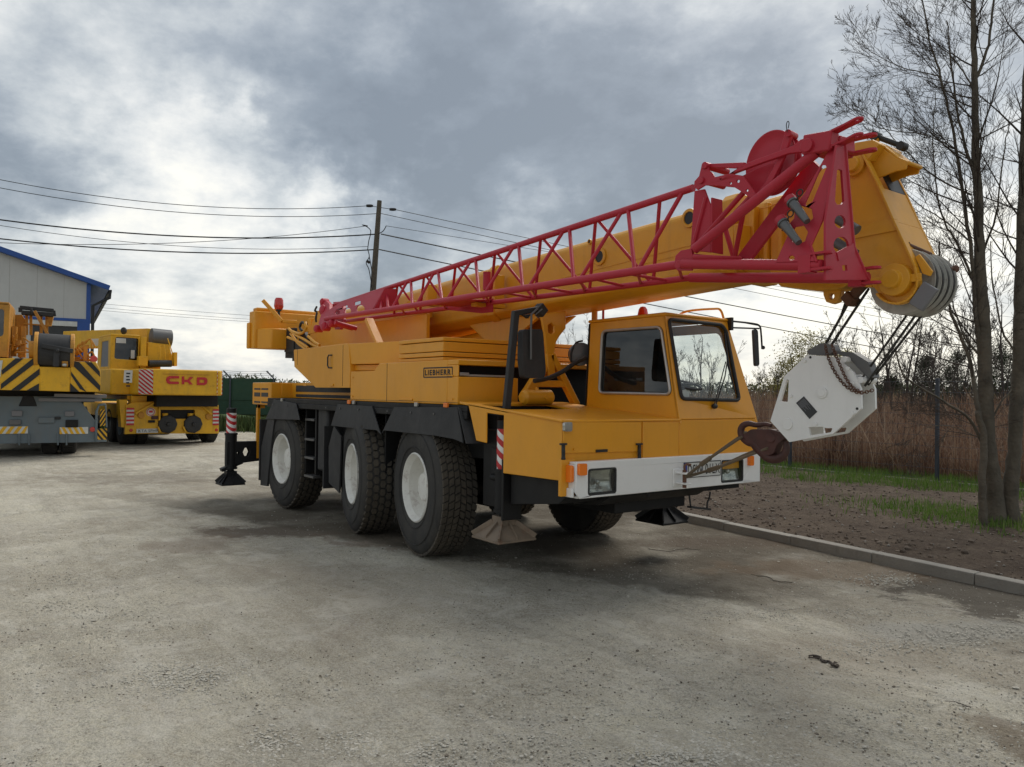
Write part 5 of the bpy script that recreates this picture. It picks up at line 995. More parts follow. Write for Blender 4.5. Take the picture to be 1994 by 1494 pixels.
for _ in range(10): a = H(ru(1230, 1450), ru(650, 860), ru(0, .3)); m.tube(curve_pts([a, a + V((ru(-.1, .15), 0, ru(-.1, .15))), a + V((ru(-.1, .3), 0, ru(-.2, .1)))], 4), .022, 6)
for x0, x1, ya, yb, Y_ in ((1200, 1300, 870, 930, .3), (1350, 1410, 700, 940, .0), (1215, 1460, 900, 945, .2)): a = H(x0, ya, Y_); b = H(x1, yb, Y_); m.box(a.x, b.x, Y_, Y_ + .2, b.z, a.z)
m.tube([H(1210, 830, .2), H(1400, 700, .2)], .07, 10); B('machinery', m, 'orange_old', gr, .01)
m = MB(); p = H(1515, 905, -.1); m.cyl(p, p + V((0, .15, 0)), .08, seg=16); B('tail_lamp', m, 'redlens', gr)
# ---- warehouse
bl = Fr(172, 34, 30.5); wh = thing('warehouse', 'pale grey warehouse gable with blue roof edge and dark roller door', 'building', bl.o, bl.rz)
Bp = lambda x, y, Y_=0.: bl(x, y, Y_)
ev = Bp(172, 553); m = MB()
rise = (Bp(0, 492).z - Bp(172, 553).z) / (Bp(172, 553).x - Bp(0, 492).x)
Wd = 16.; zr_ = ev.z + rise * Wd / 2
g_ = [V((0, 0, 0)), V((0, 0, ev.z)), V((-Wd / 2, 0, zr_)), V((-Wd, 0, ev.z)), V((-Wd, 0, 0))]
zd = Bp(172, 622).z
door = [V((Bp(85, 650).x, 0, 0)), V((Bp(150, 650).x, 0, 0)), V((Bp(150, 650).x, 0, zd - .28)), V((Bp(85, 650).x, 0, zd - .28))]
m.plate(g_, (0, .12, 0)); m.box(-.12, 0, .12, 22, 0, ev.z); m.box(-Wd, -Wd + .12, .12, 22, 0, ev.z); m.box(-Wd, 0, 21.9, 22, 0, ev.z); wall = B('wall', m, 'cladding', wh, 0)
m = MB(); 
for k in range(1, 16): xx = -k * 1.0; m.box(xx - .004, xx + .004, -.003, .0, zd, ev.z + rise * min(-xx, Wd + xx) - .05)
B('panel_joint', m, 'concrete', wall, 0)
m = MB(); m.bar(V((.75, .2, ev.z - rise * .75 + .10)), V((-Wd / 2, .2, zr_ + .10)), .95, .22, up=(0, 0, 1)); m.bar(V((-Wd / 2, .2, zr_ + .10)), V((-Wd - .75, .2, ev.z - rise * .75 + .1)), .95, .22); m.hexa([V((.75, .5, ev.z - rise * .75 + .05)), V((.75, 22, ev.z - rise * .75 + .05)), V((-Wd / 2, 22, zr_ + .05)), V((-Wd / 2, .5, zr_ + .05))], [V((.75, .5, ev.z - rise * .75 + .15)), V((.75, 22, ev.z - rise * .75 + .15)), V((-Wd / 2, 22, zr_ + .15)), V((-Wd / 2, .5, zr_ + .15))]); B('roof', m, 'blue_trim', wh, .01)
m = MB(); m.box(-.14, .02, -.03, .0, 0, ev.z); m.box(-Wd, -.14, -.04, -.002, zd - .12, zd); m.box(Bp(150, 650).x, -.14, -.03, -.002, 0, zd - .12); B('blue_trim', m, 'blue_trim', wh, 0)
m = MB(); m.box(Bp(60, 650).x, Bp(150, 650).x, -.02, -.002, 0, zd - .35); rdr = B('roller_door', m, 'dark', wh, 0); m = MB(); m.box(Bp(60, 650).x, Bp(150, 650).x, -.06, -.002, zd - .35, zd - .14); B('door_header', m, 'platewhite', rdr, 0)
m = MB(); m.box(.72, .86, .1, 22, ev.z - rise * .75 - .06, ev.z - rise * .75 + .06); dpx = Bp(175, 600).x; m.tube([V((.78, .05, ev.z - rise * .75 - .05)), V((.78, .05, ev.z - rise * .75 - .3)), V((.12, .0, ev.z - .95)), V((.12, 0, 0))], .07, 10); B('gutter', m, 'seal', wh, 0)
# ---- green screen fence with barbed-wire arms
A_ = dp(300, 735, 31); Bb = dp(536, 741, 31); gf = thing('screen_fence', 'green mesh-covered yard fence with slanted barbed-wire arms behind the cranes', 'fence', (A_.x, A_.y, 0))
A_ = dp(60, 733, 32); m = MB(); q = lambda p, z: V((p.x, p.y, z)); nn = V((-.6, .8, 0))
m.hexa([q(A_, .62), q(Bb, .62), q(Bb, 2.08), q(A_, 2.1)], [q(A_, .62) + nn * .02, q(Bb, .62) + nn * .02, q(Bb, 2.08) + nn * .02, q(A_, 2.1) + nn * .02]); m.build('screen_panel', 'greenmesh', gf, smooth=0)
m = MB(); m.hexa([q(A_, 1.20), q(Bb, 1.20), q(Bb, 1.24), q(A_, 1.24)], [p - nn * .03 for p in (q(A_, 1.20), q(Bb, 1.20), q(Bb, 1.24), q(A_, 1.24))]); m.build('fence_rail', 'greenmesh', gf)
for px in (150, 240, 345, 452, 534):
    t = (px - 60) / (536 - 60); p = A_.lerp(Bb, t) - nn * .05; m = MB(); m.tube([q(p, 0), q(p, 2.1), q(p, 2.38) - (r0 * .28)], .035, 6); m.build('fence_post', 'post', gf)
m = MB()
for k in range(3):
    s_ = -(r0 * (.10 + .08 * k)); pts = []
    for i in range(25): t = i / 24; p = A_.lerp(Bb, t); pts.append(q(p, 2.2 + .08 * k + .02 * math.sin(t * 40)) + s_)
    m.tube(pts, .006, 4)
m.build('barbed_wire', 'cable', gf)
# far end of the fence that runs on to the right behind the crane
# ---- utility pole and lines
top = dp(739, 391, 30); base = dp(706, 846, 30); up_ = thing('utility_pole', 'weathered grey utility pole standing behind the red jib', 'utility pole', base)
m = MB(); m.tube([base, base.lerp(top, .5), top], [.16, .13, .09], 12); m.build('shaft', 'wood', up_)
m = MB()
for px, py, dx in ((720, 401, -1), (765, 408, 1)): p = dp(px, py, 30); m.tube([p - r0 * .13, p - r0 * .05, p + r0 * .05, p + r0 * .13], [.05, .06, .06, .04], 8); m.tube([p, p.lerp(dp(739 - (p.z * 0), 404, 30), .9)], .012, 5)
m.build('insulator', 'seal', up_)
m = MB()
for pts in ([(739, 404), (733, 410)], [(716, 486), (719, 500), (713, 512), (718, 524), (722, 545), (726, 570)], [(712, 440), (722, 450), (718, 470), (716, 486)], [(719, 500), (724, 530), (722, 560)], [(716, 440), (705, 438), (716, 442)], [(752, 440), (746, 450), (736, 456)]):
    if len(pts) > 2: m.tube(curve_pts([dp(x, y, 29.7) for x, y in pts], 4), .018, 5)
m.tube([dp(714, 508, 29.6), dp(720, 512, 29.6)], .06, 6); m.build('pole_cable', 'cable', up_)
m = MB()
for k in range(5): t = .42 + .03 * k; m.tube([base.lerp(top, t) - r0 * .12 + V((0, 0, .3)), base.lerp(top, t) - r0 * .06], .03, 5)
m.build('cable_bundle', 'greybox', up_)
def wire(label, a, b, r, sag=0., ext=1., n=24):
    """a: on the pole, b: surveyed far point; ext: carries on past b"""
    m = MB(); pts = []
    for i in range(n + 1):
        t = ext * i / n; p = a + (b - a) * t; p = V(p); p.z -= sag * 4 * t / ext * (1 - t / ext) - (sag * 4 / ext * (1 - 1 / ext) * t if ext > 1 else 0); pts.append(p)
    m.tube(pts, r, 5); o = m.build('overhead_cable', 'cable'); tag(o, label, 'cable', 'overhead cables on the utility pole'); return o
d30 = lambda x, y, d=30: dp(x, y, d)
wire('highest thin cable running left from the insulator of the utility pole', d30(716, 401), d30(0, 350, 27), .013, .9, 1.4)
wire('second highest thin cable running left from the utility pole', d30(737, 416), d30(0, 366, 27), .013, .9, 1.4)
wire('upper of the two thick cables running left from the utility pole', d30(735, 456), d30(0, 428, 27), .026, .7, 1.4)
wire('lower of the two thick cables running left from the utility pole', d30(732, 486), d30(0, 465, 27), .024, .6, 1.4)
wire('thin loose cable rising from lower left across the thick ones to the utility pole', d30(715, 440), d30(320, 474, 28), .011, .5, 2.2)
wire('thin drop cable twisted along the lowest thick cable left of the utility pole', d30(716, 480), d30(330, 478, 28), .010, .6, 2.2)
for lab, p0, p1, r in (('highest thin cable running right from the utility pole insulator over the crane', (768, 408), (1030, 462), .013), ('second thin cable running right from the utility pole over the crane', (742, 416), (1030, 473), .013), ('third thin cable running right from the utility pole, just above the thick ones', (752, 440), (1030, 472), .010), ('upper thick cable running right from the utility pole, behind the red jib', (742, 456), (940, 497), .026), ('lower thick cable running right from the utility pole, behind the red jib', (738, 486), (880, 516), .024)):
    t = (p1[0] - p0[0]) / (2300 - p0[0]); a = d30(*p0); e = dp(2300, {408: 700, 416: 715, 440: 650, 456: 742, 486: 770}[p0[1]], 70)
    m = MB(); pts = []
    for i in range(30):
        s_ = i / 29; p = a.lerp(e, s_); p.z -= 1.6 * 4 * s_ * (1 - s_) * .3; pts.append(p)
    m.tube(pts, r, 5); o = m.build('overhead_cable', 'cable'); tag(o, lab, 'cable', 'overhead cables on the utility pole')
for i, (ya, yb) in enumerate(((579, 611), (587, 618), (593, 622))):
    m = MB(); a = dp(-60, ya - 14, 62); b = dp(900, yb + 22, 70); pts = [a.lerp(b, k / 16) - V((0, 0, 1.2 * 4 * (k / 16) * (1 - k / 16) * .4)) for k in range(17)]; m.tube(pts, .012, 4); tag(m.build('distant_cable', 'cable'), ('top', 'middle', 'bottom')[i] + ' one of three faint distant cables between the warehouse and the crane tail', 'cable', 'distant cables')
# ---- thin wire-mesh fence on the right with dark posts
def fpost(x): return V((x, 9.66 + (x + 2.92) * .037, 0))
for k, x in enumerate((-8.92, -5.92, -2.92, .08, 3.08)):
    lab = ('dark steel fence post seen through the cab windscreen, nearest its left edge', 'dark steel fence post seen through the middle of the cab windscreen', 'dark steel fence post behind the red hook', 'dark steel fence post between the white hook block and the big tree', 'dark steel fence post beyond the big tree at the right')[k]
    p = fpost(x); m = MB(); m.box(p.x - .03, p.x + .03, p.y - .03, p.y + .03, 0, 2.0); m.box(p.x - .034, p.x + .034, p.y - .034, p.y + .034, 2.0, 2.012); tag(m.build('fence_post', 'post', bevel=.004), lab, 'fence post', 'posts of the wire mesh fence')
for k, (x0, x1) in enumerate(((-8.92, -5.92), (-5.92, -2.92), (-2.92, .08), (.08, 3.08), (3.08, 6.08))):
    m = MB(); a = fpost(x0); b = fpost(x1)
    for i in range(10): z = .15 + i * .2; m.tube([a + V((0, -.035, z)), b + V((0, -.035, z))], .0028, 4, cap=False)
    for i in range(1, 30): p = a.lerp(b, i / 30) - V((0, .038, 0)); m.tube([p + V((0, 0, .12)), p + V((0, 0, 1.97))], .0016, 3, cap=False)
    tag(m.build('mesh_panel', 'post', recalc=False), ('thin wire mesh fence panel beyond the cab windscreen, farthest along', 'thin wire mesh fence panel just right of the cab', 'thin wire mesh fence panel behind the white hook block', 'thin wire mesh fence panel beside the big tree trunk', 'thin wire mesh fence panel right of the big tree')[k], 'fence panel', 'panels of the wire mesh fence')
m = MB(); a = fpost(-12); b = fpost(8); m.bar(a + V((0, 0, .04)), b + V((0, 0, .04)), .06, .14); tag(m.build('fence_footing', 'concrete'), 'low pale concrete footing strip under the wire mesh fence', 'footing')
# ================================================================== ground
def kerb_y(x): return 2.79 - .1124 * (x + .87)
def nodemath(N, L, op, a, b=None, c=None, clamp=False):
    n = N.new('ShaderNodeMath'); n.operation = op; n.use_clamp = clamp
    for i, q in enumerate((a, b, c)):
        if q is None: continue
        if isinstance(q, (int, float)): n.inputs[i].default_value = q
        else: L.new(q, n.inputs[i])
    return n.outputs[0]
def yard_material():
    m = bpy.data.materials.new('crushed_stone_yard'); nt, N, L, b = nodes(m)
    tc = N.new('ShaderNodeTexCoord'); P_ = tc.outputs['Object']
    def noise(sc, det=8, rough=.6, dist=0., stretch=None):
        n = N.new('ShaderNodeTexNoise'); n.inputs['Scale'].default_value = sc; n.inputs['Detail'].default_value = det; n.inputs['Roughness'].default_value = rough; n.inputs['Distortion'].default_value = dist
        if stretch:
            mp = N.new('ShaderNodeMapping'); mp.inputs['Rotation'].default_value = (0, 0, stretch[1]); mp.inputs['Scale'].default_value = stretch[0]; L.new(P_, mp.inputs[0]); L.new(mp.outputs[0], n.inputs['Vector'])
        else: L.new(P_, n.inputs['Vector'])
        return n.outputs['Fac']
    def rng(v, a, b_, c=0., d=1.):
        n = N.new('ShaderNodeMapRange'); n.interpolation_type = 'SMOOTHSTEP'; L.new(v, n.inputs['Value'])
        for k, q in zip(('From Min', 'From Max', 'To Min', 'To Max'), (a, b_, c, d)): n.inputs[k].default_value = q
        return n.outputs[0]
    def mix(f, A, B_, bt='MIX'):
        n = N.new('ShaderNodeMix'); n.data_type = 'RGBA'; n.blend_type = bt
        if isinstance(f, float): n.inputs['Factor'].default_value = f
        else: L.new(f, n.inputs['Factor'])
        for k, q in (('A', A), ('B', B_)):
            if isinstance(q, tuple): n.inputs[k].default_value = (*q, 1)
            else: L.new(q, n.inputs[k])
        return n.outputs['Result']
    c = mix(rng(noise(.55, 6, .6, .6), .35, .68), (.46, .425, .345), (.64, .605, .505))
    c = mix(rng(noise(1.7, 8, .65, .4, ((1, 2.6, 1), .5)), .5, .72, 0, .65), c, (.56, .535, .475))
    c = mix(rng(noise(.9, 8, .7, 1.2), .54, .74, 0, .55), c, (.30, .245, .19))
    c = mix(rng(noise(3.1, 8, .7, .5, ((1, 3.2, 1), .5)), .56, .74, 0, .40), c, (.24, .215, .18))
    c = mix(rng(noise(9, 6, .7), .3, .75, 0, .5), c, (.42, .40, .36), 'OVERLAY')
    sp = noise(95, 4, .8); c = mix(rng(sp, .38, .52, .55, 0), c, (.16, .14, .11)); c = mix(rng(sp, .54, .66, 0, .6), c, (.76, .73, .64)); c = mix(rng(noise(24, 7, .75), .36, .50, .4, 0), c, (.20, .178, .14)); c = mix(rng(noise(33, 7, .75, .3), .52, .66, 0, .45), c, (.62, .58, .49))
    vo = N.new('ShaderNodeTexVoronoi'); vo.inputs['Scale'].default_value = 62; vo.inputs['Randomness'].default_value = 1; L.new(P_, vo.inputs['Vector'])
    bw = N.new('ShaderNodeSeparateColor'); L.new(vo.outputs['Color'], bw.inputs[0]); cell = bw.outputs[0]
    patch = rng(noise(1.1, 7, .65, .8), .48, .62)
    c = mix(nodemath(N, L, 'MULTIPLY', rng(cell, .3, .95, .0, .5), rng(noise(1.4, 7, .65, .8), .42, .66)), c, (.58, .55, .49)); c = mix(nodemath(N, L, 'MULTIPLY', rng(bw.outputs[1], .6, .95, .0, .45), patch), c, (.22, .20, .165))
    trk = rng(noise(1.0, 7, .6, .6, ((.28, 5.5, 1), .62)), .46, .62, 0, .20); c = mix(trk, c, (.27, .242, .195)); c = mix(rng(noise(1.3, 7, .6, .5, ((.3, 4.2, 1), .25)), .55, .7, 0, .2), c, (.68, .645, .56))
    c = mix(rng(noise(2.6, 9, .72, .9), .5, .64, 0, .45), c, (.66, .63, .55)); c = mix(rng(noise(4.2, 9, .72, .6), .53, .68, 0, .35), c, (.29, .26, .205))
    c = mix(rng(noise(.35, 5, .55, .8), .5, .68, 0, .35), c, (.33, .275, .21))
    # stains that lie where the photograph has them
    w = noise(2.2, 9, .7); w2 = noise(.8, 6, .6)
    def blob(px, py, rx_, ry_, hard=.35, rot=None):
        g = un(px, py, 'z', 0); ex = un(px + rx_, py, 'z', 0) - g; ang = math.atan2(ex.y, ex.x); a = ex.length; bb = (un(px, py - ry_, 'z', 0) - g).length
        mp = N.new('ShaderNodeMapping'); mp.vector_type = 'TEXTURE'; mp.inputs['Location'].default_value = (g.x, g.y, 0); mp.inputs['Rotation'].default_value = (0, 0, ang if rot is None else rot); mp.inputs['Scale'].default_value = (a, bb, 1)
        L.new(P_, mp.inputs[0]); ln = N.new('ShaderNodeVectorMath'); ln.operation = 'LENGTH'; L.new(mp.outputs[0], ln.inputs[0])
        v = nodemath(N, L, 'MULTIPLY_ADD', nodemath(N, L, 'SUBTRACT', w, .5), 2.6, ln.outputs['Value']); return rng(v, 1.05, 1.05 - hard, 0, 1)
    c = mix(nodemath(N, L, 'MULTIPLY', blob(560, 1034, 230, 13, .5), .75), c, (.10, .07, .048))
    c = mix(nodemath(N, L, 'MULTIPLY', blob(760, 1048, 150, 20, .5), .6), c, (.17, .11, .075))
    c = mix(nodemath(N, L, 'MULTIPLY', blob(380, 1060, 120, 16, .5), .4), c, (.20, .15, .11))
    c = mix(nodemath(N, L, 'MULTIPLY', blob(300, 930, 260, 14, .6), .5), c, (.19, .16, .125))
    # damp, browner ground between crane and kerb, crane's shadow painted in with it
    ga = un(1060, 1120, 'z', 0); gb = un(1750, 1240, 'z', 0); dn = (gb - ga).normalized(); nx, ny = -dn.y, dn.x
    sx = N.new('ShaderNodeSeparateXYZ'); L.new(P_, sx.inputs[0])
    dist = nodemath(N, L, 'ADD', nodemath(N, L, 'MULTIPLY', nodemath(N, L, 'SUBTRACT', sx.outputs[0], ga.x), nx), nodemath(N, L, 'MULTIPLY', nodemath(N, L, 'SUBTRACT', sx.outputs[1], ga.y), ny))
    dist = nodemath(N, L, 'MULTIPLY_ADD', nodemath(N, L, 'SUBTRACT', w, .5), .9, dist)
    damp_shadow = nodemath(N, L, 'MULTIPLY', rng(dist, -.02, .22), nodemath(N, L, 'MULTIPLY', rng(sx.outputs[0], -9, -2, 0, 1), rng(nodemath(N, L, 'MULTIPLY_ADD', w, 2.2, sx.outputs[0]), 3.3, 4.9, 1., .35))); light = rng(w2, .42, .62, 1., .6)
    c = mix(nodemath(N, L, 'MULTIPLY', damp_shadow, light), c, (.125, .105, .078))
    c = mix(nodemath(N, L, 'MULTIPLY', blob(1930, 1160, 170, 34, .3), .8), c, (.075, .062, .048)); c = mix(nodemath(N, L, 'MULTIPLY', blob(1500, 1055, 330, 14, .5), .55), c, (.12, .09, .065))
    c = mix(nodemath(N, L, 'MULTIPLY', blob(1990, 1440, 90, 45, .5), .6), c, (.13, .09, .055)); c = mix(nodemath(N, L, 'MULTIPLY', blob(1620, 1110, 260, 22, .5), .5), c, (.20, .14, .09))
    c = mix(nodemath(N, L, 'MULTIPLY', blob(1830, 1230, 230, 22, .6), .7), c, (.40, .385, .345))
    L.new(c, b.inputs['Base Color']); b.inputs['Roughness'].default_value = .95; b.inputs['Specular IOR Level'].default_value = .2
    h1 = nodemath(N, L, 'MULTIPLY', noise(38, 9, .75), .5); h2 = nodemath(N, L, 'MULTIPLY', nodemath(N, L, 'MULTIPLY', cell, 1.0), patch); h3 = nodemath(N, L, 'MULTIPLY', noise(5, 8, .7), 1.4)
    hh_ = nodemath(N, L, 'ADD', nodemath(N, L, 'ADD', h1, nodemath(N, L, 'MULTIPLY', h2, .35)), h3)
    bp = N.new('ShaderNodeBump'); bp.inputs['Strength'].default_value = 1.0; bp.inputs['Distance'].default_value = .045; L.new(hh_, bp.inputs['Height']); L.new(bp.outputs[0], b.inputs['Normal'])
    return m
def fbm(x, y, s): return mnoise.noise((x * s, y * s, .3))
def gridmesh(name, xs, ys, zf, material):
    vs = [(x, y, zf(x, y)) for y_ in ys for x in xs for y in (y_ if not callable(y_) else y_(x),)]
    n = len(xs); fs = [(j * n + i, j * n + i + 1, (j + 1) * n + i + 1, (j + 1) * n + i) for j in range(len(ys) - 1) for i in range(n - 1)]
    m = MB(); m.v = vs; m.f = fs; o = m.build(name, material, smooth=180, recalc=False); return struct(o)
def spaced(a, b, n): return [a + (b - a) * i / n for i in range(n + 1)]
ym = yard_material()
xs = spaced(-60, -8, 60) + spaced(-8, 8, 240)[1:] + spaced(8, 20, 12)[1:]
def yrow(t): return lambda x: (-16 + (kerb_y(x) + 16) * t)
ts = [(1 - (1 - k / 200) ** 1.35) for k in range(201)]
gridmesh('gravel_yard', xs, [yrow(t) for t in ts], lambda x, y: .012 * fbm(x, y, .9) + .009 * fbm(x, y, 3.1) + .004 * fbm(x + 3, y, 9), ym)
def simple_ground(name, c1, c2, c3, sc, bump):
    m = bpy.data.materials.new(name); nt, N, L, b = nodes(m); tc = N.new('ShaderNodeTexCoord')
    def ns(s, d=8): n = N.new('ShaderNodeTexNoise'); n.inputs['Scale'].default_value = s; n.inputs['Detail'].default_value = d; n.inputs['Roughness'].default_value = .7; L.new(tc.outputs['Object'], n.inputs['Vector']); return n.outputs['Fac']
    r = N.new('ShaderNodeValToRGB'); r.color_ramp.elements[0].position = .35; r.color_ramp.elements[0].color = (*c1, 1); r.color_ramp.elements[1].position = .68; r.color_ramp.elements[1].color = (*c3, 1); e = r.color_ramp.elements.new(.5); e.color = (*c2, 1)
    a = nodemath(N, L, 'ADD', nodemath(N, L, 'MULTIPLY', ns(sc), .55), nodemath(N, L, 'MULTIPLY', ns(sc * 11), .45)); L.new(a, r.inputs[0]); L.new(r.outputs[0], b.inputs['Base Color']); b.inputs['Roughness'].default_value = .97; b.inputs['Specular IOR Level'].default_value = .15
    bp = N.new('ShaderNodeBump'); bp.inputs['Strength'].default_value = 1; bp.inputs['Distance'].default_value = bump; L.new(ns(sc * 14), bp.inputs['Height']); L.new(bp.outputs[0], b.inputs['Normal']); return m
soil = simple_ground('dark_soil', (.055, .04, .03), (.10, .075, .056), (.17, .135, .10), 2.2, .04)
field = simple_ground('meadow', (.045, .05, .02), (.08, .075, .035), (.11, .10, .055), .08, .05)
def zsoil(x, y):
    k = min(1, max(0, (y - kerb_y(x) - .12) / .25)); return .070 + k * (.03 * fbm(x, y, .7) + .022 * fbm(x, y, 2.6) + .022 * max(0, fbm(x, y, 8)) + .018 * max(0, fbm(x + 9, y, 19)))
xs2 = spaced(-26, -8, 60) + spaced(-8, 9, 300)[1:]
gridmesh('soil_strip', xs2, [(lambda t: (lambda x: kerb_y(x) + .10 + (10.2 - kerb_y(x)) * t))(k / 150) for k in range(151)], zsoil, soil)
m = MB(); R_ = 1400; n = 64
for r_ in (0, 60, 300, R_): m.v += [(r_ * math.cos(2 * PI * k / n), r_ * math.sin(2 * PI * k / n), -.05) for k in range(n)]
m.f = [(j * n + i, j * n + (i + 1) % n, (j + 1) * n + (i + 1) % n, (j + 1) * n + i) for j in range(3) for i in range(n)]; struct(m.build('ground', field, recalc=False, smooth=0))
m = MB(); m.v = [(-60, 10.15, .02), (40, 10.15, .02), (40, 70, .02), (-60, 70, .02)]; m.f = [(0, 1, 2, 3)]
struct(m.build('field', simple_ground('dry_field', (.05, .035, .022), (.09, .065, .04), (.12, .09, .05), .5, .05), recalc=False, smooth=0))
m = MB(); A1 = dp(60, 765, 33); B1 = dp(800, 765, 31); m.plate([V((A1.x, A1.y, 0)), V((B1.x, B1.y, 0)), V((B1.x, B1.y, 0)) + f0 * 60, V((A1.x, A1.y, 0)) + f0 * 60], (0, 0, .02)); struct(m.build('grass_field', simple_ground('green_grass', (.03, .05, .015), (.05, .085, .025), (.07, .10, .035), .4, .05)))
# green bank far behind the crane tail
m = MB()
for k in range(2):
    pass
A1 = dp(380, 765, 75); B1 = dp(1000, 765, 95); m.v = [(A1.x, A1.y, 0), (B1.x, B1.y, 0), (B1.x, B1.y, 2.0), (A1.x, A1.y, 2.2), (A1.x + f0.x * 20, A1.y + f0.y * 20, 2.5), (B1.x + f0.x * 20, B1.y + f0.y * 20, 2.3)]; m.f = [(0, 1, 2, 3), (3, 2, 5, 4)]; struct(m.build('grass_bank', simple_ground('bank_grass', (.035, .06, .02), (.05, .09, .03), (.07, .11, .04), .3, .05), recalc=False, smooth=0))
# kerb stones
kb = MB(); x = -22.
while x < 7:
    x2 = x + .985; w = .14; a, b = kerb_y(x), kerb_y(x2); dz = ru(-.004, .004); h = .095 + dz
    kb.hexa([(x, a, -.05), (x2, b, -.05), (x2, b + w, -.05), (x, a + w, -.05)], [(x, a + .004, h), (x2, b + .004, h), (x2, b + w, h), (x, a + w, h)]); x += .992
ko = kb.build('kerb', 'concrete', bevel=.008); struct(ko)
# ---- loose stones, clods, twigs
ICO = [(0, 0, 1), (.89, 0, .45), (.28, .85, .45), (-.72, .53, .45), (-.72, -.53, .45), (.28, -.85, .45), (.72, .53, -.45), (-.28, .85, -.45), (-.89, 0, -.45), (-.28, -.85, -.45), (.72, -.53, -.45), (0, 0, -1)]
ICF = [(0, 1, 2), (0, 2, 3), (0, 3, 4), (0, 4, 5), (0, 5, 1), (1, 6, 2), (2, 7, 3), (3, 8, 4), (4, 9, 5), (5, 10, 1), (2, 6, 7), (3, 7, 8), (4, 8, 9), (5, 9, 10), (1, 10, 6), (6, 11, 7), (7, 11, 8), (8, 11, 9), (9, 11, 10), (10, 11, 6)]
def stone(m, x, y, z, s, flat=.6):
    a = ru(0, 6.3); ca, sa = math.cos(a), math.sin(a); sx, sy, sz = s * ru(.7, 1.3), s * ru(.6, 1.1), s * flat * ru(.6, 1.2); o = len(m.v)
    for v in ICO:
        j = ru(.78, 1.15); X_, Y__ = v[0] * sx * j, v[1] * sy * j; m.v.append((x + X_ * ca - Y__ * sa, y + X_ * sa + Y__ * ca, z + v[2] * sz * j))
    m.f += [(p + o, q + o, r + o) for p, q, r in ICF]
m = MB()
for _ in range(13000):
    px = ru(-60, 2054); py = 1494 * (.66 + .36 * rnd() ** .8); g = un(px, py, 'z', 0)
    if g.y > kerb_y(g.x) - .05: continue
    stone(m, g.x, g.y, .002, ru(.003, .0070) * (1 if rnd() < .93 else ru(1.4, 2.3)))
for px, py, rx_, ry_, n_, s_ in ((340, 1320, 95, 30, 600, .009), (430, 1300, 60, 20, 200, .008), (750, 1450, 110, 40, 700, .008), (520, 1455, 60, 30, 200, .009), (1350, 1470, 130, 34, 700, .009), (1000, 1400, 300, 60, 300, .007), (1780, 1250, 160, 22, 700, .008), (1500, 1195, 260, 10, 500, .007), (1900, 1225, 120, 18, 250, .009), (1720, 1130, 60, 10, 200, .01), (1300, 1120, 120, 14, 120, .007), (150, 1180, 120, 22, 220, .008), (120, 1130, 60, 12, 120, .008), (1690, 1020, 10, 4, 1, .01)):
    for _ in range(n_):
        g = un(px + random.gauss(0, rx_ * .6), py + random.gauss(0, ry_ * .6), 'z', 0)
        if g.y < kerb_y(g.x) - .03: stone(m, g.x, g.y, .003, s_ * ru(.5, 1.25))
gs = m.build('gravel_stones', mat('loose_limestone', (.42, .395, .34), .9, var=.3, vscale=30), recalc=False, smooth=0); struct(gs, 'stuff'); gs['label'] = 'loose pale crushed stones scattered over the yard'; gs['category'] = 'gravel'
m = MB()
for _ in range(2600):
    px = ru(-60, 2054); py = 1494 * (.68 + .34 * rnd() ** .8); g = un(px, py, 'z', 0)
    if g.y < kerb_y(g.x) - .05: stone(m, g.x, g.y, .002, ru(.003, .007) * (1 if rnd() < .95 else 1.8))
gs = m.build('dark_grit', mat('dark_grit', (.13, .11, .085), .95, var=.4, vscale=30), recalc=False, smooth=0); struct(gs, 'stuff'); gs['label'] = 'small dark grit scattered over the yard'; gs['category'] = 'gravel'
m = MB()
for _ in range(3200):
    x = ru(-8, 7); y = kerb_y(x) + .2 + (9 - kerb_y(x)) * rnd() ** 1.5; stone(m, x, y, zsoil(x, y) + .004, ru(.006, .026) * (1 if rnd() < .9 else 1.7), .9)
cl = m.build('soil_clods', mat('soil_clod', (.115, .088, .066), .97, var=.35, vscale=14), recalc=False, smooth=0); struct(cl, 'stuff'); cl['label'] = 'dark clods lying on the soil strip'; cl['category'] = 'soil'
m = MB()
for _ in range(260):
    x = ru(-5, 6); y = kerb_y(x) + .2 + 3.5 * rnd(); stone(m, x, y, zsoil(x, y) + .006, ru(.008, .022), .7)
cl = m.build('pale_stones', mat('pale_stone', (.24, .22, .19), .9, var=.2), recalc=False, smooth=0); struct(cl, 'stuff'); cl['label'] = 'small pale stones lying on the dark soil strip'; cl['category'] = 'stones'
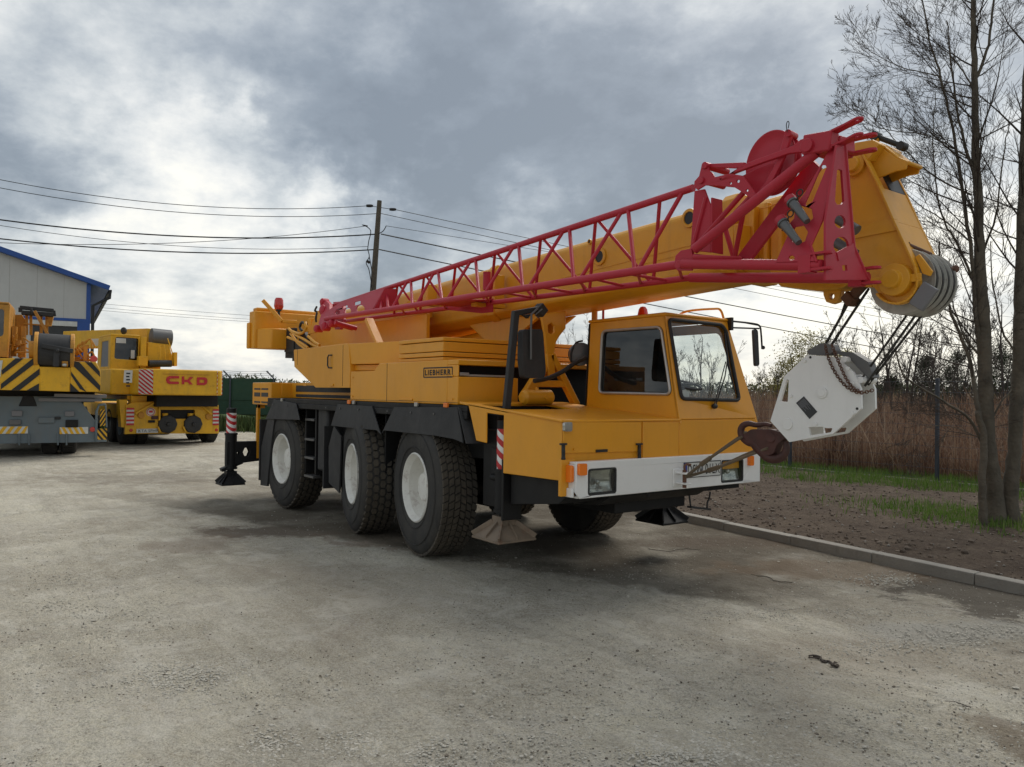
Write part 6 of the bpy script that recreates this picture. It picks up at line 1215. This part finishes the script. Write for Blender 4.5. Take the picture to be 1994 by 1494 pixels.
for pts, r, lab in (([(1583, 1278), (1597, 1282), (1604, 1290), (1614, 1288), (1626, 1296), (1632, 1297)], .0085, 'small curled dark dead leaf and stem lying in the open yard'), ([(1475, 1120), (1495, 1124), (1512, 1130), (1545, 1134)], .0032, 'thin dark twig lying between the crane and the kerb'), ([(1265, 1068), (1300, 1072), (1330, 1070), (1356, 1072)], .003, 'thin dark twig lying on the damp ground in front of the far outrigger'), ([(1862, 1367), (1876, 1373), (1890, 1378)], .0025, 'short thin twig lying at the lower right of the yard')):
    m = MB(); q = [un(x, y + ru(-2, 2), 'z', .010) for x, y in pts]; m.tube([p + V((ru(-.008, .008), ru(-.008, .008), ru(-.003, .004))) for p in curve_pts(q, 4)], r, 5)
    for _ in range(3): c = random.choice(q); m.tube([c, c + V((ru(-.06, .06), ru(-.06, .06), .004))], r * .6, 4)
    if r > .007:
        for _ in range(5): c = q[-2] + V((ru(-.03, .03), ru(-.03, .03), ru(0, .015))); m.add([c, c + V((ru(.01, .03), ru(-.02, .02), ru(0, .02))), c + V((ru(-.01, .01), .025, .012))], [(0, 1, 2)])
    tag(m.build('twig', 'twig', recalc=False), lab, 'twig')
# ---- grass and reeds
def bladecol(name, cols, sc):
    m = bpy.data.materials.new(name); nt, N, L, b = nodes(m); tc = N.new('ShaderNodeTexCoord'); n = N.new('ShaderNodeTexWhiteNoise'); n.noise_dimensions = '1D'; at = N.new('ShaderNodeAttribute'); at.attribute_name = 'tone'
    n2 = N.new('ShaderNodeTexNoise'); n2.inputs['Scale'].default_value = sc; n2.inputs['Detail'].default_value = 4; L.new(tc.outputs['Object'], n2.inputs['Vector'])
    r = N.new('ShaderNodeValToRGB'); r.color_ramp.elements[0].color = (*cols[0], 1); r.color_ramp.elements[-1].color = (*cols[-1], 1)
    for i, c in enumerate(cols[1:-1]): e = r.color_ramp.elements.new((i + 1) / (len(cols) - 1)); e.color = (*c, 1)
    v = nodemath(N, L, 'ADD', nodemath(N, L, 'MULTIPLY', at.outputs['Fac'], .6), nodemath(N, L, 'MULTIPLY', n2.outputs['Fac'], .55), clamp=True); v = nodemath(N, L, 'SUBTRACT', v, .05)
    L.new(v, r.inputs[0]); L.new(r.outputs[0], b.inputs['Base Color']); b.inputs['Roughness'].default_value = .8; b.inputs['Specular IOR Level'].default_value = .2
    tr = N.new('ShaderNodeBsdfTranslucent'); L.new(r.outputs[0], tr.inputs[0]); mx = N.new('ShaderNodeMixShader'); mx.inputs[0].default_value = .3; L.new(b.outputs[0], mx.inputs[1]); L.new(tr.outputs[0], mx.inputs[2]); L.new(mx.outputs[0], N['Material Output'].inputs[0]); return m
class Blades(MB):
    def __init__(s): super().__init__(); s.t = []
    def blade(s, x, y, z, h, w, lean, a):
        o = len(s.v); c, sn = math.cos(a), math.sin(a); lx, ly = math.cos(a + 1.2) * lean, math.sin(a + 1.2) * lean; t = rnd()
        for k, (hh, ww) in enumerate(((0, 1), (.55, .8), (1, .12))):
            q = hh * hh; s.v += [(x + c * w * ww + lx * q, y + sn * w * ww + ly * q, z + h * hh), (x - c * w * ww + lx * q, y - sn * w * ww + ly * q, z + h * hh)]
        s.f += [(o, o + 1, o + 3, o + 2), (o + 2, o + 3, o + 5, o + 4)]; s.t += [t] * 6
    def done(s, name, mt, lab, cat):
        o = s.build(name, mt, recalc=False, smooth=0); a = o.data.attributes.new('tone', 'FLOAT', 'POINT'); a.data.foreach_set('value', s.t); struct(o, 'stuff'); o['label'] = lab; o['category'] = cat; return o
g = Blades()
def gdens(x, y):
    d = (y - (8.3 - .18 * (x + 3))) / 1.1; d += 1.4 * fbm(x, y, .8) + .5 * fbm(x, y, 2.5); return d
n = 0
while n < 17000:
    x = ru(-9, 8.5); y = ru(5.0, 10.6)
    if gdens(x, y) < ru(.0, 1.0): continue
    g.blade(x, y, zsoil(x, y) - .01, ru(.05, .16) * (1 + .4 * fbm(x, y, 1.5)), ru(.004, .008), ru(.01, .07), ru(0, 6.3)); n += 1
for _ in range(2500): x = 2.4 + random.gauss(0, .9); y = 5.9 + random.gauss(0, .5); g.blade(x, y, zsoil(x, y) - .01, ru(.04, .13), ru(.004, .007), ru(.01, .06), ru(0, 6.3))
g.done('grass', bladecol('grass_blades', ((.05, .09, .016), (.085, .16, .025), (.13, .21, .045), (.20, .20, .09)), 1.3), 'green grass growing along the foot of the wire mesh fence', 'grass')
g = Blades()
n = 0
while n < 62000:
    y = 10.6 + 34 * rnd() ** 1.7; x = ru(-34, 16) if y > 20 else ru(-22, 12)
    d_ = fbm(x, y, .35) * .5 + fbm(x, y, 1.4) * .5
    if d_ < ru(-.55, .1): continue
    far = (y - 10) / 30; g.blade(x, y, 0, ru(.5, 1.65) * (1 + .55 * d_) * (.75 + .25 * min(1, (y - 10.6) / 1.5)) + .35 * far, ru(.005, .012) * (1 + 1.3 * far), abs(random.gauss(0, .65)), ru(0, 6.3)); n += 1
g.done('dry_reeds', bladecol('dry_reed_blades', ((.07, .038, .026), (.14, .075, .05), (.21, .125, .082), (.29, .205, .14), (.42, .35, .26)), .7), 'tall dry brown reeds filling the field beyond the wire mesh fence', 'reeds')
g = Blades()
for _ in range(9000):
    t = rnd(); p = dp(60, 760, 31.5).lerp(dp(560, 760, 30.5), t); x = p.x + random.gauss(0, .5); y = p.y + random.gauss(0, .5); g.blade(x, y, 0, ru(.2, .65), ru(.012, .03), ru(.0, .2), ru(0, 6.3))
g.done('rough_grass', bladecol('rough_grass_blades', ((.03, .05, .015), (.05, .09, .025), (.10, .13, .05), (.13, .11, .06)), .5), 'rough green grass at the foot of the green mesh-covered fence', 'grass')
# ---- trees
TW = .0019
def perp(d):
    a = V((ru(-1, 1), ru(-1, 1), ru(-1, 1))); a -= d * a.dot(d)
    return a.normalized() if a.length > 1e-3 else d.orthogonal().normalized()
def branch(mbs, p, d, L_, r, lev, maxlev, up=.25, wob=.22, nseg=None, kids=None, ang=(35, 62), seglen=None, ratio=.6):
    nseg = nseg or (5 if lev < 2 else 4 if lev < 3 else 3); pts = [p.copy()]; dirs = [d.copy()]; q = p.copy(); dd = d.copy()
    for i in range(nseg):
        dd = (dd + perp(dd) * wob * ru(.3, 1) + UP * up * .35).normalized(); q = q + dd * (L_ / nseg); pts.append(q.copy()); dirs.append(dd.copy())
    rs = [max(r * (1 - .82 * i / nseg), TW) for i in range(nseg + 1)]
    mbs[min(lev, len(mbs) - 1)].tube(pts, rs, 6 if lev == 0 else 5 if lev == 1 else 3, cap=False)
    if lev < maxlev:
        nk = kids[lev] if kids else 5
        for k in range(nk):
            t = ru(.12, 1.0); i = min(int(t * nseg), nseg - 1); u = t * nseg - i; bp_ = pts[i].lerp(pts[i + 1], u); bd = dirs[i + 1]; a = math.radians(ru(*ang)); nd = (bd * math.cos(a) + perp(bd) * math.sin(a)).normalized()
            branch(mbs, bp_, nd, L_ * ratio * ru(.55, 1.1) * (1 - .45 * t), r * (1 - .75 * t) * .55, lev + 1, maxlev, up, wob, None, kids, ang, None, ratio)
def limb(mbs, pts, rs, kids, n1, l1, seg=9, up=.25, leftbias=0., start=.1):
    """a limb whose course was surveyed; side branches are grown on it"""
    c = curve_pts(pts, 5); n = len(c); rr = [.54 * (rs[0] + (rs[1] - rs[0]) * (i / (n - 1)) ** .75) for i in range(n)]
    mbs[0].tube([p + V((ru(-.01, .01), ru(-.01, .01), 0)) for p in c], rr, seg, cap=False)
    for k in range(n1):
        t = start + (1 - start) * (k + rnd()) / n1; i = min(int(t * (n - 1)), n - 2); p = c[i].lerp(c[i + 1], t * (n - 1) - i); d = (c[i + 1] - c[i]).normalized(); a = math.radians(ru(35, 75)); pd = perp(d)
        if leftbias and rnd() < leftbias: pd = (pd - r0 * 1.1).normalized()
        nd = (d * math.cos(a) + pd * math.sin(a)).normalized(); branch(mbs, p, nd, l1 * 1.5 * ru(.5, 1.2) * (1.1 - .55 * t), min(rr[i] * .36, .014) * ru(.7, 1.1), 1, 3, up, .13, None, kids, (24, 52), None, .60)
bt = thing('bare_tree', 'large bare leafless tree with several trunks at the right edge, behind the crane hook', 'tree', un(1945, 1030, 'z', .08))
T = lambda x, y, d=9.9: dp(x, y, d)
mbs = [MB(), MB(), MB(), MB()]
trunks = MB()
def trunk(pts, r0_, r1_, seg=14):
    c = curve_pts(pts, 5); n = len(c); trunks.tube([p + V((random.gauss(0, .006), random.gauss(0, .006), 0)) for p in c], [(r0_ + (r1_ - r0_) * (i / (n - 1)) ** .75) * (1 + (.35 * max(0, 1 - i / 3.))) * .74 * ru(.96, 1.04) for i in range(n)], seg)
trunk([T(1940, 1040), T(1937, 960), T(1926, 880), T(1918, 760), T(1916, 640), T(1909, 560)], .155, .10)
trunk([T(1972, 1040), T(1968, 960), T(1975, 880), T(1982, 760), T(1987, 600)], .13, .10)
trunk([T(1915, 1040, 9.7), T(1913, 950, 9.7), T(1916, 860, 9.75), T(1905, 800, 9.75)], .07, .05)
KD = [0, 7, 5, 0]
limb(mbs, [T(1909, 562), T(1906, 450), T(1902, 330), T(1899, 200), T(1896, 60), T(1893, -90)], (.137, .045), KD, 26, .95, 10, leftbias=.5)
limb(mbs, [T(1987, 610), T(1989, 450), T(1994, 300), T(2000, 120), T(2005, -60)], (.137, .06), KD, 22, .9, 10, leftbias=.5)
limb(mbs, [T(1905, 800, 9.75), T(1884, 690), T(1857, 624), T(1838, 560), T(1828, 470)], (.058, .02), KD, 14, .8, 8, leftbias=.6)
limb(mbs, [T(1925, 780), T(1903, 640), T(1888, 470), T(1868, 330), T(1850, 230), T(1832, 150), T(1811, 80), T(1791, -30)], (.065, .014), KD, 30, .85, 8, leftbias=.6)
limb(mbs, [T(1908, 400), T(1885, 300), T(1865, 220), T(1852, 130), T(1845, 40)], (.045, .012), KD, 18, .7, 7, leftbias=.6)
limb(mbs, [T(1921, 880, 9.8), T(1887, 817), T(1836, 781), T(1767, 738), T(1748, 700), T(1735, 660)], (.045, .010), KD, 16, .6, 7, up=.1, leftbias=.6)
limb(mbs, [T(1908, 570), T(1868, 485), T(1841, 436), T(1828, 394), T(1820, 322), T(1816, 255), T(1822, 180)], (.035, .008), KD, 18, .6, 7, leftbias=.6)
limb(mbs, [T(1900, 320), T(1860, 290), T(1800, 262), T(1740, 255), T(1690, 240), T(1650, 195)], (.022, .004), KD, 20, .5, 6, leftbias=.4)
limb(mbs, [T(1893, 380), T(1830, 350), T(1790, 320), T(1740, 270), T(1690, 220), T(1640, 200)], (.024, .004), KD, 20, .5, 6, leftbias=.4)
limb(mbs, [T(1897, 180), T(1870, 130), T(1830, 90), T(1780, 60), T(1720, 0)], (.024, .005), KD, 18, .6, 6, leftbias=.4)
limb(mbs, [T(1835, 150), T(1790, 140), T(1740, 125), T(1690, 95), T(1660, 50)], (.016, .004), KD, 16, .5, 6, leftbias=.4)
limb(mbs, [T(1888, 470), T(1840, 430), T(1790, 400), T(1740, 350), T(1700, 330)], (.022, .004), KD, 16, .5, 6, leftbias=.4)
limb(mbs, [T(1903, 150), T(1922, 100), T(1932, 30), T(1938, -60)], (.04, .02), KD, 14, .6, 6)
limb(mbs, [T(1925, 860), T(1940, 800), T(1970, 760), T(2010, 720)], (.03, .012), KD, 8, .5, 6, up=.1)
limb(mbs, [T(1915, 700), T(1880, 660), T(1860, 610), T(1850, 560), T(1862, 500)], (.03, .008), KD, 12, .6, 6, leftbias=.4)
limb(mbs, [T(1910, 500), T(1940, 420), T(1950, 330), T(1965, 240)], (.03, .01), KD, 12, .7, 6)
limb(mbs, [T(1900, 850), T(1850, 830), T(1800, 835), T(1760, 870)], (.014, .004), KD, 9, .5, 5, up=-.2)
limb(mbs, [T(1985, 700), T(1950, 640), T(1935, 560), T(1928, 470)], (.03, .01), KD, 12, .6, 6)
trunks.build('trunk', 'bark', bt, recalc=False, smooth=180); mbs[0].build('limb', 'bark', bt, recalc=False, smooth=180)
mbs[1].build('branches', 'twig', bt, recalc=False, smooth=180); mbs[2].v and mbs[2].build('side_branches', 'twig', bt, recalc=False, smooth=180); mbs[3].v and mbs[3].build('twigs', 'twig', bt, recalc=False, smooth=180)
TW = .006
TWB = .006
def baretree(h, name, label, loc, spread=.5, group=None, stems=1, kids=(9, 6, 4, 0), thick=.012):
    t = thing(name, label, 'tree', loc, 0, group); a = [MB(), MB(), MB(), MB()]; a2 = []
    for k in range(stems):
        d = (UP + perp(UP) * (.08 if stems == 1 else .28)).normalized(); branch(a, V((ru(-.1, .1), ru(-.1, .1), 0)) * (stems > 1), d, h * ru(.8, 1.05), h * thick, 0, 3, .3, .10, 7, kids, (25, 50), None, spread)
    a[0].build('trunk', 'twig', t, recalc=False, smooth=180, local=True); c = MB(); 
    for q in a[1:]: c.add(q.v, q.f)
    c.build('crown', 'twig', t, recalc=False, smooth=180, local=True); return t
def at_(px, dep): g = dp(px, hz(px), dep); return V((g.x, g.y, 0))
protos = [baretree(5.2, 'bare_tree', 'thin bare birch between the hook block and the big tree, nearest the block', at_(1738, 26), .45, 'bare trees in the reed field', 1), baretree(4.4, 'bare_tree', 'many-stemmed bare shrubby tree just right of the willow', at_(1665, 30), .5, 'bare trees in the reed field', 4, (7, 5, 4, 0), .008), baretree(6.5, 'bare_tree', 'tall bare tree seen under the boom between the mirror and the cab', at_(1122, 52), .5, 'bare trees in the reed field', 2)]
spots = [(0, 1773, 27, 1.0, 'thin bare birch just left of the big tree limbs'), (0, 1805, 24, .8, 'small bare birch before the dark evergreens'), (0, 1760, 33, 1.2, 'taller bare birch farther back left of the big tree'), (1, 1790, 30, 1.0, 'bare shrubby tree under the boom head sheaves'), (1, 1700, 28, .9, 'bare shrubby tree behind the top of the hook block'), (1, 1850, 26, .9, 'bare shrubby tree close behind the big tree, left of its trunk'), (1, 1870, 34, 1.1, 'bare shrubby tree farther behind the big tree trunk'), (1, 1950, 26, 1.0, 'bare shrubby tree right of the big trunk'),
         (1, 1462, 34, .62, 'low bare shrub just right of the cab'), (1, 1500, 38, .68, 'low bare shrub left of the willow'), (1, 1400, 30, .75, 'bare shrub seen through the right part of the cab windscreen'), (0, 1363, 27, .85, 'thin bare sapling seen through the middle of the cab windscreen'), (1, 1340, 32, .8, 'bare shrub seen through the left part of the cab windscreen'), (2, 1085, 55, .95, 'bare tree seen through the gap beside the boom rest'), (2, 1150, 58, .9, 'bare tree mostly hidden behind the cab rear edge'), (2, 1020, 60, .85, 'bare tree seen low under the boom beside the mirror post'), (0, 1618, 30, .85, 'thin bare birch behind the ropes above the hook block'), (0, 1950, 30, 1.25, 'tall bare birch right of the big trunk')]
spots += [(1, 1630, 17.5, .34, 'low bare thicket in the reeds just behind the fence, below the hook block'), (1, 1750, 17, .36, 'low bare thicket in the reeds left of the fence post by the big tree'), (1, 1860, 17.5, .33, 'low bare thicket in the reeds just left of the big tree trunk'), (1, 1600, 24, .42, 'bare thicket farther back in the reeds left of the hook block'), (1, 1960, 18, .34, 'low bare thicket in the reeds right of the big tree trunk')]
for k, px, dep, sc, lab in spots:
    c = copy_tree(protos[k]); c.location = at_(px, dep); c.rotation_euler = (0, 0, ru(0, 6.28)); c.scale = (sc, sc, sc); c['label'] = lab
def leafmat(name, cols): return bladecol(name, cols, 1.2)
def leafy(name, label, loc, h, w, n, lm, ls=.06, group=None, clumps=26, base=.15, stems=5, conic=0.):
    t = thing(name, label, 'tree', loc, 0, group); a = [MB(), MB(), MB(), MB()]
    for k in range(stems): d = (UP + perp(UP) * (.35 if stems > 1 else .03)).normalized(); branch(a, V((0, 0, 0)), d, h * ru(.65, .95), h * .014, 0, 2, .3, .12, 6, (6, 4, 0), (25, 50), None, .45)
    tr = MB(); [tr.add(q.v, q.f) for q in a]; tr.build('trunk', 'twig', t, recalc=False, smooth=180, local=True)
    g = Blades(); cl = []
    for _ in range(clumps):
        u = ru(base, 1); rr = w * (math.sin(PI * min(1, u * .9 + .08)) ** .6) * (1 if not conic else (1.05 - u) * 1.3); an = ru(0, 6.28); q = rr * math.sqrt(rnd()); cl.append((q * math.cos(an), q * math.sin(an), u * h, ru(.16, .34) * w * (1.1 - .5 * u)))
    for _ in range(n):
        c = random.choice(cl); p = V((c[0] + random.gauss(0, c[3]), c[1] + random.gauss(0, c[3]), c[2] + random.gauss(0, c[3] * .9)))
        if p.z < .1: continue
        s = ls * ru(.5, 1.2); d = V((ru(-1, 1), ru(-1, 1), ru(-.6, 1))).normalized(); e = perp(d); o = len(g.v); g.v += [tuple(p), tuple(p + d * s + e * s * .35), tuple(p + d * s * 2), tuple(p + d * s - e * s * .35)]; g.f.append((o, o + 1, o + 2, o + 3)); g.t += [min(1, max(0, rnd() * .6 + .4 * (p.z / h)))] * 4
    o = g.build('crown', lm, t, recalc=False, smooth=0, local=True); at = o.data.attributes.new('tone', 'FLOAT', 'POINT'); at.data.foreach_set('value', g.t); return t
wl = leafmat('young_willow_leaves', ((.10, .085, .03), (.19, .17, .05), (.28, .25, .08), (.34, .30, .12)))
dg = leafmat('dark_evergreen_needles', ((.014, .02, .012), (.03, .04, .02), (.045, .058, .03), (.07, .075, .04)))
hd = leafmat('distant_hedge_leaves', ((.06, .075, .04), (.09, .105, .055), (.12, .13, .075), (.17, .17, .11)))
leafy('willow', 'yellow-green budding willow behind the hook block, the taller right one', at_(1575, 42), 5.0, 1.9, 9000, wl, .075, 'budding willows', 40)
leafy('willow', 'yellow-green budding willow left of the taller one, close to the cab mirror', at_(1525, 44), 4.0, 1.3, 5000, wl, .075, 'budding willows', 26)
leafy('willow', 'low yellow-green budding willow right of the taller one, behind the hook block top', at_(1640, 46), 4.3, 1.6, 5000, wl, .075, 'budding willows', 26)
leafy('evergreen_tree', 'dark evergreen nearest the fence post, left of the big tree', at_(1800, 46), 4.3, 1.5, 12000, dg, .06, 'dark evergreens', 30, .05, 1, 1.)
leafy('evergreen_tree', 'dark broad evergreen right behind the big tree limbs', at_(1862, 44), 4.4, 1.7, 13000, dg, .06, 'dark evergreens', 32, .05, 1, 1.)
leafy('evergreen_tree', 'dark evergreen at the right edge beyond the big trunk', at_(1950, 42), 4.8, 1.7, 12000, dg, .06, 'dark evergreens', 32, .05, 1, 1.)
leafy('evergreen_tree', 'low dark evergreen bush behind the right corner of the hook block', at_(1735, 48), 3.0, 1.5, 9000, dg, .06, 'dark evergreens', 24, .05, 1, .5)
g = Blades()
for a_, b_, d0, d1, h_, n_ in ((360, 1010, 105, 130, 3.6, 9000), (1300, 1760, 90, 95, 3.4, 8000), (1700, 2100, 80, 80, 3.6, 5000)):
    for _ in range(n_):
        t = rnd(); p = at_(a_ + (b_ - a_) * t, d0 + (d1 - d0) * t + ru(-3, 6)); hh = h_ * (.8 + .35 * mnoise.noise((p.x * .12, p.y * .12, 0)) + .2 * mnoise.noise((p.x * .7, p.y * .7, 0))); z = ru(.3, hh); s = ru(.12, .3); d = V((ru(-1, 1), ru(-1, 1), ru(.1, 1.4))).normalized(); e = perp(d); p = p + UP * z; o = len(g.v)
        g.v += [tuple(p), tuple(p + d * s + e * s * .4), tuple(p + d * s * 2), tuple(p + d * s - e * s * .4)]; g.f.append((o, o + 1, o + 2, o + 3)); g.t += [rnd()] * 4
o = g.done('distant_scrub', hd, 'far low line of scrub and trees along the horizon', 'scrub')
# ================================================================== sky and light
w = bpy.data.worlds.new('World'); S.world = w; w.use_nodes = True; nt = w.node_tree; N = nt.nodes; L = nt.links; bg = N['Background']
SD = (f0 + r0 * .57).normalized(); EL = math.radians(50); sun_dir = (SD * math.cos(EL) + UP * math.sin(EL))
sky = N.new('ShaderNodeTexSky'); sky.sky_type = 'NISHITA'; sky.sun_disc = False; sky.sun_elevation = EL; sky.sun_rotation = math.atan2(SD.x, SD.y); sky.air_density = 1.2; sky.dust_density = 2
tc = N.new('ShaderNodeTexCoord'); D_ = tc.outputs['Generated']
sx = N.new('ShaderNodeSeparateXYZ'); L.new(D_, sx.inputs[0]); zz = nodemath(N, L, 'ADD', nodemath(N, L, 'MAXIMUM', sx.outputs[2], 0.), .30)
cb = N.new('ShaderNodeCombineXYZ'); L.new(nodemath(N, L, 'DIVIDE', sx.outputs[0], zz), cb.inputs[0]); L.new(nodemath(N, L, 'DIVIDE', sx.outputs[1], zz), cb.inputs[1])
def wn(sc, det, rough, dist, off=0.):
    n = N.new('ShaderNodeTexNoise'); n.inputs['Scale'].default_value = sc; n.inputs['Detail'].default_value = det; n.inputs['Roughness'].default_value = rough; n.inputs['Distortion'].default_value = dist
    mp = N.new('ShaderNodeMapping'); mp.inputs['Location'].default_value = (off, off * .7, 0); L.new(cb.outputs[0], mp.inputs[0]); L.new(mp.outputs[0], n.inputs['Vector']); return n.outputs['Fac']
def smooth(x_, a, b, c, d):
    n = N.new('ShaderNodeMapRange'); n.interpolation_type = 'SMOOTHSTEP'; L.new(x_, n.inputs['Value'])
    for k, q in zip(('From Min', 'From Max', 'To Min', 'To Max'), (a, b, c, d)): n.inputs[k].default_value = q
    return n.outputs[0]
base_n = wn(1.9, 12, .60, .15, 3.1); fine_n = wn(6.5, 12, .62, .1, 8.)
v = nodemath(N, L, 'MULTIPLY_ADD', nodemath(N, L, 'SUBTRACT', base_n, .5), 1.6, .52)
v = nodemath(N, L, 'MULTIPLY_ADD', nodemath(N, L, 'SUBTRACT', fine_n, .5), .62, v)
warp = N.new('ShaderNodeTexNoise'); warp.inputs['Scale'].default_value = 5.; warp.inputs['Detail'].default_value = 9; warp.inputs['Roughness'].default_value = .6; L.new(D_, warp.inputs['Vector'])
wv = N.new('ShaderNodeVectorMath'); wv.operation = 'MULTIPLY_ADD'; L.new(warp.outputs['Color'], wv.inputs[0]); wv.inputs[1].default_value = (.34, .34, .34)
ws = N.new('ShaderNodeVectorMath'); ws.operation = 'SUBTRACT'; L.new(D_, ws.inputs[0]); ws.inputs[1].default_value = (.17, .17, .17); L.new(ws.outputs[0], wv.inputs[2])
nm = N.new('ShaderNodeVectorMath'); nm.operation = 'NORMALIZE'; L.new(wv.outputs[0], nm.inputs[0])
SKYBLOBS = [(1130, 220, 290, -.40), (830, 290, 180, -.40), (1370, 340, 180, -.34), (560, 150, 200, -.18), (230, 90, 180, -.14), (40, 340, 110, -.40), (720, 520, 100, -.36),
            (440, 255, 50, .22), (630, 385, 80, .40), (250, 440, 190, .22), (1870, 570, 200, .52), (1560, 110, 110, .16), (400, 620, 300, .14), (1500, 690, 260, .34), (1790, 230, 120, -.16), (1060, 440, 110, .16), (1700, 400, 90, .1)]
for px, py, r_, amp in SKYBLOBS:
    d = ray(px, py).normalized(); dt = N.new('ShaderNodeVectorMath'); dt.operation = 'DOT_PRODUCT'; L.new(nm.outputs[0], dt.inputs[0]); dt.inputs[1].default_value = d
    e = nodemath(N, L, 'EXPONENT', nodemath(N, L, 'MULTIPLY', nodemath(N, L, 'SUBTRACT', 1., dt.outputs['Value']), -2. / (r_ / F) ** 2)); v = nodemath(N, L, 'MULTIPLY_ADD', e, amp, v)
hzn = nodemath(N, L, 'EXPONENT', nodemath(N, L, 'MULTIPLY', nodemath(N, L, 'MAXIMUM', sx.outputs[2], 0.), -9.)); v = nodemath(N, L, 'MULTIPLY_ADD', hzn, .12, v)
rp_ = N.new('ShaderNodeValToRGB'); cr = rp_.color_ramp; cr.elements[0].position = 0; cr.elements[0].color = (.185, .215, .25, 1); cr.elements[1].position = 1; cr.elements[1].color = (.90, .875, .79, 1)
for p_, c_ in ((.22, (.235, .27, .31)), (.42, (.345, .38, .415)), (.58, (.49, .52, .535)), (.72, (.64, .655, .65)), (.86, (.78, .775, .74))): e = cr.elements.new(p_); e.color = (*c_, 1)
L.new(v, rp_.inputs[0])
ml_ = N.new('ShaderNodeMix'); ml_.data_type = 'RGBA'; sk2 = N.new('ShaderNodeVectorMath'); sk2.operation = 'SCALE'; L.new(sky.outputs[0], sk2.inputs[0]); sk2.inputs['Scale'].default_value = .10
ml_.inputs['Factor'].default_value = .12; L.new(rp_.outputs[0], ml_.inputs['A']); L.new(sk2.outputs[0], ml_.inputs['B']); L.new(ml_.outputs['Result'], bg.inputs['Color']); bg.inputs['Strength'].default_value = 1.0
w.cycles.sampling_method = 'MANUAL'; w.cycles.sample_map_resolution = 512
sl_ = bpy.data.lights.new('sun', 'SUN'); sl_.energy = 1.8; sl_.angle = math.radians(32); sl_.color = (1, .95, .87); so = bpy.data.objects.new('sun', sl_); COL.objects.link(so); so.rotation_euler = (-sun_dir).to_track_quat('-Z', 'Y').to_euler()
S.view_settings.view_transform = 'Standard'; S.view_settings.look = 'None'; S.view_settings.exposure = .33; S.view_settings.gamma = 1
S.cycles.max_bounces = 5; S.cycles.transparent_max_bounces = 24
